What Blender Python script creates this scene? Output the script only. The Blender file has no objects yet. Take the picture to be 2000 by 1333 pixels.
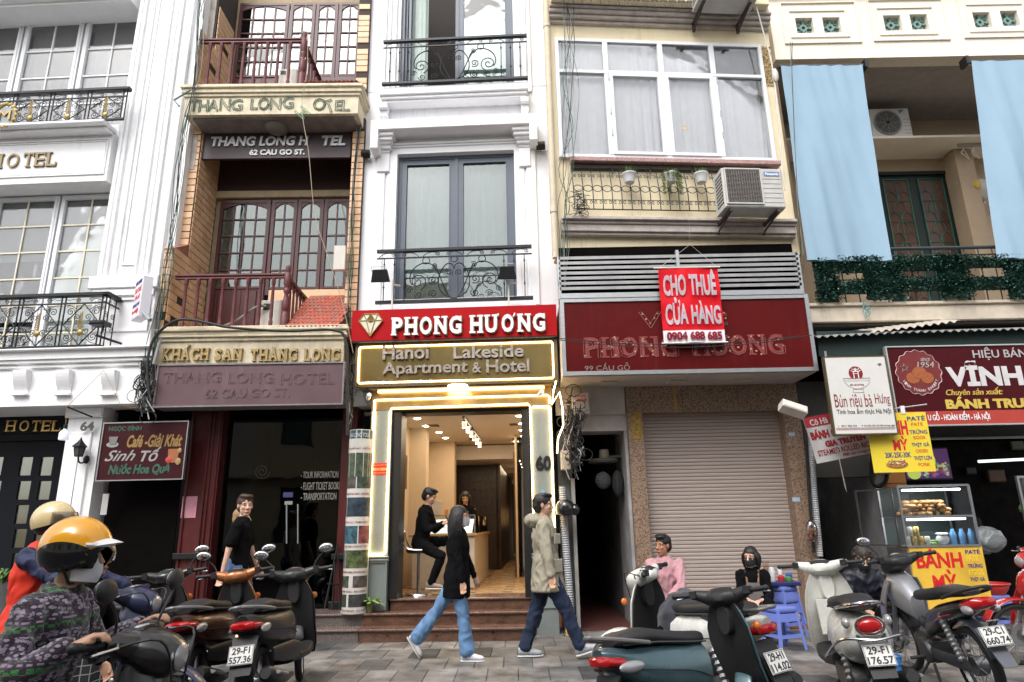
import bpy,math,random
from math import sin,cos,pi,radians,atan2,sqrt,exp
from mathutils import Vector,Matrix,noise
random.seed(7)
S=bpy.context.scene
COL=S.collection
CAM_H,PITCH,ROLL,FPX,CX,CY=1.42,radians(15.4),radians(1.1),1300.0,1000.0,666.5
fwd=Vector((0,cos(PITCH),sin(PITCH)))
up0=Vector((0,-sin(PITCH),cos(PITCH)))
X_=Vector((1,0,0))
rgt=X_*cos(ROLL)-up0*sin(ROLL)
upv=X_*sin(ROLL)+up0*cos(ROLL)
cam=bpy.data.objects.new('camera',bpy.data.cameras.new('camera'))
COL.objects.link(cam)
cam.matrix_world=Matrix(((rgt.x,upv.x,-fwd.x,0),(rgt.y,upv.y,-fwd.y,0),(rgt.z,upv.z,-fwd.z,CAM_H),(0,0,0,1)))
cam.data.sensor_width=36;cam.data.lens=FPX/2000*36;cam.data.clip_end=500;cam.data.clip_start=0.05
S.camera=cam
w=bpy.data.worlds.new('World');S.world=w;w.use_nodes=True
nt=w.node_tree;bg=nt.nodes['Background']
SUN_EL,SUN_AZ=radians(52),radians(205)
sky=nt.nodes.new('ShaderNodeTexSky');sky.sky_type='NISHITA';sky.sun_disc=False
sky.sun_elevation=SUN_EL;sky.sun_rotation=SUN_AZ;sky.dust_density=4.0;sky.air_density=1.0
hs=nt.nodes.new('ShaderNodeHueSaturation');hs.inputs['Saturation'].default_value=0.22
nt.links.new(sky.outputs[0],hs.inputs['Color']);nt.links.new(hs.outputs[0],bg.inputs[0])
bg.inputs[1].default_value=0.15
sl=bpy.data.lights.new('sun','SUN');sl.energy=0.5;sl.angle=radians(30);sl.color=(1,.97,.93)
sun=bpy.data.objects.new('sun',sl);COL.objects.link(sun)
sd=Vector((sin(SUN_AZ)*cos(SUN_EL),cos(SUN_AZ)*cos(SUN_EL),sin(SUN_EL)))
sun.rotation_euler=sd.to_track_quat('Z','Y').to_euler()
S.view_settings.view_transform='Standard';S.view_settings.look='None'
S.view_settings.exposure=1.08;S.view_settings.gamma=1
S.render.engine='CYCLES'
S.cycles.max_bounces=8;S.cycles.transparent_max_bounces=16
def ray(px,py):
 return rgt*((px-CX)/FPX)+upv*((CY-py)/FPX)+fwd
class Frame:
 def __init__(s,px,y,th=0.0):
  d=ray(px,1020);t=y/d.y
  s.o=Vector((d.x*t,y,0));s.th=th
  s.a=Vector((cos(th),-sin(th),0));s.n=Vector((sin(th),cos(th),0))
  s.m=Matrix.Translation(s.o)@Matrix.Rotation(-th,4,'Z')
 def at(s,px,py,d=0.0):
  r=ray(px,py);C=Vector((0,0,CAM_H))
  t=(s.n.dot(s.o-C)+d)/s.n.dot(r)
  p=C+r*t
  return Vector((s.a.dot(p-s.o),d,p.z))
 def rect(s,x0,y0,x1,y1,d=0.0):
  xm,ym=(x0+x1)/2,(y0+y1)/2
  return(s.at(x0,ym,d).x,s.at(x1,ym,d).x,s.at(xm,y1,d).z,s.at(xm,y0,d).z)
WORLD=Frame(1000,0.0001,0.0);WORLD.o=Vector((0,0,0));WORLD.m=Matrix.Identity(4)
def gnd(px,py,z=0.0):
 r=ray(px,py);t=(z-CAM_H)/r.z
 return Vector((r.x*t,r.y*t,z))
def wpt(px,py,Y):
 r=ray(px,py);t=Y/r.y
 return Vector((r.x*t,Y,CAM_H+r.z*t))
MATS={}
def lnk(nt,a,b):nt.links.new(a,b)
def M(name,rgb=(.5,.5,.5),rough=.6,metal=0.0,var=.12,scale=6.0,bump=0.0,bscale=40.0,streak=0.0,emit=None,es=0.0,coat=0.0,spec=.5,speck=None,sheen=0.0,alpha=1.0,stretch=None,dirt=(.12,.10,.08)):
 if name in MATS:return MATS[name]
 m=bpy.data.materials.new(name);m.use_nodes=True;nt=m.node_tree;N=nt.nodes
 b=N['Principled BSDF']
 b.inputs['Roughness'].default_value=rough;b.inputs['Metallic'].default_value=metal
 b.inputs['Coat Weight'].default_value=coat;b.inputs['Coat Roughness'].default_value=.08
 b.inputs['Specular IOR Level'].default_value=spec;b.inputs['Alpha'].default_value=alpha
 if sheen:b.inputs['Sheen Weight'].default_value=sheen
 tc=N.new('ShaderNodeNewGeometry');mp=N.new('ShaderNodeMapping');lnk(nt,tc.outputs['Position'],mp.inputs['Vector'])
 if stretch:mp.inputs['Scale'].default_value=stretch
 nz=N.new('ShaderNodeTexNoise');nz.inputs['Scale'].default_value=scale;nz.inputs['Detail'].default_value=6;nz.inputs['Roughness'].default_value=.62
 lnk(nt,mp.outputs[0],nz.inputs['Vector'])
 mr=N.new('ShaderNodeMapRange');mr.inputs['From Min'].default_value=.3;mr.inputs['From Max'].default_value=.7
 mr.inputs['To Min'].default_value=1-var;mr.inputs['To Max'].default_value=1+var*.6
 lnk(nt,nz.outputs['Fac'],mr.inputs['Value'])
 mx=N.new('ShaderNodeMix');mx.data_type='RGBA';mx.blend_type='MULTIPLY';mx.inputs[0].default_value=1
 mx.inputs[6].default_value=(*rgb,1);lnk(nt,mr.outputs[0],mx.inputs[7])
 out=mx.outputs[2]
 if speck:
  vz=N.new('ShaderNodeTexVoronoi');vz.inputs['Scale'].default_value=speck[0];lnk(nt,mp.outputs[0],vz.inputs['Vector'])
  cr=N.new('ShaderNodeSeparateColor');lnk(nt,vz.outputs['Color'],cr.inputs[0])
  rp=N.new('ShaderNodeMapRange');rp.inputs['From Min'].default_value=.55;rp.inputs['From Max'].default_value=.8;lnk(nt,cr.outputs[0],rp.inputs['Value'])
  m2=N.new('ShaderNodeMix');m2.data_type='RGBA';lnk(nt,rp.outputs[0],m2.inputs[0]);lnk(nt,out,m2.inputs[6]);m2.inputs[7].default_value=(*speck[1],1)
  out=m2.outputs[2]
 if streak:
  mp2=N.new('ShaderNodeMapping');mp2.inputs['Scale'].default_value=(9,9,.55);lnk(nt,tc.outputs['Position'],mp2.inputs['Vector'])
  n2=N.new('ShaderNodeTexNoise');n2.inputs['Scale'].default_value=1.3;n2.inputs['Detail'].default_value=8;n2.inputs['Roughness'].default_value=.7
  lnk(nt,mp2.outputs[0],n2.inputs['Vector'])
  r2=N.new('ShaderNodeMapRange');r2.inputs['From Min'].default_value=.5;r2.inputs['From Max'].default_value=.78;r2.inputs['To Max'].default_value=streak
  lnk(nt,n2.outputs['Fac'],r2.inputs['Value'])
  n3=N.new('ShaderNodeTexNoise');n3.inputs['Scale'].default_value=2.2;n3.inputs['Detail'].default_value=5;lnk(nt,tc.outputs['Position'],n3.inputs['Vector'])
  r3=N.new('ShaderNodeMapRange');r3.inputs['From Min'].default_value=.42;r3.inputs['From Max'].default_value=.7;lnk(nt,n3.outputs['Fac'],r3.inputs['Value'])
  mm=N.new('ShaderNodeMath');mm.operation='MULTIPLY';lnk(nt,r2.outputs[0],mm.inputs[0]);lnk(nt,r3.outputs[0],mm.inputs[1])
  m3=N.new('ShaderNodeMix');m3.data_type='RGBA';lnk(nt,mm.outputs[0],m3.inputs[0]);lnk(nt,out,m3.inputs[6]);m3.inputs[7].default_value=(*dirt,1)
  out=m3.outputs[2]
 lnk(nt,out,b.inputs['Base Color'])
 r4=N.new('ShaderNodeMapRange');r4.inputs['To Min'].default_value=max(0,rough-.08);r4.inputs['To Max'].default_value=min(1,rough+.12)
 lnk(nt,nz.outputs['Fac'],r4.inputs['Value']);lnk(nt,r4.outputs[0],b.inputs['Roughness'])
 if bump:
  n4=N.new('ShaderNodeTexNoise');n4.inputs['Scale'].default_value=bscale;n4.inputs['Detail'].default_value=5;lnk(nt,mp.outputs[0],n4.inputs['Vector'])
  bp=N.new('ShaderNodeBump');bp.inputs['Strength'].default_value=bump;bp.inputs['Distance'].default_value=.02
  lnk(nt,n4.outputs['Fac'],bp.inputs['Height']);lnk(nt,bp.outputs[0],b.inputs['Normal'])
 if emit:b.inputs['Emission Color'].default_value=(*emit,1);b.inputs['Emission Strength'].default_value=es
 MATS[name]=m;return m
def glass(name='window glass',tint=(1,1,1),refl=1.0,ior=1.5,rough=.0,base=.04):
 if name in MATS:return MATS[name]
 m=bpy.data.materials.new(name);m.use_nodes=True;nt=m.node_tree;N=nt.nodes
 N.remove(N['Principled BSDF']);o=N['Material Output']
 t=N.new('ShaderNodeBsdfTransparent');t.inputs[0].default_value=(*tint,1)
 g=N.new('ShaderNodeBsdfGlossy');g.inputs['Roughness'].default_value=rough
 fr=N.new('ShaderNodeFresnel');fr.inputs['IOR'].default_value=ior
 nz=N.new('ShaderNodeTexNoise');nz.inputs['Scale'].default_value=1.6;nz.inputs['Detail'].default_value=2
 ge=N.new('ShaderNodeNewGeometry');lnk(nt,ge.outputs['Position'],nz.inputs['Vector'])
 bp=N.new('ShaderNodeBump');bp.inputs['Strength'].default_value=.06;bp.inputs['Distance'].default_value=.05;lnk(nt,nz.outputs['Fac'],bp.inputs['Height'])
 lnk(nt,bp.outputs[0],g.inputs['Normal'])
 ml=N.new('ShaderNodeMath');ml.operation='MULTIPLY_ADD';ml.inputs[1].default_value=refl;ml.inputs[2].default_value=base
 lnk(nt,fr.outputs[0],ml.inputs[0])
 mx=N.new('ShaderNodeMixShader');lnk(nt,ml.outputs[0],mx.inputs[0]);lnk(nt,t.outputs[0],mx.inputs[1]);lnk(nt,g.outputs[0],mx.inputs[2])
 lnk(nt,mx.outputs[0],o.inputs[0]);MATS[name]=m;return m
class MB:
 def __init__(s):s.v=[];s.f=[];s.c=None
 def add(s,vs,fs):
  n=len(s.v);s.v+=[tuple(v)for v in vs];s.f+=[tuple(i+n for i in f)for f in fs];return s
 def box(s,x0,x1,y0,y1,z0,z1):
  if x1<x0:x0,x1=x1,x0
  if y1<y0:y0,y1=y1,y0
  if z1<z0:z0,z1=z1,z0
  return s.add([(x0,y0,z0),(x1,y0,z0),(x1,y1,z0),(x0,y1,z0),(x0,y0,z1),(x1,y0,z1),(x1,y1,z1),(x0,y1,z1)],[(0,3,2,1),(4,5,6,7),(0,1,5,4),(1,2,6,5),(2,3,7,6),(3,0,4,7)])
 def cbox(s,x0,x1,y0,y1,z0,z1,b=.01):
  if x1<x0:x0,x1=x1,x0
  if y1<y0:y0,y1=y1,y0
  if z1<z0:z0,z1=z1,z0
  return s.add([(x0+b,y0,z0+b),(x1-b,y0,z0+b),(x1-b,y0,z1-b),(x0+b,y0,z1-b),(x0,y0+b,z0),(x1,y0+b,z0),(x1,y0+b,z1),(x0,y0+b,z1),(x0,y1,z0),(x1,y1,z0),(x1,y1,z1),(x0,y1,z1)],[(0,1,2,3),(4,5,1,0),(5,6,2,1),(6,7,3,2),(7,4,0,3),(4,8,9,5),(5,9,10,6),(6,10,11,7),(7,11,8,4),(8,11,10,9)])
 def frame(s,x0,x1,z0,z1,t,y0,y1):
  s.box(x0,x0+t,y0,y1,z0,z1);s.box(x1-t,x1,y0,y1,z0,z1)
  s.box(x0+t,x1-t,y0,y1,z1-t,z1);s.box(x0+t,x1-t,y0,y1,z0,z0+t);return s
 def wall(s,x0,x1,z0,z1,y0,y1,holes):
  xs=sorted(set([x0,x1]+[min(max(h[i],x0),x1)for h in holes for i in(0,1)]))
  zs=sorted(set([z0,z1]+[min(max(h[i],z0),z1)for h in holes for i in(2,3)]))
  for i in range(len(xs)-1):
   j=0
   while j<len(zs)-1:
    def solid(j):
     cx,cz=(xs[i]+xs[i+1])/2,(zs[j]+zs[j+1])/2
     return not any(h[0]<cx<h[1]and h[2]<cz<h[3]for h in holes)
    if not solid(j):j+=1;continue
    k=j
    while k+1<len(zs)-1 and solid(k+1):k+=1
    s.box(xs[i],xs[i+1],y0,y1,zs[j],zs[k+1]);j=k+1
  return s
 def tube(s,pts,r,n=8,closed=False,caps=True,flat=None):
  pts=[Vector(p)for p in pts];m=len(pts);rr=r if isinstance(r,(list,tuple))else[r]*m
  ring0=len(s.v);prev=None
  for i,p in enumerate(pts):
   if closed:t=pts[(i+1)%m]-pts[i-1]
   else:t=pts[min(i+1,m-1)]-pts[max(i-1,0)]
   if t.length<1e-9:t=Vector((0,0,1))
   t.normalize()
   if prev is None:
    a=Vector((0,0,1))if abs(t.z)<.9 else Vector((1,0,0))
    u=t.cross(a).normalized()
   else:
    u=prev-t*prev.dot(t)
    if u.length<1e-6:u=t.cross(Vector((0,0,1)))
    u.normalize()
   prev=u;w_=t.cross(u)
   for k in range(n):
    a=2*pi*k/n
    s.v.append(tuple(p+(u*cos(a)+w_*sin(a)*(flat or 1))*rr[i]))
  for i in range(m if closed else m-1):
   for k in range(n):
    a0=ring0+i*n+k;a1=ring0+i*n+(k+1)%n
    b0=ring0+((i+1)%m)*n+k;b1=ring0+((i+1)%m)*n+(k+1)%n
    s.f.append((a0,a1,b1,b0))
  if caps and not closed:
   s.f.append(tuple(ring0+k for k in range(n))[::-1]);s.f.append(tuple(ring0+(m-1)*n+k for k in range(n)))
  return s
 def lathe(s,prof,c=(0,0,0),axis='z',n=20,sx=1,sy=1,caps=True):
  r0=len(s.v);m=len(prof)
  for(r,h)in prof:
   for k in range(n):
    a=2*pi*k/n;x,y=r*cos(a)*sx,r*sin(a)*sy
    p={'z':(x,y,h),'y':(x,h,y),'x':(h,x,y)}[axis]
    s.v.append((p[0]+c[0],p[1]+c[1],p[2]+c[2]))
  for i in range(m-1):
   for k in range(n):
    s.f.append((r0+i*n+k,r0+i*n+(k+1)%n,r0+(i+1)*n+(k+1)%n,r0+(i+1)*n+k))
  if caps:
   s.f.append(tuple(r0+k for k in range(n))[::-1]);s.f.append(tuple(r0+(m-1)*n+k for k in range(n)))
  return s
 def prism(s,poly,y0,y1):
  n=len(poly);a=[(p[0],y0,p[1])for p in poly];b=[(p[0],y1,p[1])for p in poly]
  return s.add(a+b,[tuple(range(n)),tuple(range(2*n-1,n-1,-1))]+[(i,i+n,(i+1)%n+n,(i+1)%n)for i in range(n)])
 def profx(s,poly,x0,x1):
  n=len(poly);a=[(x0,p[0],p[1])for p in poly];b=[(x1,p[0],p[1])for p in poly]
  return s.add(a+b,[tuple(range(n)),tuple(range(2*n-1,n-1,-1))]+[(i,i+n,(i+1)%n+n,(i+1)%n)for i in range(n)])
 def ball(s,c,r,n=12,m=8,rot=None):
  if not isinstance(r,(tuple,list)):r=(r,r,r)
  r0=len(s.v);c=Vector(c)
  def P(x,y,z):
   p=Vector((x*r[0],y*r[1],z*r[2]))
   if rot is not None:p=rot@p
   return tuple(c+p)
  s.v.append(P(0,0,-1))
  for i in range(1,m):
   a=-pi/2+pi*i/m
   for k in range(n):s.v.append(P(cos(a)*cos(2*pi*k/n),cos(a)*sin(2*pi*k/n),sin(a)))
  s.v.append(P(0,0,1));top=len(s.v)-1
  for k in range(n):s.f.append((r0,r0+1+(k+1)%n,r0+1+k))
  for i in range(m-2):
   for k in range(n):
    a=r0+1+i*n;s.f.append((a+k,a+(k+1)%n,a+n+(k+1)%n,a+n+k))
  a=r0+1+(m-2)*n
  for k in range(n):s.f.append((a+k,a+(k+1)%n,top))
  return s
 def loft(s,secs,caps=True,closed_ring=True):
  r0=len(s.v);n=len(secs[0])
  for q in secs:s.v+=[tuple(p)for p in q]
  for i in range(len(secs)-1):
   for k in range(n if closed_ring else n-1):
    s.f.append((r0+i*n+k,r0+i*n+(k+1)%n,r0+(i+1)*n+(k+1)%n,r0+(i+1)*n+k))
  if caps and closed_ring:
   s.f.append(tuple(r0+k for k in range(n))[::-1]);s.f.append(tuple(r0+(len(secs)-1)*n+k for k in range(n)))
  return s
 def grid(s,fn,nu,nv):
  r0=len(s.v)
  for j in range(nv+1):
   for i in range(nu+1):s.v.append(tuple(fn(i/nu,j/nv)))
  for j in range(nv):
   for i in range(nu):
    a=r0+j*(nu+1)+i;s.f.append((a,a+1,a+nu+2,a+nu+1))
  return s
 def xform(s,mat,i0=0):
  for i in range(i0,len(s.v)):s.v[i]=tuple(mat@Vector(s.v[i]))
  return s
 def mesh(s,name,mat,o=(0,0,0),smooth=False):
  me=bpy.data.meshes.new(name)
  me.from_pydata([(v[0]-o[0],v[1]-o[1],v[2]-o[2])for v in s.v],[],s.f)
  if isinstance(mat,(list,tuple)):
   for q in mat:me.materials.append(q)
  elif mat:me.materials.append(mat)
  if smooth:
   me.polygons.foreach_set('use_smooth',[True]*len(me.polygons))
   if smooth!='all':
    try:me.set_sharp_from_angle(angle=radians(38))
    except Exception:pass
  me.update();return me
def fix_normals(me):
 import bmesh
 b=bmesh.new();b.from_mesh(me);bmesh.ops.recalc_face_normals(b,faces=b.faces);b.to_mesh(me);b.free()
NOSPLIT=('letter','scroll','engine','edge','frame','door_leaf','window','sash','fork','plate','seam','rim','trace','wire','picture','vent_tile','emblem','moulding','wheel','shell','grille','pilaster','ornament','railing','mirror','switch','counter_item','canvas')
def comps(mb):
 p=list(range(len(mb.v)))
 def f(a):
  while p[a]!=a:p[a]=p[p[a]];a=p[a]
  return a
 for q in mb.f:
  r=f(q[0])
  for k in q[1:]:p[f(k)]=r
 g={}
 for q in mb.f:g.setdefault(f(q[0]),[]).append(q)
 o=[]
 for fs in g.values():
  ix=sorted({k for q in fs for k in q});mp={k:i for i,k in enumerate(ix)};m=MB();m.v=[mb.v[k]for k in ix];m.f=[tuple(mp[k]for k in q)for q in fs]
  o.append((m,max(max(v[a]for v in m.v)-min(v[a]for v in m.v)for a in range(3))))
 return o
class Thing:
 def __init__(s,name,label,cat,F=WORLD,o=(0,0,0),group=None,rot=0.0,kind=None):
  s.o=Vector(o);s.F=F;s.rot=rot
  e=bpy.data.objects.new(name,None);COL.objects.link(e);e.empty_display_size=.2
  e.matrix_world=F.m@Matrix.Translation(s.o)@Matrix.Rotation(rot,4,'Z')
  if kind:e['kind']=kind
  else:e['label']=label;e['category']=cat
  if group:e['group']=group
  s.e=e
 def part(s,name,mb,mat,parent=None,label=None,kind=None,smooth=False,fix=False):
  if kind is None and isinstance(mb,MB)and not any(q in name for q in NOSPLIT):
   cs=comps(mb)
   if 1<len(cs)<=40 and min(c[1]for c in cs)>.12:
    for c,_ in cs[1:]:s.part(name,c,mat,parent,label,'x',smooth,fix)
    mb=cs[0][0]
  if kind=='x':kind=None
  me=mb if isinstance(mb,bpy.types.Mesh)else mb.mesh(name,mat,s.o if s.rot==0 else(0,0,0),smooth)
  if fix:fix_normals(me)
  o=bpy.data.objects.new(name,me);COL.objects.link(o);o.parent=parent or s.e
  if label:o['label']=label
  if kind:o['kind']=kind
  return o
 def inst(s,name,me,loc,parent=None,rot=None,scale=None):
  o=bpy.data.objects.new(name,me);COL.objects.link(o);o.parent=parent or s.e;o.location=loc
  if rot:o.rotation_euler=rot
  if scale:o.scale=scale
  return o
def single(name,label,cat,F,mb,mat,o=(0,0,0),group=None,smooth=False,kind=None,fix=False):
 me=mb.mesh(name,mat,o,smooth)
 if fix:fix_normals(me)
 ob=bpy.data.objects.new(name,me);COL.objects.link(ob);ob.matrix_world=F.m@Matrix.Translation(Vector(o))
 if kind:ob['kind']=kind
 if label:ob['label']=label
 if cat:ob['category']=cat
 if group:ob['group']=group
 return ob
def struct(name,mb,mat,F=WORLD,parent=None,smooth=False):
 me=mb.mesh(name,mat,(0,0,0),smooth);ob=bpy.data.objects.new(name,me);COL.objects.link(ob)
 ob.matrix_world=F.m.copy();ob['kind']='structure'
 return ob
def copy_tree(o,parent=None):
 c=o.copy();COL.objects.link(c);c.parent=parent
 for ch in o.children:copy_tree(ch,c)
 return c
_tc={}
def text_geo(s,bold=0.0,shear=0.0,spacing=1.0,ext=.02,res=3):
 key=(s,bold,shear,spacing,ext,res)
 if key in _tc:return _tc[key]
 c=bpy.data.curves.new('t','FONT');c.body=s;c.size=1;c.offset=bold;c.shear=shear;c.space_character=spacing
 c.extrude=ext;c.resolution_u=res;c.align_x='LEFT'
 o=bpy.data.objects.new('t',c);COL.objects.link(o)
 dg=bpy.context.evaluated_depsgraph_get();dg.update()
 me=bpy.data.meshes.new_from_object(o.evaluated_get(dg))
 v=[tuple(q.co)for q in me.vertices];f=[tuple(p.vertices)for p in me.polygons]
 bpy.data.objects.remove(o);bpy.data.meshes.remove(me);bpy.data.curves.remove(c)
 _tc[key]=(v,f);return v,f
def put_text(mb,s,u0,u1,z0,z1,y,depth=.01,bold=0.0,shear=0.0,spacing=1.0,warp=None):
 """fit the string's outline to the rectangle u0..u1 x z0..z1, front face at y-depth (towards the viewer), back at y"""
 v,f=text_geo(s,bold,shear,spacing)
 if not v:return mb
 xs=[q[0]for q in v];ys=[q[1]for q in v];x0,x1,y0,y1=min(xs),max(xs),min(ys),max(ys)
 out=[]
 for q in v:
  a=(q[0]-x0)/(x1-x0);b_=(q[1]-y0)/(y1-y0)
  P=(u0+(u1-u0)*a,y-depth if q[2]>0 else y,z0+(z1-z0)*b_)
  out.append(warp(P,a,b_)if warp else P)
 return mb.add(out,f)
def ptext(mb,F,s,x0,y0,x1,y1,d,depth=.01,**k):
 r=F.rect(x0,y0,x1,y1,d);return put_text(mb,s,r[0],r[1],r[2],r[3],d,depth,**k)
def spiral(cx,cz,r0,r1,a0,turns,y=0,n=22):
 return[(cx+(r0+(r1-r0)*i/n)*cos(a0+turns*2*pi*i/n),y,cz+(r0+(r1-r0)*i/n)*sin(a0+turns*2*pi*i/n))for i in range(n+1)]
def arc(cx,cz,rx,rz,a0,a1,y=0,n=16):
 return[(cx+rx*cos(a0+(a1-a0)*i/n),y,cz+rz*sin(a0+(a1-a0)*i/n))for i in range(n+1)]
def bez(p0,p1,p2,p3,n=16):
 p0,p1,p2,p3=map(Vector,(p0,p1,p2,p3));o=[]
 for i in range(n+1):
  t=i/n;o.append(p0*(1-t)**3+p1*3*t*(1-t)**2+p2*3*t*t*(1-t)+p3*t**3)
 return o
def curtain_mb(x0,x1,z0,z1,y,folds=8,amp=.03,n=None,seed=0,taper=0.0):
 rnd=random.Random(seed);ph=[rnd.random()*6 for _ in range(4)]
 n=n or folds*8
 def fn(a,b):
  w_=sin(a*folds*2*pi+ph[0]+.6*sin(a*9+ph[1])+.5*b*sin(a*5+ph[2]))
  return(x0+(x1-x0)*(a+taper*(1-b)*(.5-a)*.1),y+amp*w_*(.6+.4*sin(a*7+ph[3])),z0+(z1-z0)*b)
 return MB().grid(fn,n,8)
 #  materials used across the street
WHITE=M('white painted plaster',(.86,.86,.87),.55,var=.04,scale=3,streak=.5,bump=.05,dirt=(.42,.40,.36))
WHITE2=M('clean white render',(.84,.84,.86),.5,var=.03,scale=2,streak=.35,bump=.04,dirt=(.45,.44,.41))
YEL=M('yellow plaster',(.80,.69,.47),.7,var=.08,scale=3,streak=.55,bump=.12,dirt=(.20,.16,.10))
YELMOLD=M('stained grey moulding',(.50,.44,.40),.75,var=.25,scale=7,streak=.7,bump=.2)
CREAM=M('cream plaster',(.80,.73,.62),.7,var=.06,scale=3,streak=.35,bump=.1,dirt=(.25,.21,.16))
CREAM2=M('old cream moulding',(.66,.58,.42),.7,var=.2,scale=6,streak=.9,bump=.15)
IRON=M('black wrought iron',(.012,.014,.018),.4,metal=.3,var=.2,scale=30)
GOLD=M('antique gold',(.42,.30,.10),.42,metal=.7,var=.3,scale=40)
BRONZE=M('bronze letters',(.40,.29,.13),.4,metal=.6,var=.3,scale=25)
STEEL=M('brushed steel',(.45,.46,.47),.38,metal=.9,var=.2,scale=15,stretch=(1,1,12))
ALU=M('white aluminium',(.76,.77,.79),.4,var=.05,scale=10)
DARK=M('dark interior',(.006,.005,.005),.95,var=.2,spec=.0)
BLACK=M('black plastic',(.008,.008,.009),.42,var=.2,scale=20)
REDWOOD=M('dark red painted wood',(.075,.014,.014),.38,var=.3,scale=12,stretch=(1,1,.2),bump=.06)
MAROON=M('maroon railing paint',(.13,.030,.032),.5,var=.3,scale=18,streak=.3,dirt=(.3,.2,.18))
ROPE=M('cable sheath black',(.015,.015,.016),.6)
GREYCABLE=M('cable sheath grey',(.30,.30,.30),.6)
GLS=glass('window glass',(.86,.92,.91),refl=1.1,base=.06)
GLSW=glass('clean window glass',(1,1,1),refl=.9,base=.0)
GLSDK=glass('old window glass',(.55,.65,.62),refl=1.5,base=.06)
GLSCLR=glass('clear glass',(.95,.97,.97),refl=1.0,base=.02)
WCURT=M('white curtain',(.88,.90,.93),.85,var=.04)
GRCURT=M('grey green curtain',(.36,.42,.40),.85,var=.08)
PAPERW=M('white printed board',(.80,.80,.80),.4,var=.02)
INKRED=M('red ink',(.62,.015,.02),.45,var=.04)
INKDRED=M('dark red ink',(.22,.008,.012),.45,var=.05)
INKBLUE=M('navy ink',(.02,.03,.22),.45,var=.04)
INKBLK=M('black ink',(.02,.02,.02),.5,var=.04)
INKWHT=M('white ink',(.82,.82,.82),.45,var=.02)
INKYEL=M('yellow ink',(.80,.58,.05),.45,var=.04)
INKGRN=M('green ink',(.05,.20,.10),.5,var=.1)
WOODDK=M('dark stained timber',(.022,.010,.008),.45,var=.3,stretch=(1,1,.2),scale=12)
#  the ground
g=MB().box(-120,120,6.3,120,-.6,-.022);struct('ground',g,M('bedding mortar',(.07,.065,.06),.9,var=.3,scale=20))
g=MB().box(-120,120,-9.0,6.15,-.7,-.12);struct('road',g,M('asphalt',(.05,.05,.052),.85,var=.3,scale=30,bump=.5,bscale=200))
k=MB().cbox(-30,30,6.152,6.298,-.5,-.004,.01);struct('kerb',k,M('kerb concrete',(.28,.27,.25),.8,var=.2,bump=.2))
pv=bpy.data.objects.new('pavement',None);COL.objects.link(pv);pv['kind']='structure'
tones=[(.185,.175,.165),(.225,.212,.20),(.15,.148,.145),(.20,.18,.165),(.062,.065,.068),(.105,.104,.104)]
smats=[M('paving stone %d'%i,t,.62,var=.7,scale=3.3,bump=.35,bscale=25,dirt=(.09,.08,.07),streak=.0,spec=.4)for i,t in enumerate(tones)]
smesh=[]
for i,sm in enumerate(smats):
 b_=MB();bw,bd,c=.1515,.296,.006
 b_.add([(-bw,-bd,-.03),(bw,-bd,-.03),(bw,bd,-.03),(-bw,bd,-.03),(-bw,-bd,-.006),(bw,-bd,-.006),(bw,bd,-.006),(-bw,bd,-.006),(-bw+c,-bd+c,0),(bw-c,-bd+c,0),(bw-c,bd-c,0),(-bw+c,bd-c,0)],[(0,3,2,1),(0,1,5,4),(1,2,6,5),(2,3,7,6),(3,0,4,7),(4,5,9,8),(5,6,10,9),(6,7,11,10),(7,4,8,11),(8,9,10,11)])
 smesh.append(b_.mesh('stone',sm))
rest=MB();ns=0
rs=random.Random(5)
for j in range(7):
 yy=6.3+.3+j*.6
 for i in range(-48,49):
  xx=i*.307+(.1535 if j%2 else 0)
  vis=abs(xx)<yy*.78+.2 and yy<10.0
  kx=rs.random();mi=0 if kx<.27 else 1 if kx<.48 else 2 if kx<.7 else 3 if kx<.83 else 4 if kx<.93 else 5
  if vis and ns<297:
   o=bpy.data.objects.new('stone',smesh[mi]);COL.objects.link(o);o.parent=pv
   o.location=(xx,yy,rs.uniform(-.003,.001));o.rotation_euler=(rs.uniform(-.004,.004),rs.uniform(-.006,.006),0);ns+=1
  else:rest.box(xx-.1515,xx+.1515,yy-.296,yy+.296,-.03,-.002)
o=bpy.data.objects.new('paving',rest.mesh('paving',smats[0]));COL.objects.link(o);o.parent=pv;o['kind']='stuff'
#  the houses across the street (seen only in the window panes)
def opposite(x0,x1,h,m,lab):
 T=Thing('terraced_house',lab,'house',WORLD,((x0+x1)/2,-4.2,0))
 win=[]
 nfl=int(h/3.3)
 for f in range(nfl):
  for q in range(2):
   cx=x0+(x1-x0)*(.28+.44*q);win.append((cx-.55,cx+.55,1.0+f*3.3,2.9+f*3.3))
 T.part('wall',MB().wall(x0,x1,0,h,-4.45,-4.2,win),m)
 lg=MB()
 for f in range(1,nfl+1):lg.box(x0+.1,x1-.1,-4.19,-3.75,f*3.3-.12,f*3.3)
 T.part('ledge',lg,m)
 for q in win:T.part('window',MB().box(q[0],q[1],-4.44,-4.40,q[2],q[3]),M('far window',(.08,.10,.11),.2))
opposite(-17,-9,9.5,CREAM,'cream row house across the street, leftmost of the opposite row')
opposite(-9,-3.5,10.5,YEL,'yellow row house across the street with ledges on each floor')
opposite(-3.5,2.5,9.0,WHITE,'white row house across the street facing the shop')
opposite(2.5,9,10.2,CREAM2,'old ochre row house across the street')
opposite(9,17,9.2,WHITE2,'pale row house across the street, rightmost of the opposite row')
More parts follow.
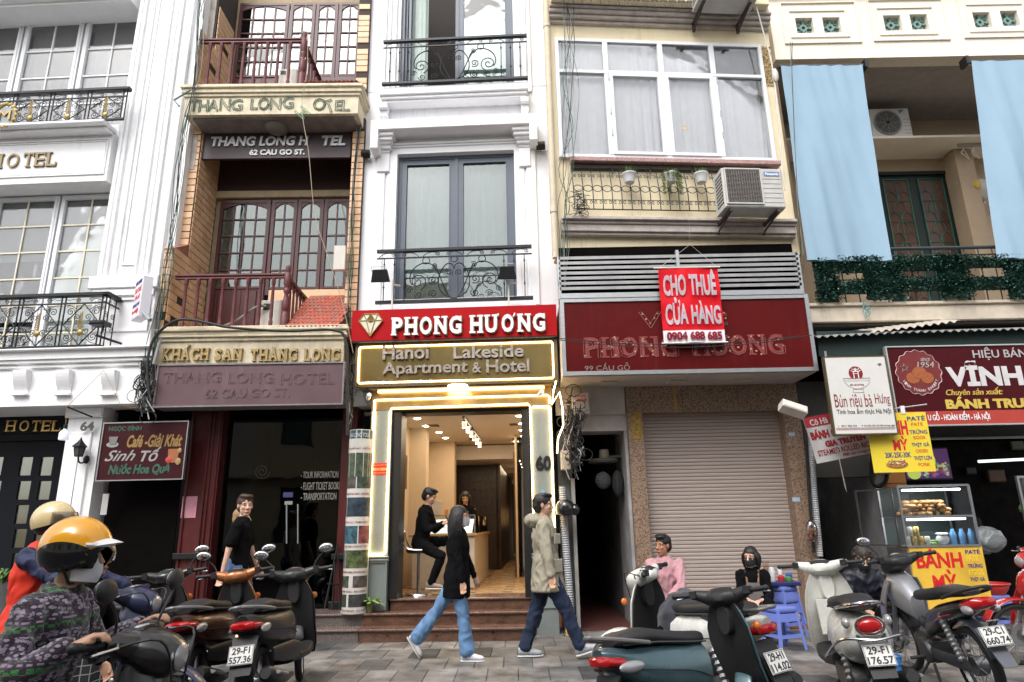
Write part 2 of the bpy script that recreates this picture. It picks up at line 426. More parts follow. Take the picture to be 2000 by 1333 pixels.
#  LEFT: white hotel with black iron balconies
FL=Frame(130,9.7,.04)
def scroll_rail(T,x0,x1,z0,z1,d,name='railing',ornament=True,side=0.0):
 """ornate railing: top rail, inner rail, posts, lozenge panels with C scrolls and a gold pine cone in each"""
 mb=MB();h=z1-z0
 mb.cbox(x0-.04,x1+.04,d-.045,d+.045,z1-.055,z1,.008)
 mb.cbox(x0,x1,d-.018,d+.018,z0,z0+.035,.004)
 mb.box(x0,x1,d-.012,d+.012,z1-.17,z1-.15)
 rail=T.part(name,mb,IRON)
 pw=.62;n=max(1,round((x1-x0)/pw));pw=(x1-x0)/n;zt,zb=z1-.17,z0+.035
 for i in range(n+1):
  x=x0+i*pw
  for q in((-.03,.03)if 0<i<n else(0,.06)if i==0 else(-.06,0)):T.part('post',MB().tube([(x+q,d,zb),(x+q,d,z1-.055)],.011,6),IRON,rail)
 for i in range(n):
  xm=x0+(i+.5)*pw;zm=(zt+zb)/2;hw,hh=pw/2-.05,(zt-zb)/2
  sc=MB()
  for q in(-1,1):
   sc.tube([(xm+q*hw,d,zm),(xm,d,zt)],.0085,6);sc.tube([(xm+q*hw,d,zm),(xm,d,zb)],.0085,6)
   for qz in(-1,1):
    sc.tube(spiral(xm+q*hw*.70,zm+qz*hh*.62,.010,.066,0 if q>0 else pi,1.6*q*qz,d),.0058,5)
    sc.tube(spiral(xm+q*hw*.30,zm+qz*hh*.35,.008,.055,pi/2,1.5*-q*qz,d),.0055,5)
    sc.tube(spiral(xm+q*hw*.72,zm+qz*hh*.22,.006,.038,pi,1.4*q*qz,d),.005,5)
    sc.tube(bez((xm+q*hw*.95,d,zm+qz*hh*.95),(xm+q*hw*.4,d,zm+qz*hh*.95),(xm+q*hw*.45,d,zm+qz*hh*.55),(xm+q*hw*.12,d,zm+qz*hh*.8),8),.0055,5)
   sc.tube(spiral(xm+q*pw*.16,z1-.105,.008,.038,0,1.5*q,d),.005,5)
   sc.tube(bez((xm+q*pw*.16+.036,d,z1-.105),(xm+q*pw*.3,d,z1-.06),(xm+q*pw*.35,d,z1-.14),(xm+q*pw*.45,d,z1-.09),8),.005,5)
  T.part('scrollwork',sc,IRON,rail)
  if ornament:
   pc=MB();q0=zm-.03
   pc.lathe([(.012,q0-.15),(.042,q0-.12),(.05,q0-.09),(.03,q0-.06),(.014,q0-.05)],(xm,d-.01,0),n=10,sy=.5)
   for k in range(7):
    zz=q0-.04+k*.032;r_=.034-k*.003
    for a in(-1,1):pc.tube(bez((xm,d-.015,zz),(xm+a*r_*.8,d-.025,zz+.005),(xm+a*r_,d-.03,zz+.03),(xm+a*r_*.75,d-.035,zz+.05),5),[.009,.009,.008,.007,.005,.003],6)
   pc.ball((xm,d-.015,q0+.20),(.012,.01,.03),8,6)
   T.part('pineapple_ornament',pc,GOLD,rail,smooth=True)
 if side:
  s=MB();s.cbox(x1-.045,x1+.045,d-.045,side,z1-.055,z1,.008);s.box(x1-.01,x1+.01,d,side,z0,z0+.03);s.box(x1-.01,x1+.01,d,side,z1-.17,z1-.15)
  for k in range(3):
   yy=d+(side-d)*(k+.5)/3;s.tube([(x1,yy,z0),(x1,yy,z1)],.009,6)
   p=[(x1,yy-.04+a[0],a[2])for a in spiral(0,z0+.3,.01,.05,0,1.5)];s.tube(p,.005,5)
   p=[(x1,yy-.04+a[0],a[2])for a in spiral(0,z0+.5,.01,.05,pi,-1.5)];s.tube(p,.005,5)
  T.part('side_rail',s,IRON,rail)
 return rail
def sash(T,x0,x1,z0,z1,d,cols,rows,fm,bm,gm,t=.06,curtain=None,blind=None,bar=.012,name='window',dark=True,depth=.06):
 fr=T.part(name,MB().frame(x0,x1,z0,z1,t,d-depth/2,d+depth/2).frame(x0+t*.45,x1-t*.45,z0+t*.45,z1-t*.45,t*.5,d-depth/2-.012,d-depth/2+.002),fm)
 ax0,ax1,az0,az1=x0+t,x1-t,z0+t,z1-t
 bars=MB()
 for i in range(1,cols):xx=ax0+(ax1-ax0)*i/cols;bars.box(xx-bar,xx+bar,d-.014,d+.014,az0,az1)
 for j in range(1,rows):zz=az0+(az1-az0)*j/rows;bars.box(ax0,ax1,d-.017,d+.011,zz-bar,zz+bar)
 if cols*rows>1:T.part('glazing_bar',bars,bm,fr)
 if cols*rows>1:
  for i in range(cols):
   for j in range(rows):
    b=MB().box(ax0+(ax1-ax0)*i/cols+bar,ax0+(ax1-ax0)*(i+1)/cols-bar,d-.003,d+.003,az0+(az1-az0)*j/rows+bar,az0+(az1-az0)*(j+1)/rows-bar)
    T.part('pane',b,gm,fr)
 else:T.part('pane',MB().box(ax0,ax1,d-.003,d+.003,az0,az1),gm,fr)
 if curtain:T.part('curtain',curtain_mb(ax0-.02,ax1+.02,az0-.02,az1+.02,d+.12,seed=int(abs(x0*100))%97,folds=max(4,int((ax1-ax0)*8)),amp=.012),curtain,fr,smooth=True)
 if blind:T.part('blind',MB().box(ax0,ax1,d+.05,d+.055,az0+(az1-az0)*blind[0],az1),blind[1],fr)
 return fr
H=Thing('hotel_building','white hotel at the left end of the row with black iron balconies and gold lettering','building',FL,(0,0,0))
R=FL.rect
zT=FL.at(130,8,-.2).z;zW1t=FL.at(130,42,.3).z;zW1b=FL.at(130,268,.3).z
zP1t=FL.at(130,262,-.12).z;zP1b=FL.at(130,356,-.12).z
zW2t=FL.at(130,384,.3).z;zS2t=FL.at(130,681,-.35).z;zS2b=FL.at(130,789,-.35).z
xPl=FL.at(233,250,0).x;xPr=FL.at(348,300,0).x;xL=-4.2
p=MB();p.box(xPl,xPr+.12,.02,.6,zS2t,13.5)
p.cbox(xPl+.06,xPr-.02,-.06,.02,zS2t+.02,13.5,.01)
T0=H.part('wall',p,WHITE)
fl=MB();pw=xPr-xPl
for q,wq,dq in((.10,.035,.03),(.20,.02,.05),(.30,.05,.035),(.62,.03,.045),(.72,.02,.03),(.80,.035,.05)):
 fl.cbox(xPl+pw*q,xPl+pw*q+wq,-.06-dq,-.058,zS2t+1.0,13.4,.006)
zb=FL.at(300,520,0).z
fl.frame(xPl+pw*.40,xPl+pw*.60,zb,12.6,.02,-.085,-.058)
fl.cbox(xPl-.01,xPr+.02,-.14,-.0,FL.at(250,568,0).z,FL.at(250,545,0).z,.012)
fl.cbox(xPl+.05,xPr-.04,-.11,-.0,FL.at(250,582,0).z,FL.at(250,568,0).z,.01)
fl.frame(xPl+.08,xPr-.08,FL.at(250,650,0).z,FL.at(250,586,0).z,.03,-.09,-.058)
fl.frame(xPl+.14,xPl+.24,FL.at(250,600,0).z,FL.at(250,588,0).z+.02,.015,-.10,-.058)
fl.tube(arc(xPl+.36,FL.at(250,594,0).z,.045,.045,0,2*pi,-.09,14),.012,5)
H.part('pilaster_moulding',fl,WHITE)
b=MB().box(xL,xPl,-.2,.5,zT,13.5)
b.box(xL,xPl,-.12,.0,zP1b,zP1t);b.box(xL,xPl,0,.5,zP1b,zW1b)
H.part('wall',b,WHITE)
x0,x1,z0,z1=R(-60,277,208,346,-.12)
H.part('name_panel',MB().frame(xL,x1,z0,z1,.018,-.142,-.12).frame(xL,x1-.035,z0+.04,z1-.04,.010,-.134,-.12),WHITE)
H.part('sill',MB().cbox(xL,xPl+.02,-.42,-.05,zP1t-.005,zP1t+.05,.012).cbox(xL,xPl,-.3,-.1,zP1t-.06,zP1t-.005,.01),WHITE)
H.part('upper_cornice',MB().cbox(xL,xPl,-.32,-.18,zT+.05,zT+.14,.02),WHITE)
BLINDG=M('pale green blind',(.60,.70,.66),.85,var=.06);BLINDW=M('white net curtain',(.86,.88,.90),.9,var=.05)
for(a,b_)in((-70,52),(56,168),(172,285)):
 xa,xb=FL.at(a,45,.3).x,FL.at(b_,45,.3).x
 f=sash(H,xa,xb,zW1b,zW1t,.3,2,4,ALU,ALU,GLSW,t=.085,curtain=BLINDW)
for n_,(a,b_)in enumerate(((-130,-8),(-4,118),(122,240))):
 xa,xb=FL.at(a,400,.3).x,FL.at(b_,400,.3).x
 f=sash(H,xa,xb,zS2t-.1,zW2t,.3,2,6,ALU,M('cream glazing bar',(.72,.66,.52),.5),GLSW,t=.075,blind=((.62 if n_<2 else .1),BLINDG))
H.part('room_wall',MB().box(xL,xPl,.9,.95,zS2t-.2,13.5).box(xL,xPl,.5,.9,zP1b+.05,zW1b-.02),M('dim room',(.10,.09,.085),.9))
xS1=FL.at(290,745,-.35).x
s=MB();zA=FL.at(130,700,-.35).z;zB=FL.at(130,716,-.35).z
s.box(xL,xS1,-.35,.6,zA,zS2t);s.cbox(xL,xS1+.02,-.42,-.34,zS2t-.03,zS2t,.01)
s.cbox(xL,xS1-.02,-.32,.6,(zA+zB)/2,zA,.012);s.cbox(xL,xS1-.05,-.28,.6,zB,(zA+zB)/2,.012)
s.box(xL,xS1-.08,-.24,.9,zS2b,zB)
H.part('balcony_slab',s,WHITE)
for cx in(-38,47,130,218):
 xa=FL.at(cx-13,745,-.24).x;xb=FL.at(cx+13,745,-.24).x;zt,zb_=FL.at(cx,726,-.24).z,FL.at(cx,771,-.24).z
 q=MB();pr=[(-.24,zt),(-.36,zt)]+[(-.36+.10*(1-cos(a*pi/12))if a<7 else-.26,zt-(zt-zb_)*a/7)for a in range(1,8)]+[(-.24,zb_)]
 q.profx(pr,xa,xb);q.cbox(xa-.015,xb+.015,-.31,-.24,zb_-.02,zb_+.01,.004)
 H.part('corbel',q,WHITE)
r=FL.rect(-80,177,243,265,-.36)
scroll_rail(H,xL,r[1],zP1t+.05,FL.at(130,177,-.36).z,-.36)
r2=FL.at(200,640,-.36).x
scroll_rail(H,xL,r2,zS2t+.01,FL.at(100,575,-.36).z,-.36,side=.1)
md=MB();cz=FL.at(10,226,-.40);ring=[(cz.x+.17*cos(a*pi/12),-.40,cz.z+.20*sin(a*pi/12))for a in range(24)]
md.tube(ring,.018,6,closed=True)
for a in range(16):md.ball((cz.x+.19*cos(a*pi/8),-.41,cz.z+.22*sin(a*pi/8)),(.028,.015,.028),6,5)
mdp=H.part('medallion',md,GOLD,smooth=True)
H.part('medallion_plate',MB().lathe([(.165,-.395),(.165,-.385)],(cz.x,0,cz.z),axis='y',n=24),M('grey plate',(.30,.33,.33),.5))
H.part('letter',put_text(MB(),'M',cz.x-.10,cz.x+.10,cz.z-.09,cz.z+.09,-.40,.02),BRONZE)
def serif(F,mb,x,w,z0,z1,d,depth,sh=.014,tw=.05):
 for zz in(z0,z1-sh):mb.box(x-w/2,x+w/2,d-depth,d,zz,zz+sh)
def serif_word(mb,s,u0,u1,z0,z1,y,depth,bold=.0,sh=.08,spread=.20,adv=None):
 """word with slab serifs: each glyph placed on its own and given feet"""
 n=len(s);wd={'I':.5,'L':.8,' ':.55,'E':.85,'S':.8,'T':.9,'Ư':1.1,'Ơ':1.12,'M':1.15,'P':.88,'.':.3}
 ws=[wd.get(c,1.0)for c in s];tot=sum(ws);x=u0;h=z1-z0;px=(u1-u0)/tot;t=h*sh
 base={'Á':'A','Ă':'A','Ắ':'A','Ư':'U','Ơ':'O'}
 for c,w_ in zip(s,ws):
  a,b_=x+px*w_*.09,x+px*w_*.91
  g=base.get(c,c)
  if c!=' ':
   b2=b_-(px*.10 if c in 'ƯƠ' else 0)
   put_text(mb,g,a,b2,z0,z1,y,depth,bold=bold)
   sw=(b2-a)*spread*1.25
   def foot(cx,zz):mb.box(cx-sw,cx+sw,y-depth*.98,y,zz,zz+t)
   L_,R_,Mx=a+sw*.7,b2-sw*.7,(a+b2)/2
   if g in 'HKNXAMR':
    foot(L_,z0)
    if g!='N':foot(R_,z0)
    if g!='A':foot(L_,z1-t);foot(R_,z1-t)
   if g=='A':mb.box(Mx-sw*.9,Mx+sw*.2,y-depth*.98,y,z1-t,z1)
   if g in 'PFEDB':foot(L_,z0);foot(L_,z1-t)
   if g=='L':foot(L_,z0);foot(L_,z1-t);mb.box(b2-t,b2,y-depth*.98,y,z0,z0+h*.3)
   if g=='E':mb.box(b2-t,b2,y-depth*.98,y,z0,z0+h*.28);mb.box(b2-t,b2,y-depth*.98,y,z1-h*.28,z1)
   if g=='T':foot(Mx,z0);mb.box(a,a+t,y-depth*.98,y,z1-h*.28,z1);mb.box(b2-t,b2,y-depth*.98,y,z1-h*.28,z1)
   if g=='I':foot(Mx,z0);foot(Mx,z1-t)
   if g=='U':foot(L_,z1-t);foot(R_,z1-t)
   if g in 'GC':mb.box(b2-t,b2,y-depth*.98,y,z1-h*.3,z1-h*.02)
   if c in 'ÁẮ':mb.add([(Mx,y-depth,z1+h*.06),(Mx+h*.12,y-depth,z1+h*.06),(Mx+h*.26,y-depth,z1+h*.28),(Mx+h*.10,y-depth,z1+h*.28),(Mx,y,z1+h*.06),(Mx+h*.12,y,z1+h*.06),(Mx+h*.26,y,z1+h*.28),(Mx+h*.10,y,z1+h*.28)],[(0,1,2,3),(4,7,6,5),(0,4,5,1),(1,5,6,2),(2,6,7,3),(3,7,4,0)])
   if c=='Ă':mb.tube([(Mx+.17*h*sin(q),y-depth*.6,z1+h*.20-h*.12*cos(q))for q in[-1.2+.3*i for i in range(9)]],h*.035,5)
   if c in 'ƯƠ':
    mb.tube([(b2-px*.03,y-depth*.5,z1-h*(.10 if c=='Ư' else .16)),(b2+px*.06,y-depth*.5,z1-h*.06),(b2+px*.09,y-depth*.5,z1+h*.06)],[h*.05,h*.055,h*.03],6)
  x+=px*w_
 return mb
x0,x1,z0,z1=R(-150,303,113,330,-.13)
for q,c in enumerate('HOTEL'):
 xa=FL.at((-28,12,44,67,90)[q],316,-.13).x;xb=FL.at((8,40,68,90,113)[q],316,-.13).x
 H.part('letter',serif_word(MB(),c,xa,xb,z0,z1,-.12,.03,sh=.07),M('tarnished letters',(.26,.20,.11),.45,metal=.5))
xa,xb=FL.at(133,850,.0).x,FL.at(190,850,.0).x;zc=FL.at(160,800,.0).z
p=MB().box(xa-.04,xb+.03,.02,.6,-.3,zS2b);p.cbox(xa-.07,xb+.06,-.05,.1,zc-.12,zS2b,.02)
p.cbox(xa+.05,xb-.08,-.012,.02,.9,FL.at(160,845,0).z,.008)
H.part('pillar',p,WHITE);H.part('pillar_groove',MB().box((xa+xb)/2-.012,(xa+xb)/2-.004,-.015,-.011,.9,FL.at(160,890,0).z),BLACK)
fd=.7
DKNAVY=M('near black door paint',(.006,.007,.011),.5,spec=.15)
dr=MB();x0d,x1d=-4.2,xa-.04
holes=[]
for cx in(-52,-8,50,90):
 for rw in range(5):
  y0=893+rw*47;dx=-rw*4
  r=FL.rect(cx-12+dx,y0,cx+12+dx,y0+36,fd);holes.append(r)
dr.wall(x0d,x1d,-.3,FL.at(60,850,fd).z,fd,fd+.06,holes)
dp=H.part('door',dr,DKNAVY)
lit=M('warm lit room seen through pane',(.25,.14,.06),.7,var=.5,scale=7,emit=(1,.52,.2),es=.16)
for r in holes:H.part('pane',MB().box(r[0],r[1],fd+.02,fd+.025,r[2],r[3]),GLSDK,dp)
H.part('lobby_wall',MB().box(x0d,x1d,fd+.5,fd+.55,0,3),lit)
H.part('door_sill_beam',MB().box(x0d,x1d,fd-.06,fd+.1,FL.at(60,862,fd).z-.0,FL.at(60,849,fd).z),DKNAVY)
H.part('fascia_board',MB().box(x0d,x1d,fd-.1,fd,FL.at(60,848,fd).z,zS2b+.0),DKNAVY)
for q,c in enumerate('HOTEL'):
 a=(12,38,62,82,102)[q];b_=(34,60,82,102,122)[q]
 r=FL.rect(a,822,b_,843,fd-.1)
 H.part('letter',serif_word(MB(),c,r[0],r[1],r[2],r[3],fd-.1,.02,sh=.07),M('gold letters',(.55,.36,.12),.35,metal=.7))
H.part('house_number',ptext(MB(),FL,'64',158,824,184,842,-.055,.012,bold=.03),M('dull metal number',(.10,.10,.10),.4,metal=.6))
xr=FL.at(362,900,.3).x
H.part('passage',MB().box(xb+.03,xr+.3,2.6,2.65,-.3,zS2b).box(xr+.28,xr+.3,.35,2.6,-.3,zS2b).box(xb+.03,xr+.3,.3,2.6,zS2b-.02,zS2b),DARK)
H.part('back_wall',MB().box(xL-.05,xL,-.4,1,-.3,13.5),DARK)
H.part('passage_shade_panel',MB().box(xb+.12,xr+.0,.24,.26,-.3,zS2b),DARK)  # black sheet added across the opening in place of the passage's darkness
def lantern():
 T=Thing('wall_lantern','black carriage lantern fixed to the white pillar beside the cafe sign','lamp',FL,FL.at(157,905,-.02))
 c=FL.at(155,880,-.14);m=IRON
 T.part('cap',MB().lathe([(.11,c.z+.05),(.075,c.z+.085),(.05,c.z+.11),(.02,c.z+.15),(.008,c.z+.18),(.0,c.z+.19)],(c.x,c.y,0),n=6),m)
 T.part('lamp_glass',MB().lathe([(.05,c.z-.08),(.075,c.z+.045)],(c.x,c.y,0),n=6),M('smoked glass',(.10,.10,.09),.15))
 cg=MB()
 for k in range(6):a=k*pi/3;cg.tube([(c.x+.053*cos(a),c.y+.053*sin(a),c.z-.085),(c.x+.08*cos(a),c.y+.08*sin(a),c.z+.05)],.006,4)
 cg.lathe([(.055,c.z-.09),(.06,c.z-.08)],(c.x,c.y,0),n=6)
 T.part('cage',cg,m)
 T.part('bracket',MB().tube(bez((c.x,c.y,c.z-.09),(c.x,c.y,c.z-.2),(c.x+.02,-.06,c.z-.2),(c.x+.04,-.02,c.z-.12),8),.012,6).ball((c.x+.04,-.02,c.z-.12),(.05,.02,.06)),m,smooth=True)
lantern()
def bulb():
 c=FL.at(125,850,-.5);T=Thing('hanging_bulb','white plastic light bulb hanging on a cord in front of the hotel door','light bulb',FL,c)
 T.part('bulb',MB().lathe([(0,c.z-.075),(.055,c.z-.07),(.062,c.z-.06),(.062,c.z+.02),(.045,c.z+.05),(.02,c.z+.075),(.018,c.z+.09)],(c.x,c.y,0),n=20),M('opal plastic',(.75,.77,.80),.3,emit=(.8,.88,1),es=.25),smooth=True)
 T.part('socket',MB().lathe([(.022,c.z+.085),(.022,c.z+.14),(.01,c.z+.15)],(c.x,c.y,0),n=12),BLACK)
 t=FL.at(131,795,-.5);t2=FL.at(203,724,-.40)
 T.part('cord',MB().tube([(c.x,c.y,c.z+.14),t,t2,FL.at(236,792,-.5)],.004,5),M('tan cord',(.35,.22,.10),.7))
 T.part('arm',MB().tube([t,FL.at(180,815,-.1)],.012,6),BLACK)
 e=FL.at(253,794,-.5);T.part('hoop',MB().tube([(e.x+.10*cos(a*pi/8),e.y+.10*sin(a*pi/8),e.z)for a in range(16)],.004,5,closed=True),M('tan cord'))
bulb()
def cafe_sign():
 x0,x1,z0,z1=FL.rect(197,826,362,937,-.15)
 T=Thing('cafe_sign','dark maroon cafe signboard with cup and juice pictures beside the white pillar','sign',FL,(x0,-.15,z0))
 MR=M('maroon signboard',(.045,.008,.010),.5,var=.2,spec=.15)
 T.part('board',MB().box(x0,x1,-.15,-.11,z0,z1),MR)
 T.part('edge_trim',MB().frame(x0-.012,x1+.012,z0-.012,z1+.012,.014,-.165,-.11),STEEL)
 Y=M('ochre script paint',(.30,.18,.05),.5);W_=M('shaded white paint',(.32,.31,.29),.5);G=M('teal green paint',(.03,.10,.065),.5)  # paint colours lowered to carry the shade under the eave
 w,h=x1-x0,z1-z0
 def tx(s,a,b,c,d_,m,**k):T.part('lettering',put_text(MB(),s,x0+w*a,x0+w*b,z0+h*c,z0+h*d_,-.151,.004,**k),m)
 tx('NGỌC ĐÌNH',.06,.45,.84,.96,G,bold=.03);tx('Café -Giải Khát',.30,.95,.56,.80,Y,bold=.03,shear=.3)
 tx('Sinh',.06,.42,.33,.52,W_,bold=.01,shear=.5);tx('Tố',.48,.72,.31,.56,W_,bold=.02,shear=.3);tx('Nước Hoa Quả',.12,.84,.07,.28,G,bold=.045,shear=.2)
 cup=MB().lathe([(.09,0),(.09,.004)],(x0+w*.13,0,z0+h*.62),axis='y',n=18,sy=.45);cup.xform(Matrix.Translation((0,-.156,0)))
 T.part('cup_picture',cup,W_)
 c2=MB().prism([(x0+w*.08,z0+h*.76),(x0+w*.10,z0+h*.62),(x0+w*.17,z0+h*.62),(x0+w*.19,z0+h*.76)],-.162,-.157);T.part('cup_picture',c2,M('cup grey',(.18,.18,.18),.5))
 T.part('juice_picture',MB().prism([(x0+w*.80,z0+h*.52),(x0+w*.81,z0+h*.28),(x0+w*.92,z0+h*.28),(x0+w*.93,z0+h*.52)],-.158,-.152),M('juice orange',(.35,.12,.04),.5))
 T.part('juice_picture',MB().ball((x0+w*.82,-.158,z0+h*.33),(.05,.006,.045)),M('juice red',(.5,.05,.04),.5))
 T.part('juice_picture',MB().ball((x0+w*.93,-.158,z0+h*.30),(.04,.006,.05)).ball((x0+w*.935,-.158,z0+h*.49),(.03,.006,.035)),M('juice pale',(.36,.25,.10),.5))
cafe_sign()
def lightbox():
 ctr=FL.at(278,585,-.45)
 T=Thing('rental_lightbox','small white lightbox with red CHO THUÊ lettering and a red arrow beside the orange tiles','sign',FL,ctr,rot=-.75)
 LB=M('lightbox acrylic',(.74,.72,.78),.35,var=.03)
 h=.31;w=.17
 T.part('case',MB().cbox(-w,w,-.07,.07,-h,h,.01),LB)
 def tx(s,a,b,c,d_,m):T.part('lettering',put_text(MB(),s,a,b,c,d_,-.07,.003,bold=.02),m)
 tx('RENTAL APARTMENT',-w*.85,w*.85,h*.70,h*.88,INKBLUE);tx('CHO THUÊ',-w*.88,w*.88,h*.28,h*.58,INKRED)
 tx('CĂN HỘ',-w*.7,w*.7,-h*.10,h*.18,INKRED);tx('ĐT: 0221 223 1889',-w*.9,w*.9,-h*.42,-h*.26,INKBLUE);tx('10m',-w*.9,-w*.35,-h*.72,-h*.56,INKRED)
 T.part('arrow',MB().prism([(-w*.25,-h*.70),(w*.35,-h*.70),(w*.35,-h*.80),(w*.8,-h*.65),(w*.35,-h*.50),(w*.35,-h*.60),(-w*.25,-h*.60)],-.075,-.07),INKRED)
 T.part('bracket',MB().tube([(w,.0,-h*.8),(w+.16,.05,-h*1.25)],.03,8),M('grey bracket',(.30,.32,.33),.5))
lightbox()
def flood_arm():
 c=FL.at(195,634,-.5);T=Thing('floodlight','flat black floodlight on an arm at the end of the hotel balcony','lamp',FL,c)
 T.part('head',MB().cbox(c.x-.11,c.x+.11,c.y-.10,c.y+.10,c.z-.02,c.z+.04,.02),BLACK)
 e=FL.at(238,672,-.35);T.part('arm',MB().tube([(c.x+.06,c.y,c.z),(c.x+.06,c.y,c.z-.12)],.01,6).tube([FL.at(187,655,-.5),e],.018,6),BLACK)
flood_arm()
#  brick-tiled hotel with maroon balconies
FT=Frame(520,9.85,-.015)
TILE=[M('orange wall tile %d'%i,c,.42,var=.16,scale=4,spec=.5)for i,c in enumerate([(.74,.46,.26),(.78,.50,.30),(.68,.42,.23)])]
GROUT=M('sooty joint mortar',(.06,.048,.04),.9)
PLAST=M('bare stained plaster',(.42,.38,.34),.85,var=.35,scale=9,bump=.2,streak=.6)
B=Thing('tiled_hotel_building','narrow hotel clad in orange tiles with maroon railings on two balconies','building',FT,(0,0,0))
dS,dR=-.45,.75
def X(px,py,d=0):return FT.at(px,py,d).x
def Z(px,py,d=0):return FT.at(px,py,d).z
TH,TL_=.118,.26
tmesh={}
def tile_mesh(w,k,axis):
 key=(round(w,2),k,axis)
 if key not in tmesh:
  h=TH/2-.006;a=w/2-.005;t,c=.014,.004
  if axis=='x':m=MB().cbox(-a,a,-t,0,-h,h,c)
  else:
   m=MB().cbox(-a,a,-t,0,-h,h,c);m.xform(Matrix.Rotation(pi/2,4,'Z'))
  tmesh[key]=m.mesh('tile',TILE[k])
 return tmesh[key]
rt=random.Random(3);ntile=[0]
def tile_front(x0,x1,z0,z1,d):
 j=0;z=z0+TH/2
 while z<z1:
  if not(rt.random()<.04):
   B.inst('tile',tile_mesh(x1-x0,rt.choice((0,1,1,2)),'x'),((x0+x1)/2,d,z));ntile[0]+=1
  z+=TH;j+=1
def tile_side(x,d0,d1,z0,z1,gaps=()):
 j=0;z=z0+TH/2
 while z<z1:
  y=d0-(TL_/2 if j%2 else 0)
  while y<d1-.02:
   a,b_=max(y,d0),min(y+TL_,d1)
   if b_-a>.05 and rt.random()>.03 and not any(g[0]<(a+b_)/2<g[1]and g[2]<z<g[3]for g in gaps):
    B.inst('tile',tile_mesh(b_-a,rt.choice((0,1,1,2)),'y'),(x,(a+b_)/2,z));ntile[0]+=1
   y+=TL_
  z+=TH;j+=1
zc_low=Z(330,640,dS)
zc_up_t=Z(530,166,dS);zc_up_b=Z(530,222,dS)
xm0,xm1=X(354,380),X(376,380)
xf0,xf1=X(309,590,dS),X(342,590,dS)
xside=(xm1+X(388,130,dS))/2
xr0,xr1=X(682,400),X(700,400)
w_=MB();w_.box(xm0,xside-.012,.002,1.6,zc_low-.3,zc_up_b+.2);w_.box(xm0+.05,xside-.012,.06,1.6,zc_up_t-.3,13)
w_.box(xf0,xside-.012,dS+.002,.2,zc_low-.1,Z(330,486,dS))
w_.box(xf0+.12,xside-.012,dS+.002,.2,zc_up_t-.05,Z(370,56,dS))
w_.box(xr0,xr1+.05,.002,1.6,zc_low-.3,zc_up_b+.2);w_.box(xr0,xr1+.05,.002,1.6,zc_up_t,13)
B.part('wall',w_,GROUT)
tile_front(xm0,xside,Z(345,480,0),zc_up_b-.02,.0)
tile_front(xf0,xside,zc_low,Z(330,487,dS),dS)
tile_front(xf0+.12,xside,zc_up_t+.06,Z(370,58,dS),dS)
tile_side(xside,dS+.01,dR,zc_low,Z(330,487,dS),gaps=((-.35,-.12,zc_low+.05,zc_low+.18),))
tile_side(xside,.01,dR,zc_low+1.2*1.0,zc_up_b-.05)
tile_side(xside,dS+.01,dR,zc_up_t+.06,Z(370,58,dS));tile_side(xside,.08,dR,Z(370,58,dS),Z(370,58,dS)+.9)
tile_front(xr0,xr1+.05,zc_low,zc_up_b-.05,0);tile_front(xr0,xr1+.05,zc_up_t+.1,zc_up_t+2.0,0)
cap=MB();zt=Z(330,486,dS)
cap.add([(xf0,dS-.02,zt),(xside+.01,dS-.02,zt),(xside+.01,0,zt+.26),(xf0,0,zt+.26),(xf0,dS-.02,zt-.03),(xside+.01,dS-.02,zt-.03),(xside+.01,0,zt-.03),(xf0,0,zt-.03)],[(0,1,2,3),(4,7,6,5),(0,4,5,1),(1,5,6,2),(2,6,7,3),(3,7,4,0)])
B.part('pier_cap',cap,M('terracotta capping',(.34,.14,.09),.6,var=.3,scale=20))
B.part('pier_plaster',MB().box(xm0-.005,xside-.05,-.02,.0,zc_up_b-.75,zc_up_b-.1).box(xm0+.06,xside-.04,.035,.058,Z(370,50,dS),12),PLAST)
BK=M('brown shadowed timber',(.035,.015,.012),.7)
wl=MB();wl.wall(xside-.01,xr0+.01,zc_low-.4,13,dR+.06,dR+.16,[(X(425,500,dR),X(682,500,dR),zc_low-.2,Z(550,392,dR)),(X(462,80,dR),X(703,80,dR),zc_up_t-.1,Z(580,8,dR))])
B.part('back_wall',wl,M('cream beam paint',(.42,.33,.20),.75,var=.2,streak=.4))
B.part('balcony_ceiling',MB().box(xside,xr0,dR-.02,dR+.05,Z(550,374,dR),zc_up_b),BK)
B.part('transom_beam',MB().cbox(X(424,380,dR),xr0,dR-.06,dR+.05,Z(550,388,dR),Z(550,375,dR),.01),M('cream beam paint'))
B.part('sill_wall',MB().box(X(524,600,dR),xr0,dR-.04,dR+.06,zc_low-.4,Z(600,566,dR-.04)),TILE[1])
B.part('sill_wall',MB().box(X(560,100,dR),xr0,dR-.04,dR+.06,zc_up_t-.2,Z(640,152,dR-.04)),REDWOOD)
CURTG=M('green door curtain',(.10,.24,.13),.85,var=.2);CURTP=M('pale door curtain',(.36,.46,.44),.85,var=.1)
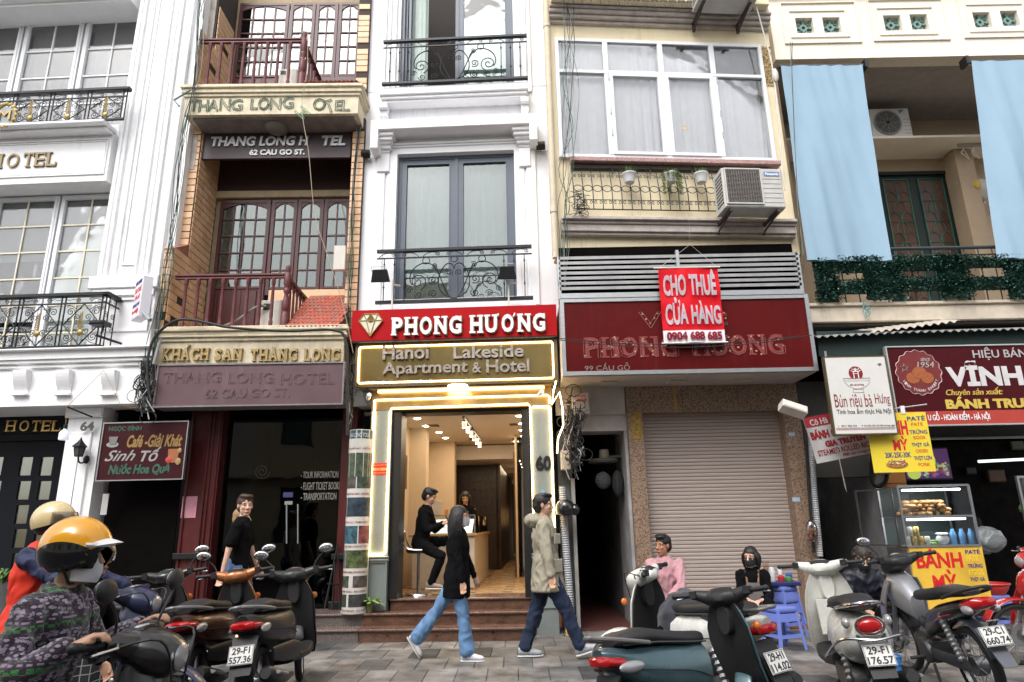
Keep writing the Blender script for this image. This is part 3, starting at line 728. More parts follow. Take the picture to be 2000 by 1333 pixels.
def leaf(px0,px1,z0,z1,zsplit,cols,rows,curt,arch=True,gm=GLSDK):
 ym=470 if z1<8 else 90
 x0,x1=X(px0,ym,dR),X(px1,ym,dR);t=.055;n=.011
 fr=MB().frame(x0,x1,z0,z1,t,dR-.03,dR+.03)
 lf=B.part('door_leaf',fr,REDWOOD)
 ax0,ax1,az1=x0+t,x1-t,z1-t
 top=MB();k=10
 for i in range(k):
  a0,a1=i/k,(i+1)/k
  f0,f1=[.105*(abs(2*q-1))**2.2+.015 for q in(a0,a1)]
  top.add([(ax0+(ax1-ax0)*a0,dR-.02,az1),(ax0+(ax1-ax0)*a1,dR-.02,az1),(ax0+(ax1-ax0)*a1,dR-.02,az1-f1),(ax0+(ax1-ax0)*a0,dR-.02,az1-f0),(ax0+(ax1-ax0)*a0,dR+.02,az1),(ax0+(ax1-ax0)*a1,dR+.02,az1),(ax0+(ax1-ax0)*a1,dR+.02,az1-f1),(ax0+(ax1-ax0)*a0,dR+.02,az1-f0)],[(0,3,2,1),(4,5,6,7),(3,7,6,2)])
 B.part('head_board',top,REDWOOD,lf)
 mb=MB();pz0=zsplit
 for i in range(1,cols):xx=ax0+(ax1-ax0)*i/cols;mb.box(xx-n,xx+n,dR-.02,dR+.02,pz0,az1)
 for j in range(0,rows):zz=pz0+(az1-pz0)*j/rows;mb.box(ax0,ax1,dR-.023,dR+.017,zz-n*(2.5 if j==0 else 1),zz+n)
 B.part('muntin',mb,REDWOOD,lf)
 for i in range(cols):
  for j in range(rows):
   B.part('pane',MB().box(ax0+(ax1-ax0)*i/cols+n,ax0+(ax1-ax0)*(i+1)/cols-n,dR-.003,dR+.003,pz0+(az1-pz0)*j/rows+n,pz0+(az1-pz0)*(j+1)/rows-n),gm,lf)
 if zsplit-z0>.2:
  nn=max(1,cols//2)
  for i in range(nn):
   a,b_=ax0+(ax1-ax0)*i/nn,ax0+(ax1-ax0)*(i+1)/nn
   B.part('door_panel',MB().box(a,b_,dR-.005,dR+.01,z0+t,zsplit).cbox(a+.05,b_-.05,dR-.022,dR-.004,z0+t+.05,zsplit-.06,.018),REDWOOD,lf)
 B.part('curtain',curtain_mb(ax0,ax1,zsplit,az1,dR+.09,folds=max(3,int((ax1-ax0)*12)),amp=.015,seed=int(px0)),curt,lf,smooth=True)
zt2=Z(550,392,dR);zsp=Z(480,562,dR);zbt=zc_low-.25
leaf(425,524,zbt,zt2,zsp,4,5,CURTG);leaf(527,577,zsp-.15,zt2,zsp-.02,2,5,CURTG)
leaf(579,629,zsp-.15,zt2,zsp-.02,2,5,CURTG);leaf(631,681,zsp-.15,zt2,zsp-.02,2,5,CURTG)
zt1=Z(580,8,dR);zs1=Z(600,148,dR)
leaf(462,560,zc_up_t-.1,zt1,Z(500,150,dR),4,5,CURTP,gm=GLS);leaf(563,612,zs1-.1,zt1,zs1,2,5,CURTP,gm=GLS)
leaf(614,657,zs1-.1,zt1,zs1,2,5,CURTP,gm=GLS);leaf(659,702,zs1-.1,zt1,zs1,2,5,CURTP,gm=GLS)
def slab(z0,z1,x0,x1,name,face0,face1):
 s=MB();s.box(x0+.04,x1-.04,dS+.02,dR,z0,z0+(z1-z0)*.62)
 B.part(name,s,CREAM2)
 m=MB();h=z1-z0
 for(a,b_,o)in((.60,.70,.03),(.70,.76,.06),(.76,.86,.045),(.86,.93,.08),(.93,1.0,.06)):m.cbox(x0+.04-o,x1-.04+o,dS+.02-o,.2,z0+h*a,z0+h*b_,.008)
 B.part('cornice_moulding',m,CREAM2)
xs0,xs1=X(356,200,dS),X(704,200,dS)
slab(zc_up_b,zc_up_t,xs0,xs1,'balcony_slab',0,1)
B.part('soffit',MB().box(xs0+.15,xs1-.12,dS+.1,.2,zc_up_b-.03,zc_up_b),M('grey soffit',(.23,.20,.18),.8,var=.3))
zl0=Z(490,709,dS)
slab(zl0,zc_low,X(303,670,dS),X(676,670,dS),'balcony_slab',0,1)
def rail(xa,xb,xs,zb,zt,xn,ret):
 r_=MB();r_.cbox(xa,xn,dS-.01,dS+.07,zt-.035,zt,.008);r_.cbox(xa,xn,dS+.005,dS+.055,zt-.075,zt-.045,.005)
 rp=B.part('railing',r_,MAROON)
 prof=[(.028,0),(.032,.10),(.022,.13),(.026,.2),(.024,.6),(.020,.85),(.030,.88),(.030,1)]
 for x in xs:
  h=zt-.07-zb
  B.part('baluster',MB().lathe([(r*1.05,zb+h*q)for r,q in prof],(x,dS+.03,0),n=4*2),MAROON,rp,smooth=True)
 h=zt-zb;pn=[(.06,0),(.06,.22),(.035,.27),(.052,.33),(.058,.42),(.04,.52),(.028,.60),(.045,.64),(.045,.68),(.030,.72),(.052,.80),(.052,.98),(.03,1.02),(.042,1.08),(.035,1.14),(.0,1.17)]
 B.part('newel_post',MB().lathe([(r,zb+h*q)for r,q in pn],(xn,dS+.03,0),n=16),MAROON,rp,smooth=True)
 s=MB();s.cbox(xn-.035,xn+.035,dS+.03,ret,zt-.10,zt-.06,.006)
 sr=B.part('return_rail',s,MAROON,rp)
 k=5
 for i in range(k):
  y=dS+.03+(ret-dS)*(i+1)/(k+1)
  B.part('return_baluster',MB().lathe([(r*.9,zb+(zt-.1-zb)*q)for r,q in prof],(xn,y,0),n=8),MAROON,rp,smooth=True)
rail(X(342,540,dS),0,[X(p,590,dS)for p in(358,382,406,431,456,480,505,530)],zc_low,Z(450,535,dS),X(557,590,dS),.55)
rail(X(388,80,dS),0,[X(p,120,dS)for p in(406,428,450,473,496,519,541,564)],zc_up_t,Z(480,75,dS),X(591,110,dS),.55)
ROOFT=[M('red roof tile %d'%i,c,.55,var=.35,scale=25,bump=.3,streak=.0)for i,c in enumerate([(.42,.10,.06),(.36,.085,.055),(.30,.12,.09)])]
rtm={}
def tiled_roof(xa,xb,z0,z1,d0,d1,rows,cols,taper=0.0):
 T_=Thing('tiled_canopy','small red clay tile roof beside the newel post of the %s maroon balcony'%('lower' if z0<5 else 'upper'),'roof',FT,(xa,d0,z0))
 for j in range(rows):
  a=j/rows
  for i in range(cols):
   xx=xa+(xb-xa)*(i+(.5 if j%2 else 0))/cols
   if xx<xa+taper*a-.02:continue
   w=(xb-xa)/cols;k=rt.randrange(3)
   if(k,round(w,3))not in rtm:
    ln=.155;m=MB()
    pts=[(-w/2+.002,0),(-w/2+.002,-.10),(-w*.32,-.135),(0,-.155),(w*.32,-.135),(w/2-.002,-.10),(w/2-.002,0)]
    n=len(pts);m.add([(p[0],p[1],.012*(1-(2*p[0]/w)**2)+.012)for p in pts]+[(p[0],p[1],0)for p in pts],[tuple(range(n))[::-1],tuple(range(n,2*n))]+[(i_,(i_+1)%n,(i_+1)%n+n,i_+n)for i_ in range(n)])
    rtm[(k,round(w,3))]=m.mesh('roof_tile',ROOFT[k])
   y=d0+(d1-d0)*(a+1.2/rows);z=z0+(z1-z0)*(a+1.2/rows)
   T_.inst('roof_tile',rtm[(k,round(w,3))],(xx-xa,y-d0,z-z0+.015),rot=(atan2(z1-z0,d1-d0),rt.uniform(-.03,.03),0))
 T_.part('batten',MB().add([(xa,d0,z0),(xb,d0,z0),(xb,d1,z1),(xa+taper,d1,z1),(xa,d0,z0-.03),(xb,d0,z0-.03),(xb,d1,z1-.03),(xa+taper,d1,z1-.03)],[(0,3,2,1),(4,5,6,7),(0,1,5,4),(1,2,6,5),(2,3,7,6),(3,0,4,7)]),GROUT)
tiled_roof(X(561,637,dS),X(667,637,dS),Z(610,641,dS),Z(630,582,.25),dS-.03,.25,9,13,.10)
tiled_roof(X(597,164,dS),X(704,164,dS),zc_up_t+.01,zc_up_t+.30,dS-.03,.25,7,13,.08)
def neon(T,F,s,px,d,mat,r=.007,name='neon_letter',rot=0.0,bold=.0):
 x0,x1,z0,z1=F.rect(*px,d)
 c=bpy.data.curves.new('t','FONT');c.body=s;c.size=1;c.fill_mode='NONE';c.offset=bold;c.resolution_u=2
 o=bpy.data.objects.new('t',c);COL.objects.link(o);dg=bpy.context.evaluated_depsgraph_get()
 me=bpy.data.meshes.new_from_object(o.evaluated_get(dg));vs=[v.co.copy()for v in me.vertices];ed=[tuple(e.vertices)for e in me.edges]
 bpy.data.objects.remove(o)
 xs=[v.x for v in vs];ys=[v.y for v in vs];a0,a1,b0,b1=min(xs),max(xs),min(ys),max(ys)
 P=[]
 cx,cz=(x0+x1)/2,(z0+z1)/2
 for v in vs:
  p=Vector((x0+(x1-x0)*(v.x-a0)/(a1-a0)-cx,0,z0+(z1-z0)*(v.y-b0)/(b1-b0)-cz));p=Matrix.Rotation(rot,3,'Y')@p
  P.append(p+Vector((cx,d-r,cz)))
 adj={}
 for a,b_ in ed:adj.setdefault(a,[]).append(b_);adj.setdefault(b_,[]).append(a)
 seen=set();mb=MB()
 for st in adj:
  if st in seen:continue
  loop=[st];seen.add(st);cur=st
  while True:
   nx=[q for q in adj[cur]if q not in seen]
   if not nx:break
   cur=nx[0];seen.add(cur);loop.append(cur)
  if len(loop)>2:mb.tube([P[i]for i in loop],r,5,closed=True)
 T.part(name,mb,mat)
NEON=M('dead neon tube green',(.03,.10,.06),.3)
nd=dS+.015
for s,p in(('T',(371,196,388,218)),('H',(389,196,407,218)),('A',(407,196,427,217)),('N',(430,194,450,216)),('G',(452,195,474,216)),('L',(490,194,504,214)),('O',(505,192,526,215)),('N',(528,193,549,214)),('G',(552,190,573,212)),('O',(612,193,636,216)),('E',(655,197,668,216)),('L',(668,196,684,217))):
 neon(B,FT,s,p,nd,NEON)
neon(B,FT,'H',(582,210,600,232),nd-.03,M('neon tube bright green',(.04,.30,.14),.3),rot=-.8);neon(B,FT,'T',(634,196,652,220),nd,NEON,rot=-.35)
bl=MB();r0,r1,z0,z1=FT.rect(318,677,664,706,dS)
ws=[]
serifw=serif_word(MB(),'KHÁCH',X(318,690,dS),X(410,690,dS),Z(365,705,dS),Z(365,681,dS),dS+.02,.045,bold=.03)
B.part('bronze_lettering',serifw,BRONZE)
B.part('bronze_lettering',serif_word(MB(),'SAN',X(419,690,dS),X(475,690,dS),Z(445,705,dS),Z(445,682,dS),dS+.02,.045,bold=.03),BRONZE)
B.part('bronze_lettering',serif_word(MB(),'THĂNG',X(489,690,dS),X(583,690,dS),Z(535,706,dS),Z(535,682,dS),dS+.02,.045,bold=.03),BRONZE)
B.part('bronze_lettering',serif_word(MB(),'LONG',X(594,690,dS),X(666,690,dS),Z(630,706,dS),Z(630,682,dS),dS+.02,.045,bold=.03),BRONZE)
c=FT.at(541,241,-.1)
T=Thing('ceiling_lamp','round dim glass ceiling lamp under the upper balcony slab','lamp',FT,(c.x,c.y,zc_up_b-.03))
T.part('lamp_shade',MB().lathe([(.0,zc_up_b-.14),(.10,zc_up_b-.13),(.18,zc_up_b-.08),(.2,zc_up_b-.04)],(c.x,c.y,0),n=24),M('dull lamp glass',(.16,.15,.12),.3),smooth=True)
PURP=M('plum signboard',(.052,.030,.036),.42,var=.12,scale=4)
x0,x1,z0,z1=FT.rect(386,258,685,309,.06)
T=Thing('hotel_signboard','plum signboard with white letters reading THANG LONG H TEL hung under the upper balcony','sign',FT,(x0,.06,z0))
T.part('board',MB().box(x0,x1,.06,.12,z0,z1),PURP)
LET=M('chrome edged letters',(.55,.55,.54),.35,metal=.3,var=.2)
T.part('letters',ptext(MB(),FT,'THANG LONG H',413,268,603,287,.06,.03,bold=.035,shear=.12),LET);T.part('letters',ptext(MB(),FT,'TEL',629,267,676,286,.06,.03,bold=.035,shear=.12),LET)
T.part('letters',ptext(MB(),FT,'62 CAU GO ST.',488,293,596,304,.06,.02,bold=.04),LET)
x0,x1,z0,z1=FT.rect(305,711,670,792,dS-.06)
T=Thing('hotel_lightbox','long plum lightbox with faded THANG LONG HOTEL outline below the bronze letters','sign',FT,(x0,dS,z0))
PU2=M('faded plum panel',(.115,.060,.070),.48,var=.18,scale=2.2,streak=.25,dirt=(.35,.30,.30))
T.part('case',MB().box(x0,x1,dS-.05,dS+.25,z0,z1),PU2);T.part('frame',MB().frame(x0-.012,x1+.012,z0-.012,z1+.012,.022,dS-.068,dS+.26),M('grey trim',(.22,.20,.20),.5,var=.3,scale=20))
OUT=M('faded outline',(.22,.15,.16),.6)
for s,p in(('THANG',(320,728,432,748)),('LONG',(447,729,534,749)),('HOTEL',(549,730,654,751)),('62 CAU GO ST.',(402,760,566,777))):neon(T,FT,s,p,dS-.052,OUT,r=.0035,name='lettering',bold=.02)
dot=MB()
for i in range(80):dot.box(x0+.03+(x1-x0-.06)*i/79-.003,x0+.03+(x1-x0-.06)*i/79+.003,dS-.055,dS-.05,z0+.022,z0+.028)
T.part('screw_row',dot,OUT,kind='stuff')
gd=.25
RED2=M('dark red lacquered timber',(.085,.010,.010),.4,var=.35,scale=5,stretch=(1,1,.3),bump=.05)
def gr(a,b_,c,d_,d):return FT.rect(a,b_,c,d_,d)
ztop=zl0-.02
x0,x1,_,_=gr(357,950,421,1000,gd-.2)
s=MB().box(x0,x1,gd-.2,gd+.4,-.1,ztop)
for q in(.05,.60,.72,.90):s.cbox(x0+(x1-x0)*q,x0+(x1-x0)*q+.025,gd-.23,gd-.2,.2,ztop-.1,.008)
sf=B.part('timber_pillar',s,RED2);zb0,zb1=FT.at(390,1092,gd-.2).z,FT.at(390,1080,gd-.2).z
B.part('base_moulding',MB().cbox(x0-.03,x1+.03,gd-.27,gd-.2,zb0,zb1,.01),BLACK)
x0b,x1b,_,_=gr(421,950,671,1000,gd)
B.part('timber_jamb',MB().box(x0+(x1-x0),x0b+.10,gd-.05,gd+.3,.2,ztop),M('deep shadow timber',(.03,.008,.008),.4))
SHOPG=glass('shopfront glass',(.10,.11,.11),refl=.75,base=.01)
B.part('shop_glazing',MB().box(x0b+.10,x1b,gd,gd+.01,.33,ztop),SHOPG)
B.part('head_beam',MB().box(x0b,x1b,gd-.1,gd+.1,ztop-.25,ztop),REDWOOD)
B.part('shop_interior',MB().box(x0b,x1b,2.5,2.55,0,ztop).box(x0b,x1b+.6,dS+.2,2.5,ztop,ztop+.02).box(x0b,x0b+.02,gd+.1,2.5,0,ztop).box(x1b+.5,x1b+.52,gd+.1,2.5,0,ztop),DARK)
IL=M('grey window lettering',(.26,.25,.23),.6)
for s_,p in(('- TOUR INFORMATION',(588,921,661,934)),('- FLIGHT TICKET BOOKIN',(588,942,668,957)),('- TRANSPORTATION',(588,963,657,977))):B.part('window_lettering',ptext(MB(),FT,s_,*p,gd-.002,.002,bold=.012),IL)
sw=MB();q=FT.rect(472,905,552,938,gd-.002);sw.tube(spiral((q[0]+q[1])/2,(q[2]+q[3])/2,.02,.12,0,2.0,gd-.004,30),.012,5,flat=.3)
B.part('window_emblem',sw,M('faint emblem',(.05,.05,.055),.6))
for px in(560,582):B.part('door_handle',MB().tube([FT.at(px,985,gd-.06),FT.at(px,1062,gd-.06)],.012,8).tube([FT.at(px,990,gd-.06),FT.at(px,990,gd)],.008,6).tube([FT.at(px,1057,gd-.06),FT.at(px,1057,gd)],.008,6),STEEL)
q=FT.rect(553,962,572,978,gd-.002);B.part('sticker',MB().box(q[0],q[1],gd-.006,gd,q[2]+(q[3]-q[2])*.4,q[3]),M('blue sticker',(.05,.05,.16),.5));B.part('sticker',MB().box(q[0]+.03,q[1],gd-.006,gd,q[2]-.06,q[2]-.01),M('grey sticker',(.3,.3,.3),.5))
q=FT.rect(355,970,384,1012,gd-.2);
single('pink_notice','faded pink paper notice taped on the dark red pillar','notice',FT,MB().box(q[0],q[1],gd-.206,gd-.2,q[2],q[3]).box(q[0]+.01,q[1]-.03,gd-.209,gd-.206,q[2]+.02,q[3]-.02),M('faded pink paper',(.68,.30,.38),.7,var=.2),o=(q[0],gd-.2,q[2]))
x0,x1,_,_=gr(662,950,678,1000,gd-.1)
B.part('timber_jamb',MB().box(x0,x1+.1,gd-.1,gd+.3,.3,ztop),RED2);B.part('base_moulding',MB().cbox(x0-.06,x1+.06,gd-.16,gd-.1,.98,1.06,.01).cbox(x0-.06,x1+.06,gd-.16,gd-.1,.3,.42,.01),BLACK)
GRAN=M('grey brown granite',(.17,.145,.13),.35,var=.2,scale=60,speck=(160,(.06,.05,.05)))
GRANT=M('polished tread granite',(.20,.15,.135),.25,var=.15,scale=60,speck=(200,(.10,.07,.06)))
xa,xb=X(150,1200,-.3),X(706,1200,-.5)
stp=Thing('entrance_steps','two low grey granite steps in front of the dark glass shopfront','steps',FT,((xa+xb)/2,-.7,0))
stp.part('riser',MB().box(xa,xb,-.66,gd,-.02,.13),GRAN);stp.part('tread',MB().cbox(xa,xb,-.69,gd,.13,.16,.008),GRANT)
stp.part('riser',MB().box(xa,xb,-.36,gd,.161,.285),GRAN);stp.part('tread',MB().cbox(xa,xb,-.39,gd+.02,.285,.315,.008),GRANT)
def poster_col():
 c=FT.at(692,1190,-.30);z0,z1=.316,FT.at(692,842,-.30).z;r=.168
 T=Thing('poster_column','round column wrapped in tour posters between the dark shopfront and the jewellery door','column',FT,(c.x,c.y,z0))
 T.part('shaft',MB().lathe([(r,z0),(r,z1)],(c.x,c.y,0),n=28),M('poster paper',(.58,.56,.52),.45,var=.1,scale=12),smooth=True)
 T.part('base_ring',MB().lathe([(r+.012,z0),(r+.012,z0+.03)],(c.x,c.y,0),n=28),M('grey ring',(.45,.44,.42),.5))
 def patch(a0,a1,zb,zt,m,name='picture',off=.002):
  n=8;g=MB().grid(lambda u,v:(c.x+(r+off)*sin(a0+(a1-a0)*u),c.y-(r+off)*cos(a0+(a1-a0)*u),zb+(zt-zb)*v),n,1)
  T.part(name,g,m,smooth=True)
 cols=[(.03,.05,.07),(.07,.10,.06),(.05,.12,.16),(.10,.08,.07),(.22,.06,.06),(.05,.07,.05),(.14,.17,.19),(.05,.05,.05),(.10,.13,.05)]
 pm=[M('tour photo %d'%i,cc,.4,var=.9,scale=14)for i,cc in enumerate(cols)]
 H_=z1-z0;patch(-1.5,1.5,z1-.13,z1-.01,M('teal heading band',(.04,.09,.10),.5))
 def ptx(s,a0,a1,zb,zt,m):
  mb=put_text(MB(),s,0,1,0,1,0,.0,bold=.02);mb.v=[(c.x+(r+.004)*sin(a0+(a1-a0)*v[0]),c.y-(r+.004)*cos(a0+(a1-a0)*v[0]),zb+(zt-zb)*v[2])for v in mb.v]
  T.part('lettering',mb,m)
 ptx('HA LONG TOUR',-.9,1.0,z1-.11,z1-.05,PAPERW)
 rows=[(.865,.73,((-1.4,1.35),)),(.73,.665,((-1.3,-.1),(0,1.3))),(.615,.51,((-1.4,-1.0),(-.9,1.3))),(.46,.365,((-1.4,.2),(.3,1.35))),(.33,.235,((-1.4,-.8),(-.75,1.3))),(.195,.135,((-1.4,-.35),(.0,1.3))),(.10,.035,((-1.4,-.5),(-.3,1.35)))]
 k=0
 for(t,b_,sp)in rows:
  for a in sp:patch(a[0],a[1],z0+H_*b_,z0+H_*t,pm[(k*2+1)%len(pm)]);k+=1
 caps=['HALONG BAY - CAT BA','HALONG BAY CRUISE','HOA LU - TAM COC','STREET AND COOKING TOUR','PERFUME PAGODA','TAM COC - BAI DINH','TRADITIONAL VILLAGE']
 for i,(s,f)in enumerate(zip(caps,(.885,.63,.475,.345,.21,.11,.012))):ptx(s,-1.1,1.1,z0+H_*f,z0+H_*f+.025,M('brick red print',(.40,.09,.07),.5))
poster_col()
q=FT.rect(653,483,676,530,-.1)
single('meter_box','white meter box hung on wires in front of the maroon doors','box',FT,MB().cbox(q[0],q[1],-.16,-.08,q[2],q[3],.008),M('aged white enamel',(.62,.58,.52),.5,var=.1),o=(q[0],-.1,q[2]))
q=FT.rect(663,492,672,499,-.17);single('meter_window','small dark window on the white meter box','window',FT,MB().box(q[0],q[1],-.166,-.161,q[2],q[3]),BLACK,o=(q[0],-.16,q[2]))if False else None
def ac_unit(name_label,F,px,d,depth=.28,grille='right',fan=True,badge=None,logo=None,body=None,group=None):
 x0,x1,z0,z1=F.rect(*px,d);body=body or M('aged white enamel')
 T=Thing('air_conditioner',name_label,'air conditioner',F,((x0+x1)/2,d+depth/2,z0),group=group)
 T.part('case',MB().cbox(x0,x1,d,d+depth,z0,z1,.02),body)
 return T,(x0,x1,z0,z1)
T,q=ac_unit('small white air conditioner behind the railing of the lower maroon balcony',FT,(508,586,547,640),dS+.15)
T.part('grille',MB().box(q[0]+.04,q[0]+.17,dS+.145,dS+.15,q[3]-.16,q[3]-.06),BLACK)
T.part('hose',MB().tube(bez((q[0]+.1,dS+.1,q[2]+.32),(q[0]-.1,dS+.05,q[2]+.36),(q[0]-.2,dS+.1,q[2]+.1),(q[0]-.5,dS+.12,q[2]+.03),12),.022,8),M('grey insulated hose',(.25,.23,.20),.8),smooth=True)
T,q=ac_unit('small white air conditioner behind the railing of the upper maroon balcony',FT,(544,134,580,165),dS+.15)
T.part('grille',MB().box(q[0]+.03,q[0]+.12,dS+.145,dS+.15,q[3]-.12,q[3]-.05),BLACK)
#  white narrow house with the jewellery shop
FW=Frame(890,9.9,.038)
Wb=Thing('white_hotel_building','bright white narrow house with grey framed windows over the lit jewellery shop','building',FW,(0,0,0))
def XW(px,py,d=0):return FW.at(px,py,d).x
def ZW(px,py,d=0):return FW.at(px,py,d).z
xw0,xw1=XW(694,330),XW(1081,330)
zsb=ZW(890,655,-.5);zg1=ZW(890,751,-.45)
u0,u1,_,uz=FW.rect(783,-60,1002,160,0);v0,v1,vz0,vz1=FW.rect(773,300,1007,596,0)
vz0=ZW(890,590,-.3)
wm=MB().wall(xw0,xw1,zg1-.2,13,0,.35,[(u0,u1,ZW(890,160,-.25),12.5),(v0,v1,vz0,vz1)])
Wb.part('wall',wm,WHITE2)
Wb.part('side_wall',MB().box(xw0,xw0+.1,.36,6,-.1,13).box(xw1-.1,xw1,.36,6,zg1,13),WHITE2)
j=MB()
for py in(182,310):j.box(xw0,XW(740,py),-.004,.0,ZW(710,py)-.006,ZW(710,py)+.006);j.box(XW(1034,py),xw1,-.004,0,ZW(1060,py-14)-.006,ZW(1060,py-14)+.006)
Wb.part('wall_joint',j,M('joint shadow paint',(.55,.55,.56),.7))
sr=MB();sr.frame(v0-.16,v1+.16,vz0,vz1+.16,.16,-.03,.002);sr.frame(v0-.08,v1+.08,vz0,vz1+.08,.08,-.045,-.028)
sr.cbox(v0-.22,v1+.22,-.07,0,vz1+.16,vz1+.20,.008);sr.cbox(v0-.18,v1+.18,-.055,0,vz1+.12,vz1+.155,.008)
for x in(v0-.36,v1+.20):sr.cbox(x,x+.16,-.04,.001,vz0,vz1+.22,.01)
Wb.part('window_surround',sr,WHITE2)
s2=MB();zr=ZW(890,170,-.25)
for o in(.30,.22,.12):s2.cbox(u0-o,u0-o+.06,-.05,.0,zr,12.5,.008);s2.cbox(u1+o-.06,u1+o,-.05,.0,zr,12.5,.008)
Wb.part('surround_strip',s2,WHITE2)
hx0,hx1,hz0,hz1=FW.rect(724,228,1049,247,-.34)
hd=MB();hd.cbox(hx0+.13,hx1-.13,-.34,0,hz0,hz1,.01)
hd.cbox(hx0,hx0+.13,-.34,0,ZW(735,289,-.34),hz1,.01);hd.cbox(hx1-.13,hx1,-.34,0,ZW(1040,273,-.34),hz1,.01)
Wb.part('hood',hd,WHITE2)
for a,b_,sg in((740,763,1),(1012,1035,-1)):
 xa,xb=XW(a,260,-.05),XW(b_,260,-.05);q=MB();zt=hz0
 for k,(dz,e,dd)in enumerate(((.0,.10,.28),(.06,.07,.24),(.10,.05,.19),(.16,.03,.14),(.21,.0,.09))):
  x0_,x1_=(xa,xb+e)if sg>0 else(xa-e,xb)
  q.cbox(x0_,x1_,-dd,0,zt-dz-.07,zt-dz,.01)
 q.cbox(xa,xb,-.07,0,zt-.62,zt-.21,.01)
 Wb.part('bracket',q,WHITE2)
bx0,bx1,bz0,bz1=FW.rect(741,165,1032,190,-.3)
b=MB();b.cbox(bx0,bx1,-.30,.2,bz0+(bz1-bz0)*.42,bz1,.01);b.cbox(bx0+.02,bx1-.02,-.26,.2,bz0+(bz1-bz0)*.2,bz0+(bz1-bz0)*.42,.008);b.cbox(bx0+.05,bx1-.05,-.22,.2,bz0,bz0+(bz1-bz0)*.2,.006)
Wb.part('balcony_slab',b,WHITE2)
for a,b_ in((741,757),(1017,1033)):
 xa,xb=XW(a,200,-.2),XW(b_,200,-.2);q=MB().cbox(xa,xb,-.24,0,bz0-.10,bz0,.01);q.cbox(xa+.005,xb-.005,-.17,0,bz0-.22,bz0-.10,.01)
 for k in range(3):q.box(xa+.025+.04*k,xa+.035+.04*k,-.175,-.17,bz0-.19,bz0-.12)
 for k in range(4):q.ball((xa+.015+.037*k,-.165,bz0-.215),.018,6,5)
 Wb.part('console',q,WHITE2)
for k in range(11):
 pa=764+k*23;r=FW.rect(pa,204-k*1.15,pa+16,229-k*1.15,-.06)
 Wb.part('dentil_panel',MB().frame(r[0]-.012,r[1]+.012,r[2]-.1,r[3]+.012,.012,-.03,.001),WHITE2)
Wb.part('under_sill',MB().box(XW(757,220,-.03),XW(1015,210,-.03),-.012,.001,hz1,bz0),WHITE2)
GBL=M('blue grey aluminium',(.085,.105,.14),.35,var=.06)
CG2=M('pale grey curtain',(.52,.56,.55),.85,var=.06);CGR=M('mint grey curtain',(.50,.58,.54),.85,var=.06)
def casement(x0,x1,z0,z1,d,curt,open_left=False,gl=GLS):
 fr=Wb.part('window',MB().frame(x0,x1,z0,z1,.055,d-.05,d+.06).box((x0+x1)/2-.03,(x0+x1)/2+.03,d-.05,d+.06,z0+.055,z1-.055),GBL)
 xm=(x0+x1)/2
 for(a,b_,lf)in((x0+.055,xm-.03,True),(xm+.03,x1-.055,False)):
  if lf and open_left:
   Wb.part('curtain',curtain_mb(a+.02,a+(b_-a)*.42,z0+.05,z1,d+.16,folds=4,amp=.03,seed=4),curt,fr,smooth=True)
   Wb.part('sash',MB().frame(a,a+.10,z0+.06,z1-.06,.04,d+.02,d+.5),GBL,fr)
   continue
  t=.085
  Wb.part('sash',MB().frame(a,b_,z0+.055,z1-.055,t,d-.035,d+.03).frame(a+t*.8,b_-t*.8,z0+.055+t*.8,z1-.055-t*.8,.02,d-.045,d-.03),GBL,fr)
  Wb.part('pane',MB().box(a+t,b_-t,d-.003,d+.003,z0+.055+t,z1-.055-t),gl,fr)
  Wb.part('curtain',curtain_mb(a+t-.03,b_-t+.03,z0+.1,z1-.1,d+.16,folds=6,amp=.016,seed=9 if lf else 5),curt,fr,smooth=True)
 return fr
casement(v0,v1,vz0,vz1,.12,CG2)
casement(u0,u1,ZW(890,162,-.25),12.5,.12,CGR,open_left=True)
Wb.part('room_wall',MB().box(xw0+.1,xw1-.1,1.9,1.95,zg1+.3,13).box(xw0+.1,xw1-.1,.4,1.9,ZW(890,240),ZW(890,225)),M('dim warm room',(.06,.05,.045),.9))
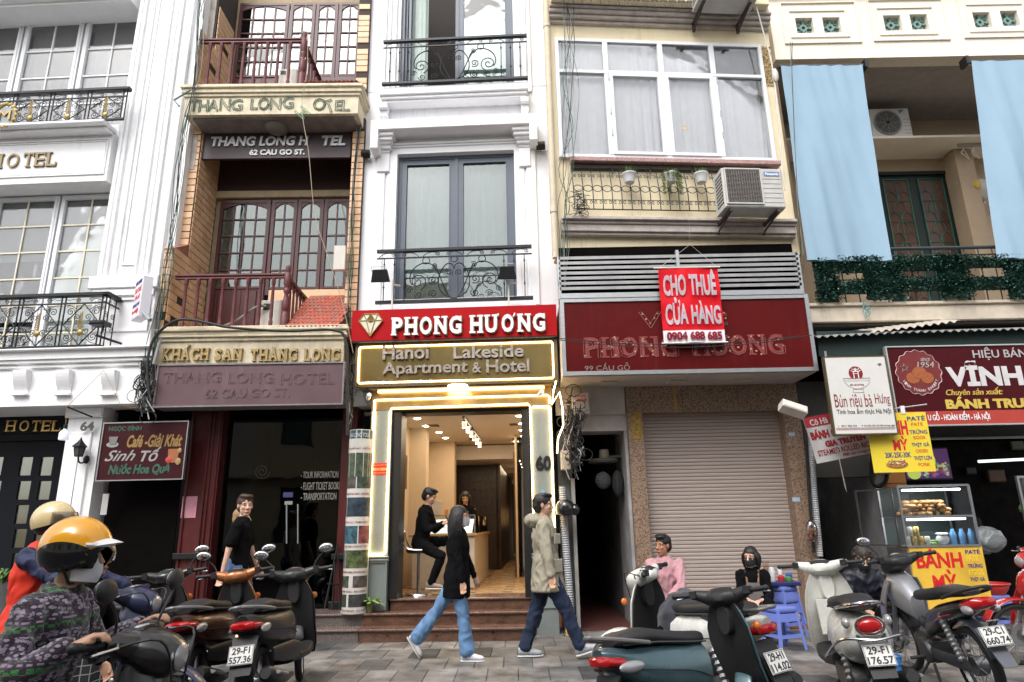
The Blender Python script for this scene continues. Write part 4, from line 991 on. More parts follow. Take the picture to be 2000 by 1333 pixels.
def fancy_rail(x0,x1,z0,z1,d,seed):
 mb=MB().cbox(x0,x1,d-.03,d+.03,z1-.05,z1,.006).cbox(x0,x1,d-.03,d+.03,z0,z0+.05,.006).box(x0,x1,d-.01,d+.01,z1-.155,z1-.135)
 rp=Wb.part('balcony_railing',mb,IRON);w=x1-x0
 for q in(.05,.115,.18,.82,.885,.95):
  x=x0+w*q;p=MB().tube([(x,d,z0+.05),(x,d,z1-.145)],.008,6)
  for zz in(.3,.72):p.ball((x,d,z0+(z1-z0)*zz),(.018,.018,.012),6,5);p.ball((x,d,z0+(z1-z0)*zz+.02),(.012,.012,.01),6,4);p.ball((x,d,z0+(z1-z0)*zz-.02),(.012,.012,.01),6,4)
  Wb.part('baluster',p,IRON,rp)
 xm,zb,zt=(x0+x1)/2,z0+.06,z1-.155;h=zt-zb
 for sg in(-1,1):
  sc=MB();W_=w*.29
  def P(a,b_):return(xm+sg*a*W_,d,zb+h*b_)
  sc.tube(bez(P(0,.0),P(.42,.05),P(.42,.55),P(.20,.80),12)+[Vector(q)for q in bez(P(.20,.80),P(.12,.9),P(.0,.84),P(.0,.70),6)][1:],.009,6)
  sc.tube(spiral(*(P(.10,.62)[0],P(.10,.62)[2]),.012,.055,pi/2,1.4*sg,d),.007,6)
  sc.tube(bez(P(.05,.0),P(.30,.2),P(.30,1.0),P(.72,.86),12)+[Vector(q)for q in bez(P(.72,.86),P(1.0,.76),P(1.02,.45),P(.92,.35),8)][1:],.009,6)
  sc.tube(spiral(*(P(.80,.42)[0],P(.80,.42)[2]),.012,.14,0 if sg>0 else pi,1.7*sg,d),.008,6)
  sc.tube(bez(P(.32,.52),P(.36,.8),P(.48,.9),P(.46,.74),8),.008,6);sc.tube(spiral(*(P(.44,.80)[0],P(.44,.80)[2]),.01,.05,0,1.4*sg,d),.007,6)
  sc.tube(spiral(*(P(.47,.45)[0],P(.47,.45)[2]),.01,.075,pi/2,1.6*-sg,d),.008,6)
  sc.tube(spiral(*(P(.46,.12)[0],P(.46,.12)[2]),.01,.068,0,1.6*-sg,d),.008,6)
  sc.tube(spiral(*(P(.98,.22)[0],P(.98,.22)[2]),.01,.05,pi,1.5*sg,d),.007,6);sc.tube(spiral(*(P(.78,.10)[0],P(.78,.10)[2]),.01,.06,0,1.5*sg,d),.007,6)
  sc.tube(arc(P(.62,.93)[0],P(.62,.93)[2],.055,.055,0,2*pi,d,14),.007,6)
  Wb.part('scrollwork',sc,IRON,rp)
 Wb.part('scroll_ring',MB().tube(arc(xm,zb+h*.95,.05,.05,0,2*pi,d,14),.007,6),IRON,rp)
 n=7
 for i in range(n):
  xx=x0+w*(i+.5)/n;sg=-1 if i%2 else 1;s=MB()
  s.tube(bez((xx-sg*w*.06,d,z1-.145),(xx-sg*w*.04,d,z1-.06),(xx,d,z1-.05),(xx+sg*w*.03,d,z1-.075),8),.0065,5)
  s.tube(spiral(xx+sg*w*.035,z1-.095,.008,.034,pi/2,1.4*-sg,d),.006,5);Wb.part('frieze_scroll',s,IRON,rp)
r=FW.rect(748,74,1030,156,-.32);fancy_rail(r[0],r[1],bz1+.02,r[3],-.32,0)
r=FW.rect(735,484,1040,590,-.32);fancy_rail(r[0],r[1],r[2],r[3],-.32,1)
Wb.part('balcony_slab',MB().cbox(r[0]-.05,r[1]+.05,-.36,.1,r[2]-.14,r[2]-.07,.01),WHITE2)
for px,lab in(((714,300),'small black spotlight on the white wall left of the window hood'),((1056,284),'small black spotlight on the white wall right of the window hood')):
 c=FW.at(*px,-.12);T=Thing('spotlight',lab,'lamp',FW,c,group='spotlights on the white wall')
 h=MB().cbox(-.07,.07,-.05,.05,-.045,.045,.012);h.xform(Matrix.Translation(c)@Matrix.Rotation(-.5,4,'X'));T.part('head',h,BLACK)
 T.part('yoke',MB().tube([(c.x-.07,c.y,c.z),(c.x-.07,c.y+.02,c.z-.07),(c.x+.07,c.y+.02,c.z-.07),(c.x+.07,c.y,c.z)],.008,6).tube([(c.x,c.y+.02,c.z-.07),(c.x,0,c.z-.04)],.008,6),IRON)
for px,bx,lab in(((743,540),766,'black floodlight with cooling fins standing left above the red sign'),((991,534),994,'black floodlight with cooling fins standing right above the red sign')):
 c=FW.at(*px,-.62);T=Thing('floodlight',lab,'lamp',FW,c,group='floodlights above the red sign')
 R_=Matrix.Translation(c)@Matrix.Rotation(.35,4,'X')
 T.part('head',MB().loft([[(-.10,.04,.10),(.10,.04,.10),(.10,-.05,.10),(-.10,-.05,.10)],[(-.135,.04,-.09),(.135,.04,-.09),(.135,-.06,-.09),(-.135,-.06,-.09)]]).xform(R_),BLACK)
 f=MB()
 for k in range(7):z=-.07+k*.025;f.box(-.12+.004*k,.12-.004*k,-.075,-.05,z,z+.008)
 for k in range(9):f.box(-.10+k*.025,-.094+k*.025,-.072,-.05,-.08,.09)
 T.part('cooling_fins',f.xform(R_),M('dusty black aluminium',(.045,.045,.05),.6),kind='stuff')
 T.part('handle',MB().tube([(-.12,-.02,.06),(-.12,-.04,.14),(.10,-.04,.14),(.10,-.02,.06)],.006,6).xform(R_),STEEL)
 base=FW.at(bx,600,-.5);T.part('bracket',MB().box(base.x-.012,base.x+.012,-.53,-.50,base.z-.05,c.z-.02).tube([(base.x,-.51,c.z-.1),(base.x+.1,-.45,c.z-.1)],.012,6),M('aged white enamel'))
x0,x1,z0,z1=FW.rect(687,601,1087.5,661,-.55)
T=Thing('jewellery_sign','bright red sign with white raised PHONG HƯƠNG letters and a diamond emblem','sign',FW,((x0+x1)/2,-.55,z0))
T.part('panel',MB().box(x0,x1,-.55,-.02,z0,z1),M('bright red acrylic',(.40,.004,.007),.45,var=.04,spec=.12))
T.part('edge',MB().box(x0,x1,-.545,-.1,z0-.02,z0-.002),BLACK)
SW=M('white acrylic letter',(.80,.79,.76),.35,var=.02);SGD=M('gilt letter return',(.20,.14,.08),.4,metal=.5)
zb,zt=ZW(910,653,-.56),ZW(910,618,-.56)
for s,a,b_ in(('PHONG',764,904),('HƯƠNG',916,1067)):
 x_a,x_b=XW(a,633,-.58),XW(b_,628,-.58);dz=(b_+a-1820)*0
 T.part('letter_return',serif_word(MB(),s,x_a+.012,x_b+.012,zb-.012,zt-.008,-.55,.035,bold=.045,sh=.10),SGD)
 T.part('letters',serif_word(MB(),s,x_a,x_b,zb,zt,-.585,.02,bold=.04,sh=.10),SW)
def gem():
 g=FW.rect(701,614,747,657,-.57);a,b_,c,d_=g;w,h=b_-a,d_-c;xm=(a+b_)/2
 body=MB().prism([(a,d_-h*.30),(a+w*.2,d_),(b_-w*.2,d_),(b_,d_-h*.30),(xm,c)],-.575,-.551);T.part('diamond_emblem',body,M('pearl inlay',(.70,.66,.55),.3,metal=.2))
 ln=MB();t=.007
 P=dict(A=(a,d_-h*.30),B=(a+w*.2,d_),C=(b_-w*.2,d_),D=(b_,d_-h*.30),E=(xm,c),F=(xm,d_),G=(a+w*.32,d_-h*.30),H=(b_-w*.32,d_-h*.30))
 for p,q in('AB','BC','CD','DE','EA','AD','BG','GF','FH','HC','GE','HE'):ln.tube([(P[p][0],-.58,P[p][1]),(P[q][0],-.58,P[q][1])],t,5)
 T.part('gold_facets',ln,GOLD)
 T.part('gold_facets',MB().prism([P['G'],P['F'],P['H'],(xm,d_-h*.30-h*.12)],-.579,-.574),M('dark gold',(.16,.11,.03),.3,metal=.8))
gem()
GB=M('olive gold mirror steel',(.20,.15,.06),.30,metal=.85,var=.15,scale=2)
LED=M('warm led rope',(1,.8,.5),.4,emit=(1,.70,.34),es=9.0)
tl,tr,bl_,br=FW.at(697,670,-.46),FW.at(1086,661,-.46),FW.at(707,756,-.46),FW.at(1082,745,-.46)
x0,x1=tl.x,tr.x;z1=z0-.025;z0b=(bl_.z+br.z)/2
T2=Thing('apartment_sign','gold mirror signboard with steel Hanoi Lakeside Apartment & Hotel letters outlined by rope light','sign',FW,((x0+x1)/2,-.45,z0b))
T2.part('board',MB().box(x0,x1,-.45,-.02,z0b,z1),GB);T2.part('frame',MB().frame(x0-.01,x1+.01,z0b-.012,z1,.028,-.475,-.449),M('bronze frame',(.16,.12,.07),.4,metal=.6))
zi0,zi1=z0b+.05,z1-.05
rp=lambda P,r=.009:MB().tube(P,r,6)
T2.part('rope_light',rp([(x0+.06,-.475,zi1),(x1-.07,-.475,zi1),(x1-.055,-.475,zi1-.02),(x1-.055,-.475,zi0+.02),(x1-.07,-.475,zi0),(x0+.06,-.475,zi0),(x0+.045,-.475,zi0+.02),(x0+.045,-.475,zi1-.02),(x0+.06,-.475,zi1)]),LED)
ST=M('weathered steel letters',(.50,.44,.38),.3,metal=.8,var=.35,scale=25)
for s,p in(('Hanoi',(748,676,838,703)),('Lakeside',(886,675,1023,700)),('Apartment',(748,707,914,737)),('&',(923,709,940,729)),('Hotel',(950,703,1034,728))):
 T2.part('letters',ptext(MB(),FW,s,*p,-.455,.035,bold=.02),ST)
T2.part('letters',ptext(MB(),FW,'60 Cau Go Street Hanoi Old Quarter',712,742,872,752,-.455,.012,bold=.01),ST)
zso=z0b-.012;zdt=ZW(890,800,-.30)
GP=M('grey green metal cladding',(.23,.26,.25),.42,metal=.25,var=.08,scale=3)
GP2=M('gold metal fascia',(.34,.24,.10),.35,metal=.8,var=.15)
pl0,pl1,pr0,pr1=XW(720,950,-.30),XW(761,950,-.30),XW(1038,950,-.30),XW(1083,950,-.30)
D=Thing('shop_entrance','jewellery shop doorway with grey green pilasters edged in glowing rope light and number 60','entrance',FW,((pl0+pr1)/2,-.3,.315))
zfl=.47
D.part('fascia',MB().box(pl0,pr1,-.30,.0,ZW(890,798,-.3),zso),GP2)
D.part('soffit',MB().box(pl0-.02,pr1+.02,-.44,-.31,zso-.03,zso),GP2)
D.part('reveal',MB().box(pl1,XW(788,950,0),-.24,.12,zfl,ZW(890,800,-.3)).box(XW(1022,950,0),pr0,-.24,.12,zfl,ZW(890,800,-.3)).box(XW(788,950,0),XW(1022,950,0),-.2,.1,ZW(890,810,0),ZW(890,798,-.3)),BLACK)
for(a,b_)in((pl0,pl1),(pr0,pr1)):
 pm=MB().box(a,b_,-.30,.25,.315 if a==pl0 else 0.0,ZW(890,799,-.3));zbk=ZW(740,1092,-.3)
 pm.cbox(a-.02,b_+.02,-.335,-.29,zbk-.03,zbk,.008);pm.cbox(a-.02,b_+.02,-.335,-.29,zbk+.012,zbk+.035,.008);pm.frame(a,b_,.33,zbk-.03,.02,-.32,-.30)
 D.part('pilaster',pm,GP)
def ledloop(P):D.part('rope_light',MB().tube([(p[0],-.325,p[1])for p in P],.010,6),LED)
zL0=zbk+.06;zin=ZW(890,795,-.32);zou=ZW(890,778,-.32)
ledloop([(pl0+.045,zin-.1),(pl0+.04,zL0+.02),(pl0+.06,zL0),(pl1-.05,zL0),(pl1-.03,zL0+.02),(pl1-.02,zin-.05),(pl1-.0,zin),(pr0-.02,zin+.015),(pr0+.01,zin-.02),(pr0+.02,zL0+.3)])
ledloop([(pl0+.045,zin-.1),(pl0+.045,zou-.01),(pl0+.06,zou),(pr1-.06,zou+.01),(pr1-.03,zou-.02),(pr1-.03,zin+.02)])
ledloop([(pr0+.05,zin-.03),(pr1-.04,zin-.03),(pr1-.025,zin-.06),(pr1-.02,zL0+.3)])
D.part('rope_light',MB().tube([(pl0+.1,-.36,zso-.05),(pr1-.1,-.36,zso-.05)],.02,6),M('soffit light strip',(1,.8,.5),.4,emit=(1,.72,.38),es=2.2))
cxm=XW(895,770,-.38)
D.part('soffit_lamp',MB().lathe([(.12,zso-.055),(.15,zso-.045),(.155,zso-.02),(.15,zso-.0)],(cxm,-.40,0),n=24),M('lit opal disc',(1,.95,.85),.4,emit=(1,.88,.68),es=3.0))
e=[FW.at(p[0],p[1],-.5)for p in((1086,745),(1081,764),(1078,790),(1093,766),(1099,800),(1100,832),(1090,856),(1088,886))]
single('loose_rope_light','loose end of glowing rope light dangling beside the right edge of the doorway','light',FW,MB().tube(e,.010,6),LED,o=e[-1])
q=FW.rect(1046,890,1077,920,-.302);D.part('door_number',put_text(MB(),'60',q[0],q[1],q[2],q[3],-.301,.02,bold=.04),BLACK)
q=FW.rect(727,905,757,928,-.305);T=Thing('small_shop_plaque','small red jewellery plaque on the left pilaster of the doorway','sign',FW,(q[0],-.305,q[2]))
T.part('plate',MB().box(q[0],q[1],-.306,-.301,q[2],q[3]),INKRED);T.part('lettering',put_text(MB(),'PHONG HUONG',q[0]+.01,q[1]-.01,q[2]+.06,q[2]+.10,-.3065,.002,bold=.04),M('gold print',(.75,.55,.15),.5))
T.part('border',MB().box(q[0],q[1],-.308,-.306,q[2]+.025,q[2]+.03).box(q[0],q[1],-.308,-.306,q[3]-.03,q[3]-.025),M('gold print'))
q=FW.rect(1057,957,1064,970,-.31);D.part('sticker',MB().box(q[0],q[1],-.306,-.301,q[2],q[3]),M('blue white tag',(.15,.35,.6),.4));q=FW.rect(1062,985,1069,1010,-.31);D.part('switch_box',MB().cbox(q[0],q[1],-.325,-.301,q[2],q[3],.004),ALU)
for px,lab in(((720,775),'small white security camera under the gold sign, left end'),((1056,769),'small white security camera under the gold sign, right end')):
 c=FW.at(*px,-.45);m=MB().lathe([(.03,-.06),(.034,-.05),(.034,.05),(.02,.06)],(0,0,0),axis='y',n=14);m.xform(Matrix.Translation(c)@Matrix.Rotation(-.35,4,'X')@Matrix.Rotation(.4,4,'Z'))
 single('security_camera',lab,'camera',FW,m,ALU,o=c,smooth=True)
RGR=M('red brown polished granite',(.14,.070,.042),.28,var=.75,scale=5,speck=(90,(.06,.03,.02)),coat=.2,stretch=(1.5,1,3));RGT=M('red brown tread',(.19,.11,.08),.22,var=.4,scale=10,speck=(120,(.08,.04,.03)),coat=.2)
st=Thing('granite_steps','three red brown granite steps up to the lit jewellery shop','steps',FW,((pl0+pr1)/2,-.7,0))
xa,xb=XW(700,1235,-.76),XW(1040,1235,-.76)
st.part('riser',MB().box(xa,xb,-.74,.3,-.02,.128),RGR);st.part('tread',MB().cbox(xa-.02,xb,-.775,.3,.13,.16,.008),RGT)
xa2=XW(708,1195,-.46)
st.part('riser',MB().box(xa2,xb-.05,-.44,.3,.161,.283),RGR);st.part('tread',MB().cbox(xa2-.02,xb-.05,-.475,.3,.285,.315,.008),RGT)
xa3,xb3=XW(763,1165,-.2),XW(1036,1165,-.2)
st.part('riser',MB().box(xa3,xb3,-.2,.3,.316,.438),RGR);st.part('tread',MB().cbox(xa3-.01,xb3+.01,-.235,.3,.44,.47,.008),RGT)
Rm=Thing('shop_interior','long warmly lit jewellery shop room seen through the open door','room',FW,((pl1+pr0)/2,.2,zfl))
ix0,ix1=XW(770,900,.3),XW(1030,900,.3);iz1=ZW(890,806,0)+.05;xc=(ix0+ix1)/2
CRM=M('cream room paint',(.62,.50,.36),.7,var=.04);TAN=M('tan floor tile',(.42,.27,.13),.25,var=.15,scale=3)
Rm.part('ceiling',MB().box(ix0-.5,ix1+.3,.36,14,iz1,iz1+.05),M('cream ceiling',(.72,.66,.58),.7,var=.03))
Rm.part('room_floor',MB().box(ix0-.5,ix1+.3,.3,14,zfl-.05,zfl-.004),TAN)
Rm.part('left_wall',MB().box(ix0-.12,ix0-.08,.36,4.3,zfl,iz1).box(ix0-.1,ix0+.22,1.9,2.15,zfl,iz1).box(ix0-.1,ix0+.45,4.0,4.3,zfl,iz1),CRM)
Rm.part('right_wall',MB().box(ix1+.02,ix1+.06,.36,3.0,zfl,iz1).box(ix1-.15,ix1+.06,3.0,3.2,zfl,iz1).box(ix1-.3,ix1-.26,3.2,14,zfl,iz1),CRM)
BRN=M('dark brown cabinet',(.035,.018,.010),.35,var=.3,scale=3)
Rm.part('dark_cabinet_wall',MB().box(ix0+.2,ix0+1.25,5.6,5.7,zfl,iz1-.35).box(ix0+1.2,ix0+1.3,5.6,12,zfl,iz1-.35),BRN)
cell=MB()
for a in range(6):
 for b2 in range(5):cell.frame(ix0+.35+a*.14,ix0+.47+a*.14,zfl+1.2+b2*.18,zfl+1.36+b2*.18,.012,5.57,5.6)
Rm.part('shelf_grid',cell,M('grid bronze',(.07,.045,.03),.4),kind='stuff')
Rm.part('ceiling_bulkhead',MB().box(ix0-.5,ix1+.3,4.6,14,iz1-.32,iz1-.02),M('cream ceiling'))
Rm.part('end_wall',MB().box(ix0-.5,ix1+.3,13.9,14,zfl,iz1),BRN)
for i in range(4):
 a=4.2+i*1.8;Rm.part('wall_niche',MB().box(ix1-.31,ix1-.30,a,a+.5,zfl+.95,zfl+1.35),M('lit niche',(.6,.4,.15),.6,emit=(1,.55,.2),es=.5+.2*(i==0)))
RC=M('dark wood wall panel',(.09,.045,.02),.45,var=.2)
for i in range(5):Rm.part('wall_panel',MB().box(ix1-.33,ix1-.31,3.3+i*1.8,4.1+i*1.8,zfl,iz1-.3),RC)
for k,off in enumerate((-.12,.42)):
 for i in range(14):
  y=.5+i*.42;Rm.part('floor_inlay',MB().box(xc+off+.25-.07,xc+off+.25+.07,y,y+.05,zfl-.003,zfl-.0005),BLACK)
LITE=M('lit downlight',(1,.95,.85),.4,emit=(1,.90,.72),es=9.0)
for i in range(8):
 y=.8+i*.85
 for x in(ix0+.25+(.10 if i>1 else 0),ix1-.12-(.18 if i>3 else 0)):
  if i>4 and x<xc:continue
  zz=iz1 if y<4.6 else iz1-.33
  Rm.part('downlight',MB().lathe([(.045,zz-.012),(.055,zz-.003)],(x,y,0),n=14),LITE)
Rm.part('light_track',MB().box(xc-.02,xc+.02,.7,3.7,iz1-.05,iz1),BLACK)
for i in range(6):
 y=.8+i*.55;Rm.part('track_spot',MB().lathe([(.035,iz1-.17),(.038,iz1-.07)],(xc,y,0),n=12),ALU);Rm.part('track_spot_lens',MB().lathe([(.028,iz1-.175),(.028,iz1-.171)],(xc,y,0),n=12),LITE)
for x,y in((ix0+.38,1.6),(ix1-.22,1.7),(ix0+.9,3.6),(ix1-.25,3.7)):
 v=MB().frame(x-.11,x+.11,y-.11,y+.11,.02,0,1);v=MB()
 for k in range(5):v.box(x-.10,x+.10,y-.09+k*.045,y-.075+k*.045,iz1-.012,iz1-.002)
 Rm.part('ceiling_vent',v,M('vent grey',(.16,.14,.12),.6),kind='stuff')
Rm.part('wall_clock',MB().cbox(ix0-.075,ix0-.02,1.2,1.42,zfl+1.55,zfl+2.1,.02),RC)
def alight(nm,loc,sx,sy,e,col=(1,.78,.52)):
 l=bpy.data.lights.new(nm,'AREA');l.shape='RECTANGLE';l.size=sx;l.size_y=sy;l.energy=e;l.color=col
 o=bpy.data.objects.new(nm,l);COL.objects.link(o);o.matrix_world=FW.m@Matrix.Translation(Vector(loc));return o
alight('shop_ceiling_light',(xc,1.2,iz1-.02),1.4,1.2,15);alight('shop_ceiling_light',(xc,3.0,iz1-.02),1.4,1.4,15)
alight('corridor_light',(ix1-.6,7.0,iz1-.36),.3,3.5,6);alight('shop_soffit_light',(cxm,-.40,zso-.07),.3,.3,3)
CT=Thing('display_counter','white and wood jewellery counter with a glass showcase inside the shop','counter',FW,(xc-.2,1.5,zfl))
cx0,cx1,cy0,cy1=XW(830,1100,1.2),XW(928,1100,1.2),1.15,3.9
CT.part('base',MB().cbox(cx0-.2,cx1,cy0,cy0+.55,zfl,zfl+.78,.01).cbox(cx1-.45,cx1,cy0+.56,cy1,zfl,zfl+.78,.01),M('cream counter front',(.62,.55,.44),.4))
CT.part('plinth',MB().box(cx0-.2,cx1,cy0+.03,cy0+.5,zfl-.003,zfl+.07),BRN)
CT.part('top',MB().cbox(cx0-.25,cx1+.04,cy0-.04,cy0+.56,zfl+.78,zfl+.82,.008).cbox(cx1-.48,cx1+.04,cy0+.57,cy1,zfl+.78,zfl+.82,.008),M('light wood top',(.45,.27,.12),.35))
CT.part('showcase_glass',MB().box(cx0,cx1,cy0+.02,cy0+.025,zfl+.82,zfl+1.10).box(cx1-.005,cx1,cy0+.03,cy1,zfl+.82,zfl+1.10).box(cx0,cx1,cy0+.02,cy0+.5,zfl+1.10,zfl+1.105),GLSCLR)
cg=MB()
for x in(cx0,cx1):cg.box(x-.01,x+.01,cy0+.01,cy0+.03,zfl+.82,zfl+1.11)
cg.box(cx0,cx1,cy0+.01,cy0+.03,zfl+1.10,zfl+1.115)
CT.part('showcase_frame',cg,STEEL)
CT.part('display_tray',MB().add([(cx0+.05,cy0+.08,zfl+.83),(cx1-.05,cy0+.08,zfl+.83),(cx1-.05,cy0+.45,zfl+1.05),(cx0+.05,cy0+.45,zfl+1.05)],[(0,1,2,3)]),M('lit velvet tray',(.75,.78,.80),.6,emit=(.9,1,1),es=.35))
nk=MB()
for i in range(3):
 x=cx0+.15+i*.18;nk.tube(arc(x,0,.055,.07,pi,2*pi,0,12),.006,5)
nk.v=[(v[0],cy0+.22+v[2]*.4,zfl+.93+v[2])for v in nk.v];CT.part('necklace',nk,M('dark necklace',(.05,.06,.06),.3,metal=.5))
for px,py,w_,h_,c_ in((898,1000,.05,.16,(.6,.5,.35)),(885,1003,.045,.10,(.55,.25,.08)),(872,1006,.05,.10,(.5,.2,.05)),(912,1004,.05,.07,(.10,.09,.08))):
 p=FW.at(px,py,1.45);single('counter_item',{898:'tall pale paper cup on the shop counter',885:'orange box on the shop counter beside the tall cup',872:'small orange cup on the counter nearest the laptop',912:'dark square holder at the right end of the counter'}[px],'item',FW,MB().cbox(p.x-w_/2,p.x+w_/2,1.4,1.4+w_,zfl+1.107,zfl+1.107+h_,.008),M('counter item %d'%px,c_,.5),o=(p.x,1.4,zfl+1.107))
 #  yellow house with the window bay
FY=Frame(1310,9.2,-.075)
FZ=Frame(1330,8.95,.0)
Yb=Thing('yellow_building','stained yellow house with a wide white framed window bay and iron grille','building',FY,(0,0,0))
def XY(px,py,d=0):return FY.at(px,py,d).x
def ZY(px,py,d=0):return FY.at(px,py,d).z
yx0,yx1=XY(1088,380),XY(1549,380);yz0=ZY(1330,493);wx0,wx1,wz0,wz1=FY.rect(1085,78,1512,310,0)
wx0=XY(1088,200);wx1=XY(1500,200);wz0=ZY(1300,312);wz1=ZY(1290,82)
Yb.part('wall',MB().wall(yx0-.02,yx1,yz0,13.5,.05,.5,[(wx0,wx1,wz0,wz1)]),YEL)
Yb.part('side_return',MB().box(yx1-.02,yx1,.5,1.8,yz0,13.5),YEL)
mo=MB();ca,cb=ZY(1290,28),ZY(1290,52)
for(a,b_,o)in((.0,.25,.06),(.25,.5,.12),(.5,.78,.17),(.78,1,.21)):mo.cbox(yx0-.02,XY(1499,40),.05-o,.06,cb+(ca-cb)*a,cb+(ca-cb)*b_,.01)
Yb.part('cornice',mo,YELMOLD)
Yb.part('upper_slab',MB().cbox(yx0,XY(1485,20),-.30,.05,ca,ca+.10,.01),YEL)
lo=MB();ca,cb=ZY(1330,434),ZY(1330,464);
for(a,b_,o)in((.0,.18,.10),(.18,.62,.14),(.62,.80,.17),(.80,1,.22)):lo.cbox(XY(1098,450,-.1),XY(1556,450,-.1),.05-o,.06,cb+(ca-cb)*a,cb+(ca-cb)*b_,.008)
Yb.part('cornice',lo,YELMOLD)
Yb.part('window_sill',MB().cbox(XY(1113,314),XY(1519,314),-.10,.1,ZY(1310,317,-.1),ZY(1310,309,-.1),.006),M('red speckled granite',(.30,.13,.12),.5,speck=(130,(.5,.4,.38))))
Yb.part('sill_shadow_board',MB().box(XY(1116,322),XY(1500,322),-.02,.06,ZY(1310,326,-.1),ZY(1310,319,-.1)),GROUT)
wn=Yb.part('window',MB().frame(wx0,wx1,wz0,wz1,.055,-.02,.08),ALU)
xs=[wx0,XY(1189,220),XY(1299,220),XY(1402,220),wx1];ztr=(ZY(1290,146)+ZY(1290,146))/2
Yb.part('transom',MB().cbox(wx0+.055,wx1-.055,-.03,.07,ztr-.03,ztr+.03,.006),ALU,wn)
for x in xs[1:-1]:Yb.part('mullion',MB().cbox(x-.04,x+.04,-.028,.072,wz0+.055,ztr-.03,.006).cbox(x-.04,x+.04,-.028,.072,ztr+.03,wz1-.055,.006),ALU,wn)
for i in range(4):
 a,b_=xs[i]+.04,xs[i+1]-.04
 for k,(c,d_)in enumerate(((wz0+.055,ztr-.03),(ztr+.03,wz1-.055))):
  if k==0 and i in(1,2):Yb.part('sash',MB().frame(a,b_,c,d_,.05,-.045,.03),ALU,wn)
  Yb.part('pane',MB().box(a,b_,.008,.014,c,d_),GLSW,wn)
 Yb.part('curtain',curtain_mb(a-.05,b_+.05,wz0,wz1,.13,folds=(5,6,6,5)[i],amp=.022,seed=20+i,taper=1.0),WCURT,wn,smooth=True)
 for q in(.25,.5,.9):
  if i in(1,3):Yb.part('hinge',MB().box(a-.02,a-.005,-.05,-.03,wz0+(ztr-wz0)*q,wz0+(ztr-wz0)*q+.10),STEEL,wn)
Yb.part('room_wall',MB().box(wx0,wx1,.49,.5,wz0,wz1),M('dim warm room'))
q=FY.rect(1334,246,1343,254,.004);Yb.part('sticker',MB().frame(q[0],q[1],q[2],q[3],.01,.002,.008),M('gold print'))
def ring_grille(T,x0,x1,z0,z1,d,step=.148):
 n=int(round((x1-x0)/step));step=(x1-x0)/n;h=z1-z0
 g=T.part('window_grille',MB().tube([(x0,d,z1),(x1,d,z1)],.009,6).tube([(x0,d-.10,z0),(x1,d-.10,z0)],.009,6).tube([(x0,d-.05,z0+h*.26),(x1,d-.05,z0+h*.26)],.006,5),IRON)
 def dd(z):return d-.10*min(1,max(0,(z1-z)/h*1.8))
 for i in range(n+1):
  x=x0+i*step
  T.part('grille_bar',MB().tube([(x,dd(z1-h*k/8),z1-h*k/8)for k in range(9)],.0075,6),IRON,g)
  if i<n:
   m=MB();xm=x+step/2
   m.tube([(a[0],dd(a[2]),a[2])for a in arc(xm,z0+h*.50,step*.46,step*.40,0,2*pi,0,16)],.006,5)
   for s_ in(-1,1):
    m.tube([(a[0],dd(a[2]),a[2])for a in spiral(xm+s_*step*.24,z0+h*.84,.004,step*.22,pi/2,1.1*s_,0,12)],.005,5)
    m.tube([(a[0],dd(a[2]),a[2])for a in spiral(xm+s_*step*.24,z0+h*.18,.004,step*.22,-pi/2,-1.1*s_,0,12)],.005,5)
   T.part('grille_ring',m,IRON,g)
gx0,gx1,gz0,gz1=FY.rect(1118,337,1410,410,-.02)
ring_grille(Yb,gx0,gx1,ZY(1250,411,-.12),ZY(1250,336,-.02),-.03)
ring_grille(Yb,XY(1100,0,-.25),XY(1465,0,-.25),ZY(1290,15,-.3),ZY(1290,15,-.3)+.8,-.2)
for px in(1196,1270,1352):Yb.part('grille_hanger',MB().tube([FY.at(px,322,-.0),FY.at(px,340,-.04)],.01,6),IRON)
DP=M('cream painted pipe',(.62,.54,.40),.6,var=.15,streak=.4)
pp=[FY.at(1062,20,-.05),FY.at(1072,130,-.05),FY.at(1083,350,-.05),FY.at(1092,470,-.05),FY.at(1097,500,-.15)]
x_=FY.at(1083,350,-.05).x
single('downpipe','cream downpipe between the white house and the yellow house','pipe',FY,MB().tube([(x_-.03,-.06,pp[-1].z),(x_-.03,-.06,13)],.05,12).lathe([(.06,ZY(1075,60)),(.06,ZY(1075,60)+.06)],(x_-.03,-.06,0),n=12).lathe([(.06,ZY(1085,420)),(.06,ZY(1085,420)+.06)],(x_-.03,-.06,0),n=12),DP,o=(x_,-.06,4),smooth=True)
dk=FY.rect(1068,80,1076,320,-.0)
Yb.part('rough_render',MB().grid(lambda u,v:(yx1-.17+.15*u+.02*sin(v*40),.045-.05*abs(noise.noise(Vector((u*3,v*40,1)))),ZY(1500,165)+(ZY(1500,88)-ZY(1500,165))*v),6,40),M('rough ochre render',(.50,.36,.18),.9,var=.6,scale=30,bump=1.0))
POT=M('white plastic pot',(.62,.62,.62),.5,var=.08)
LF=[M('leaf green light',(.16,.26,.07),.6,var=.4,scale=40),M('leaf green',(.07,.15,.04),.6,var=.4,scale=40),M('leaf variegated',(.36,.42,.22),.6,var=.3,scale=40)]
def leaf_quad(mb,p,d,w,l,up=Vector((0,0,1))):
 d=Vector(d).normalized();s=d.cross(up)
 if s.length<.01:s=Vector((1,0,0))
 s.normalize();p=Vector(p);mb.add([p,p+d*l*.5+s*w,p+d*l,p+d*l*.5-s*w],[(0,1,2,3)])
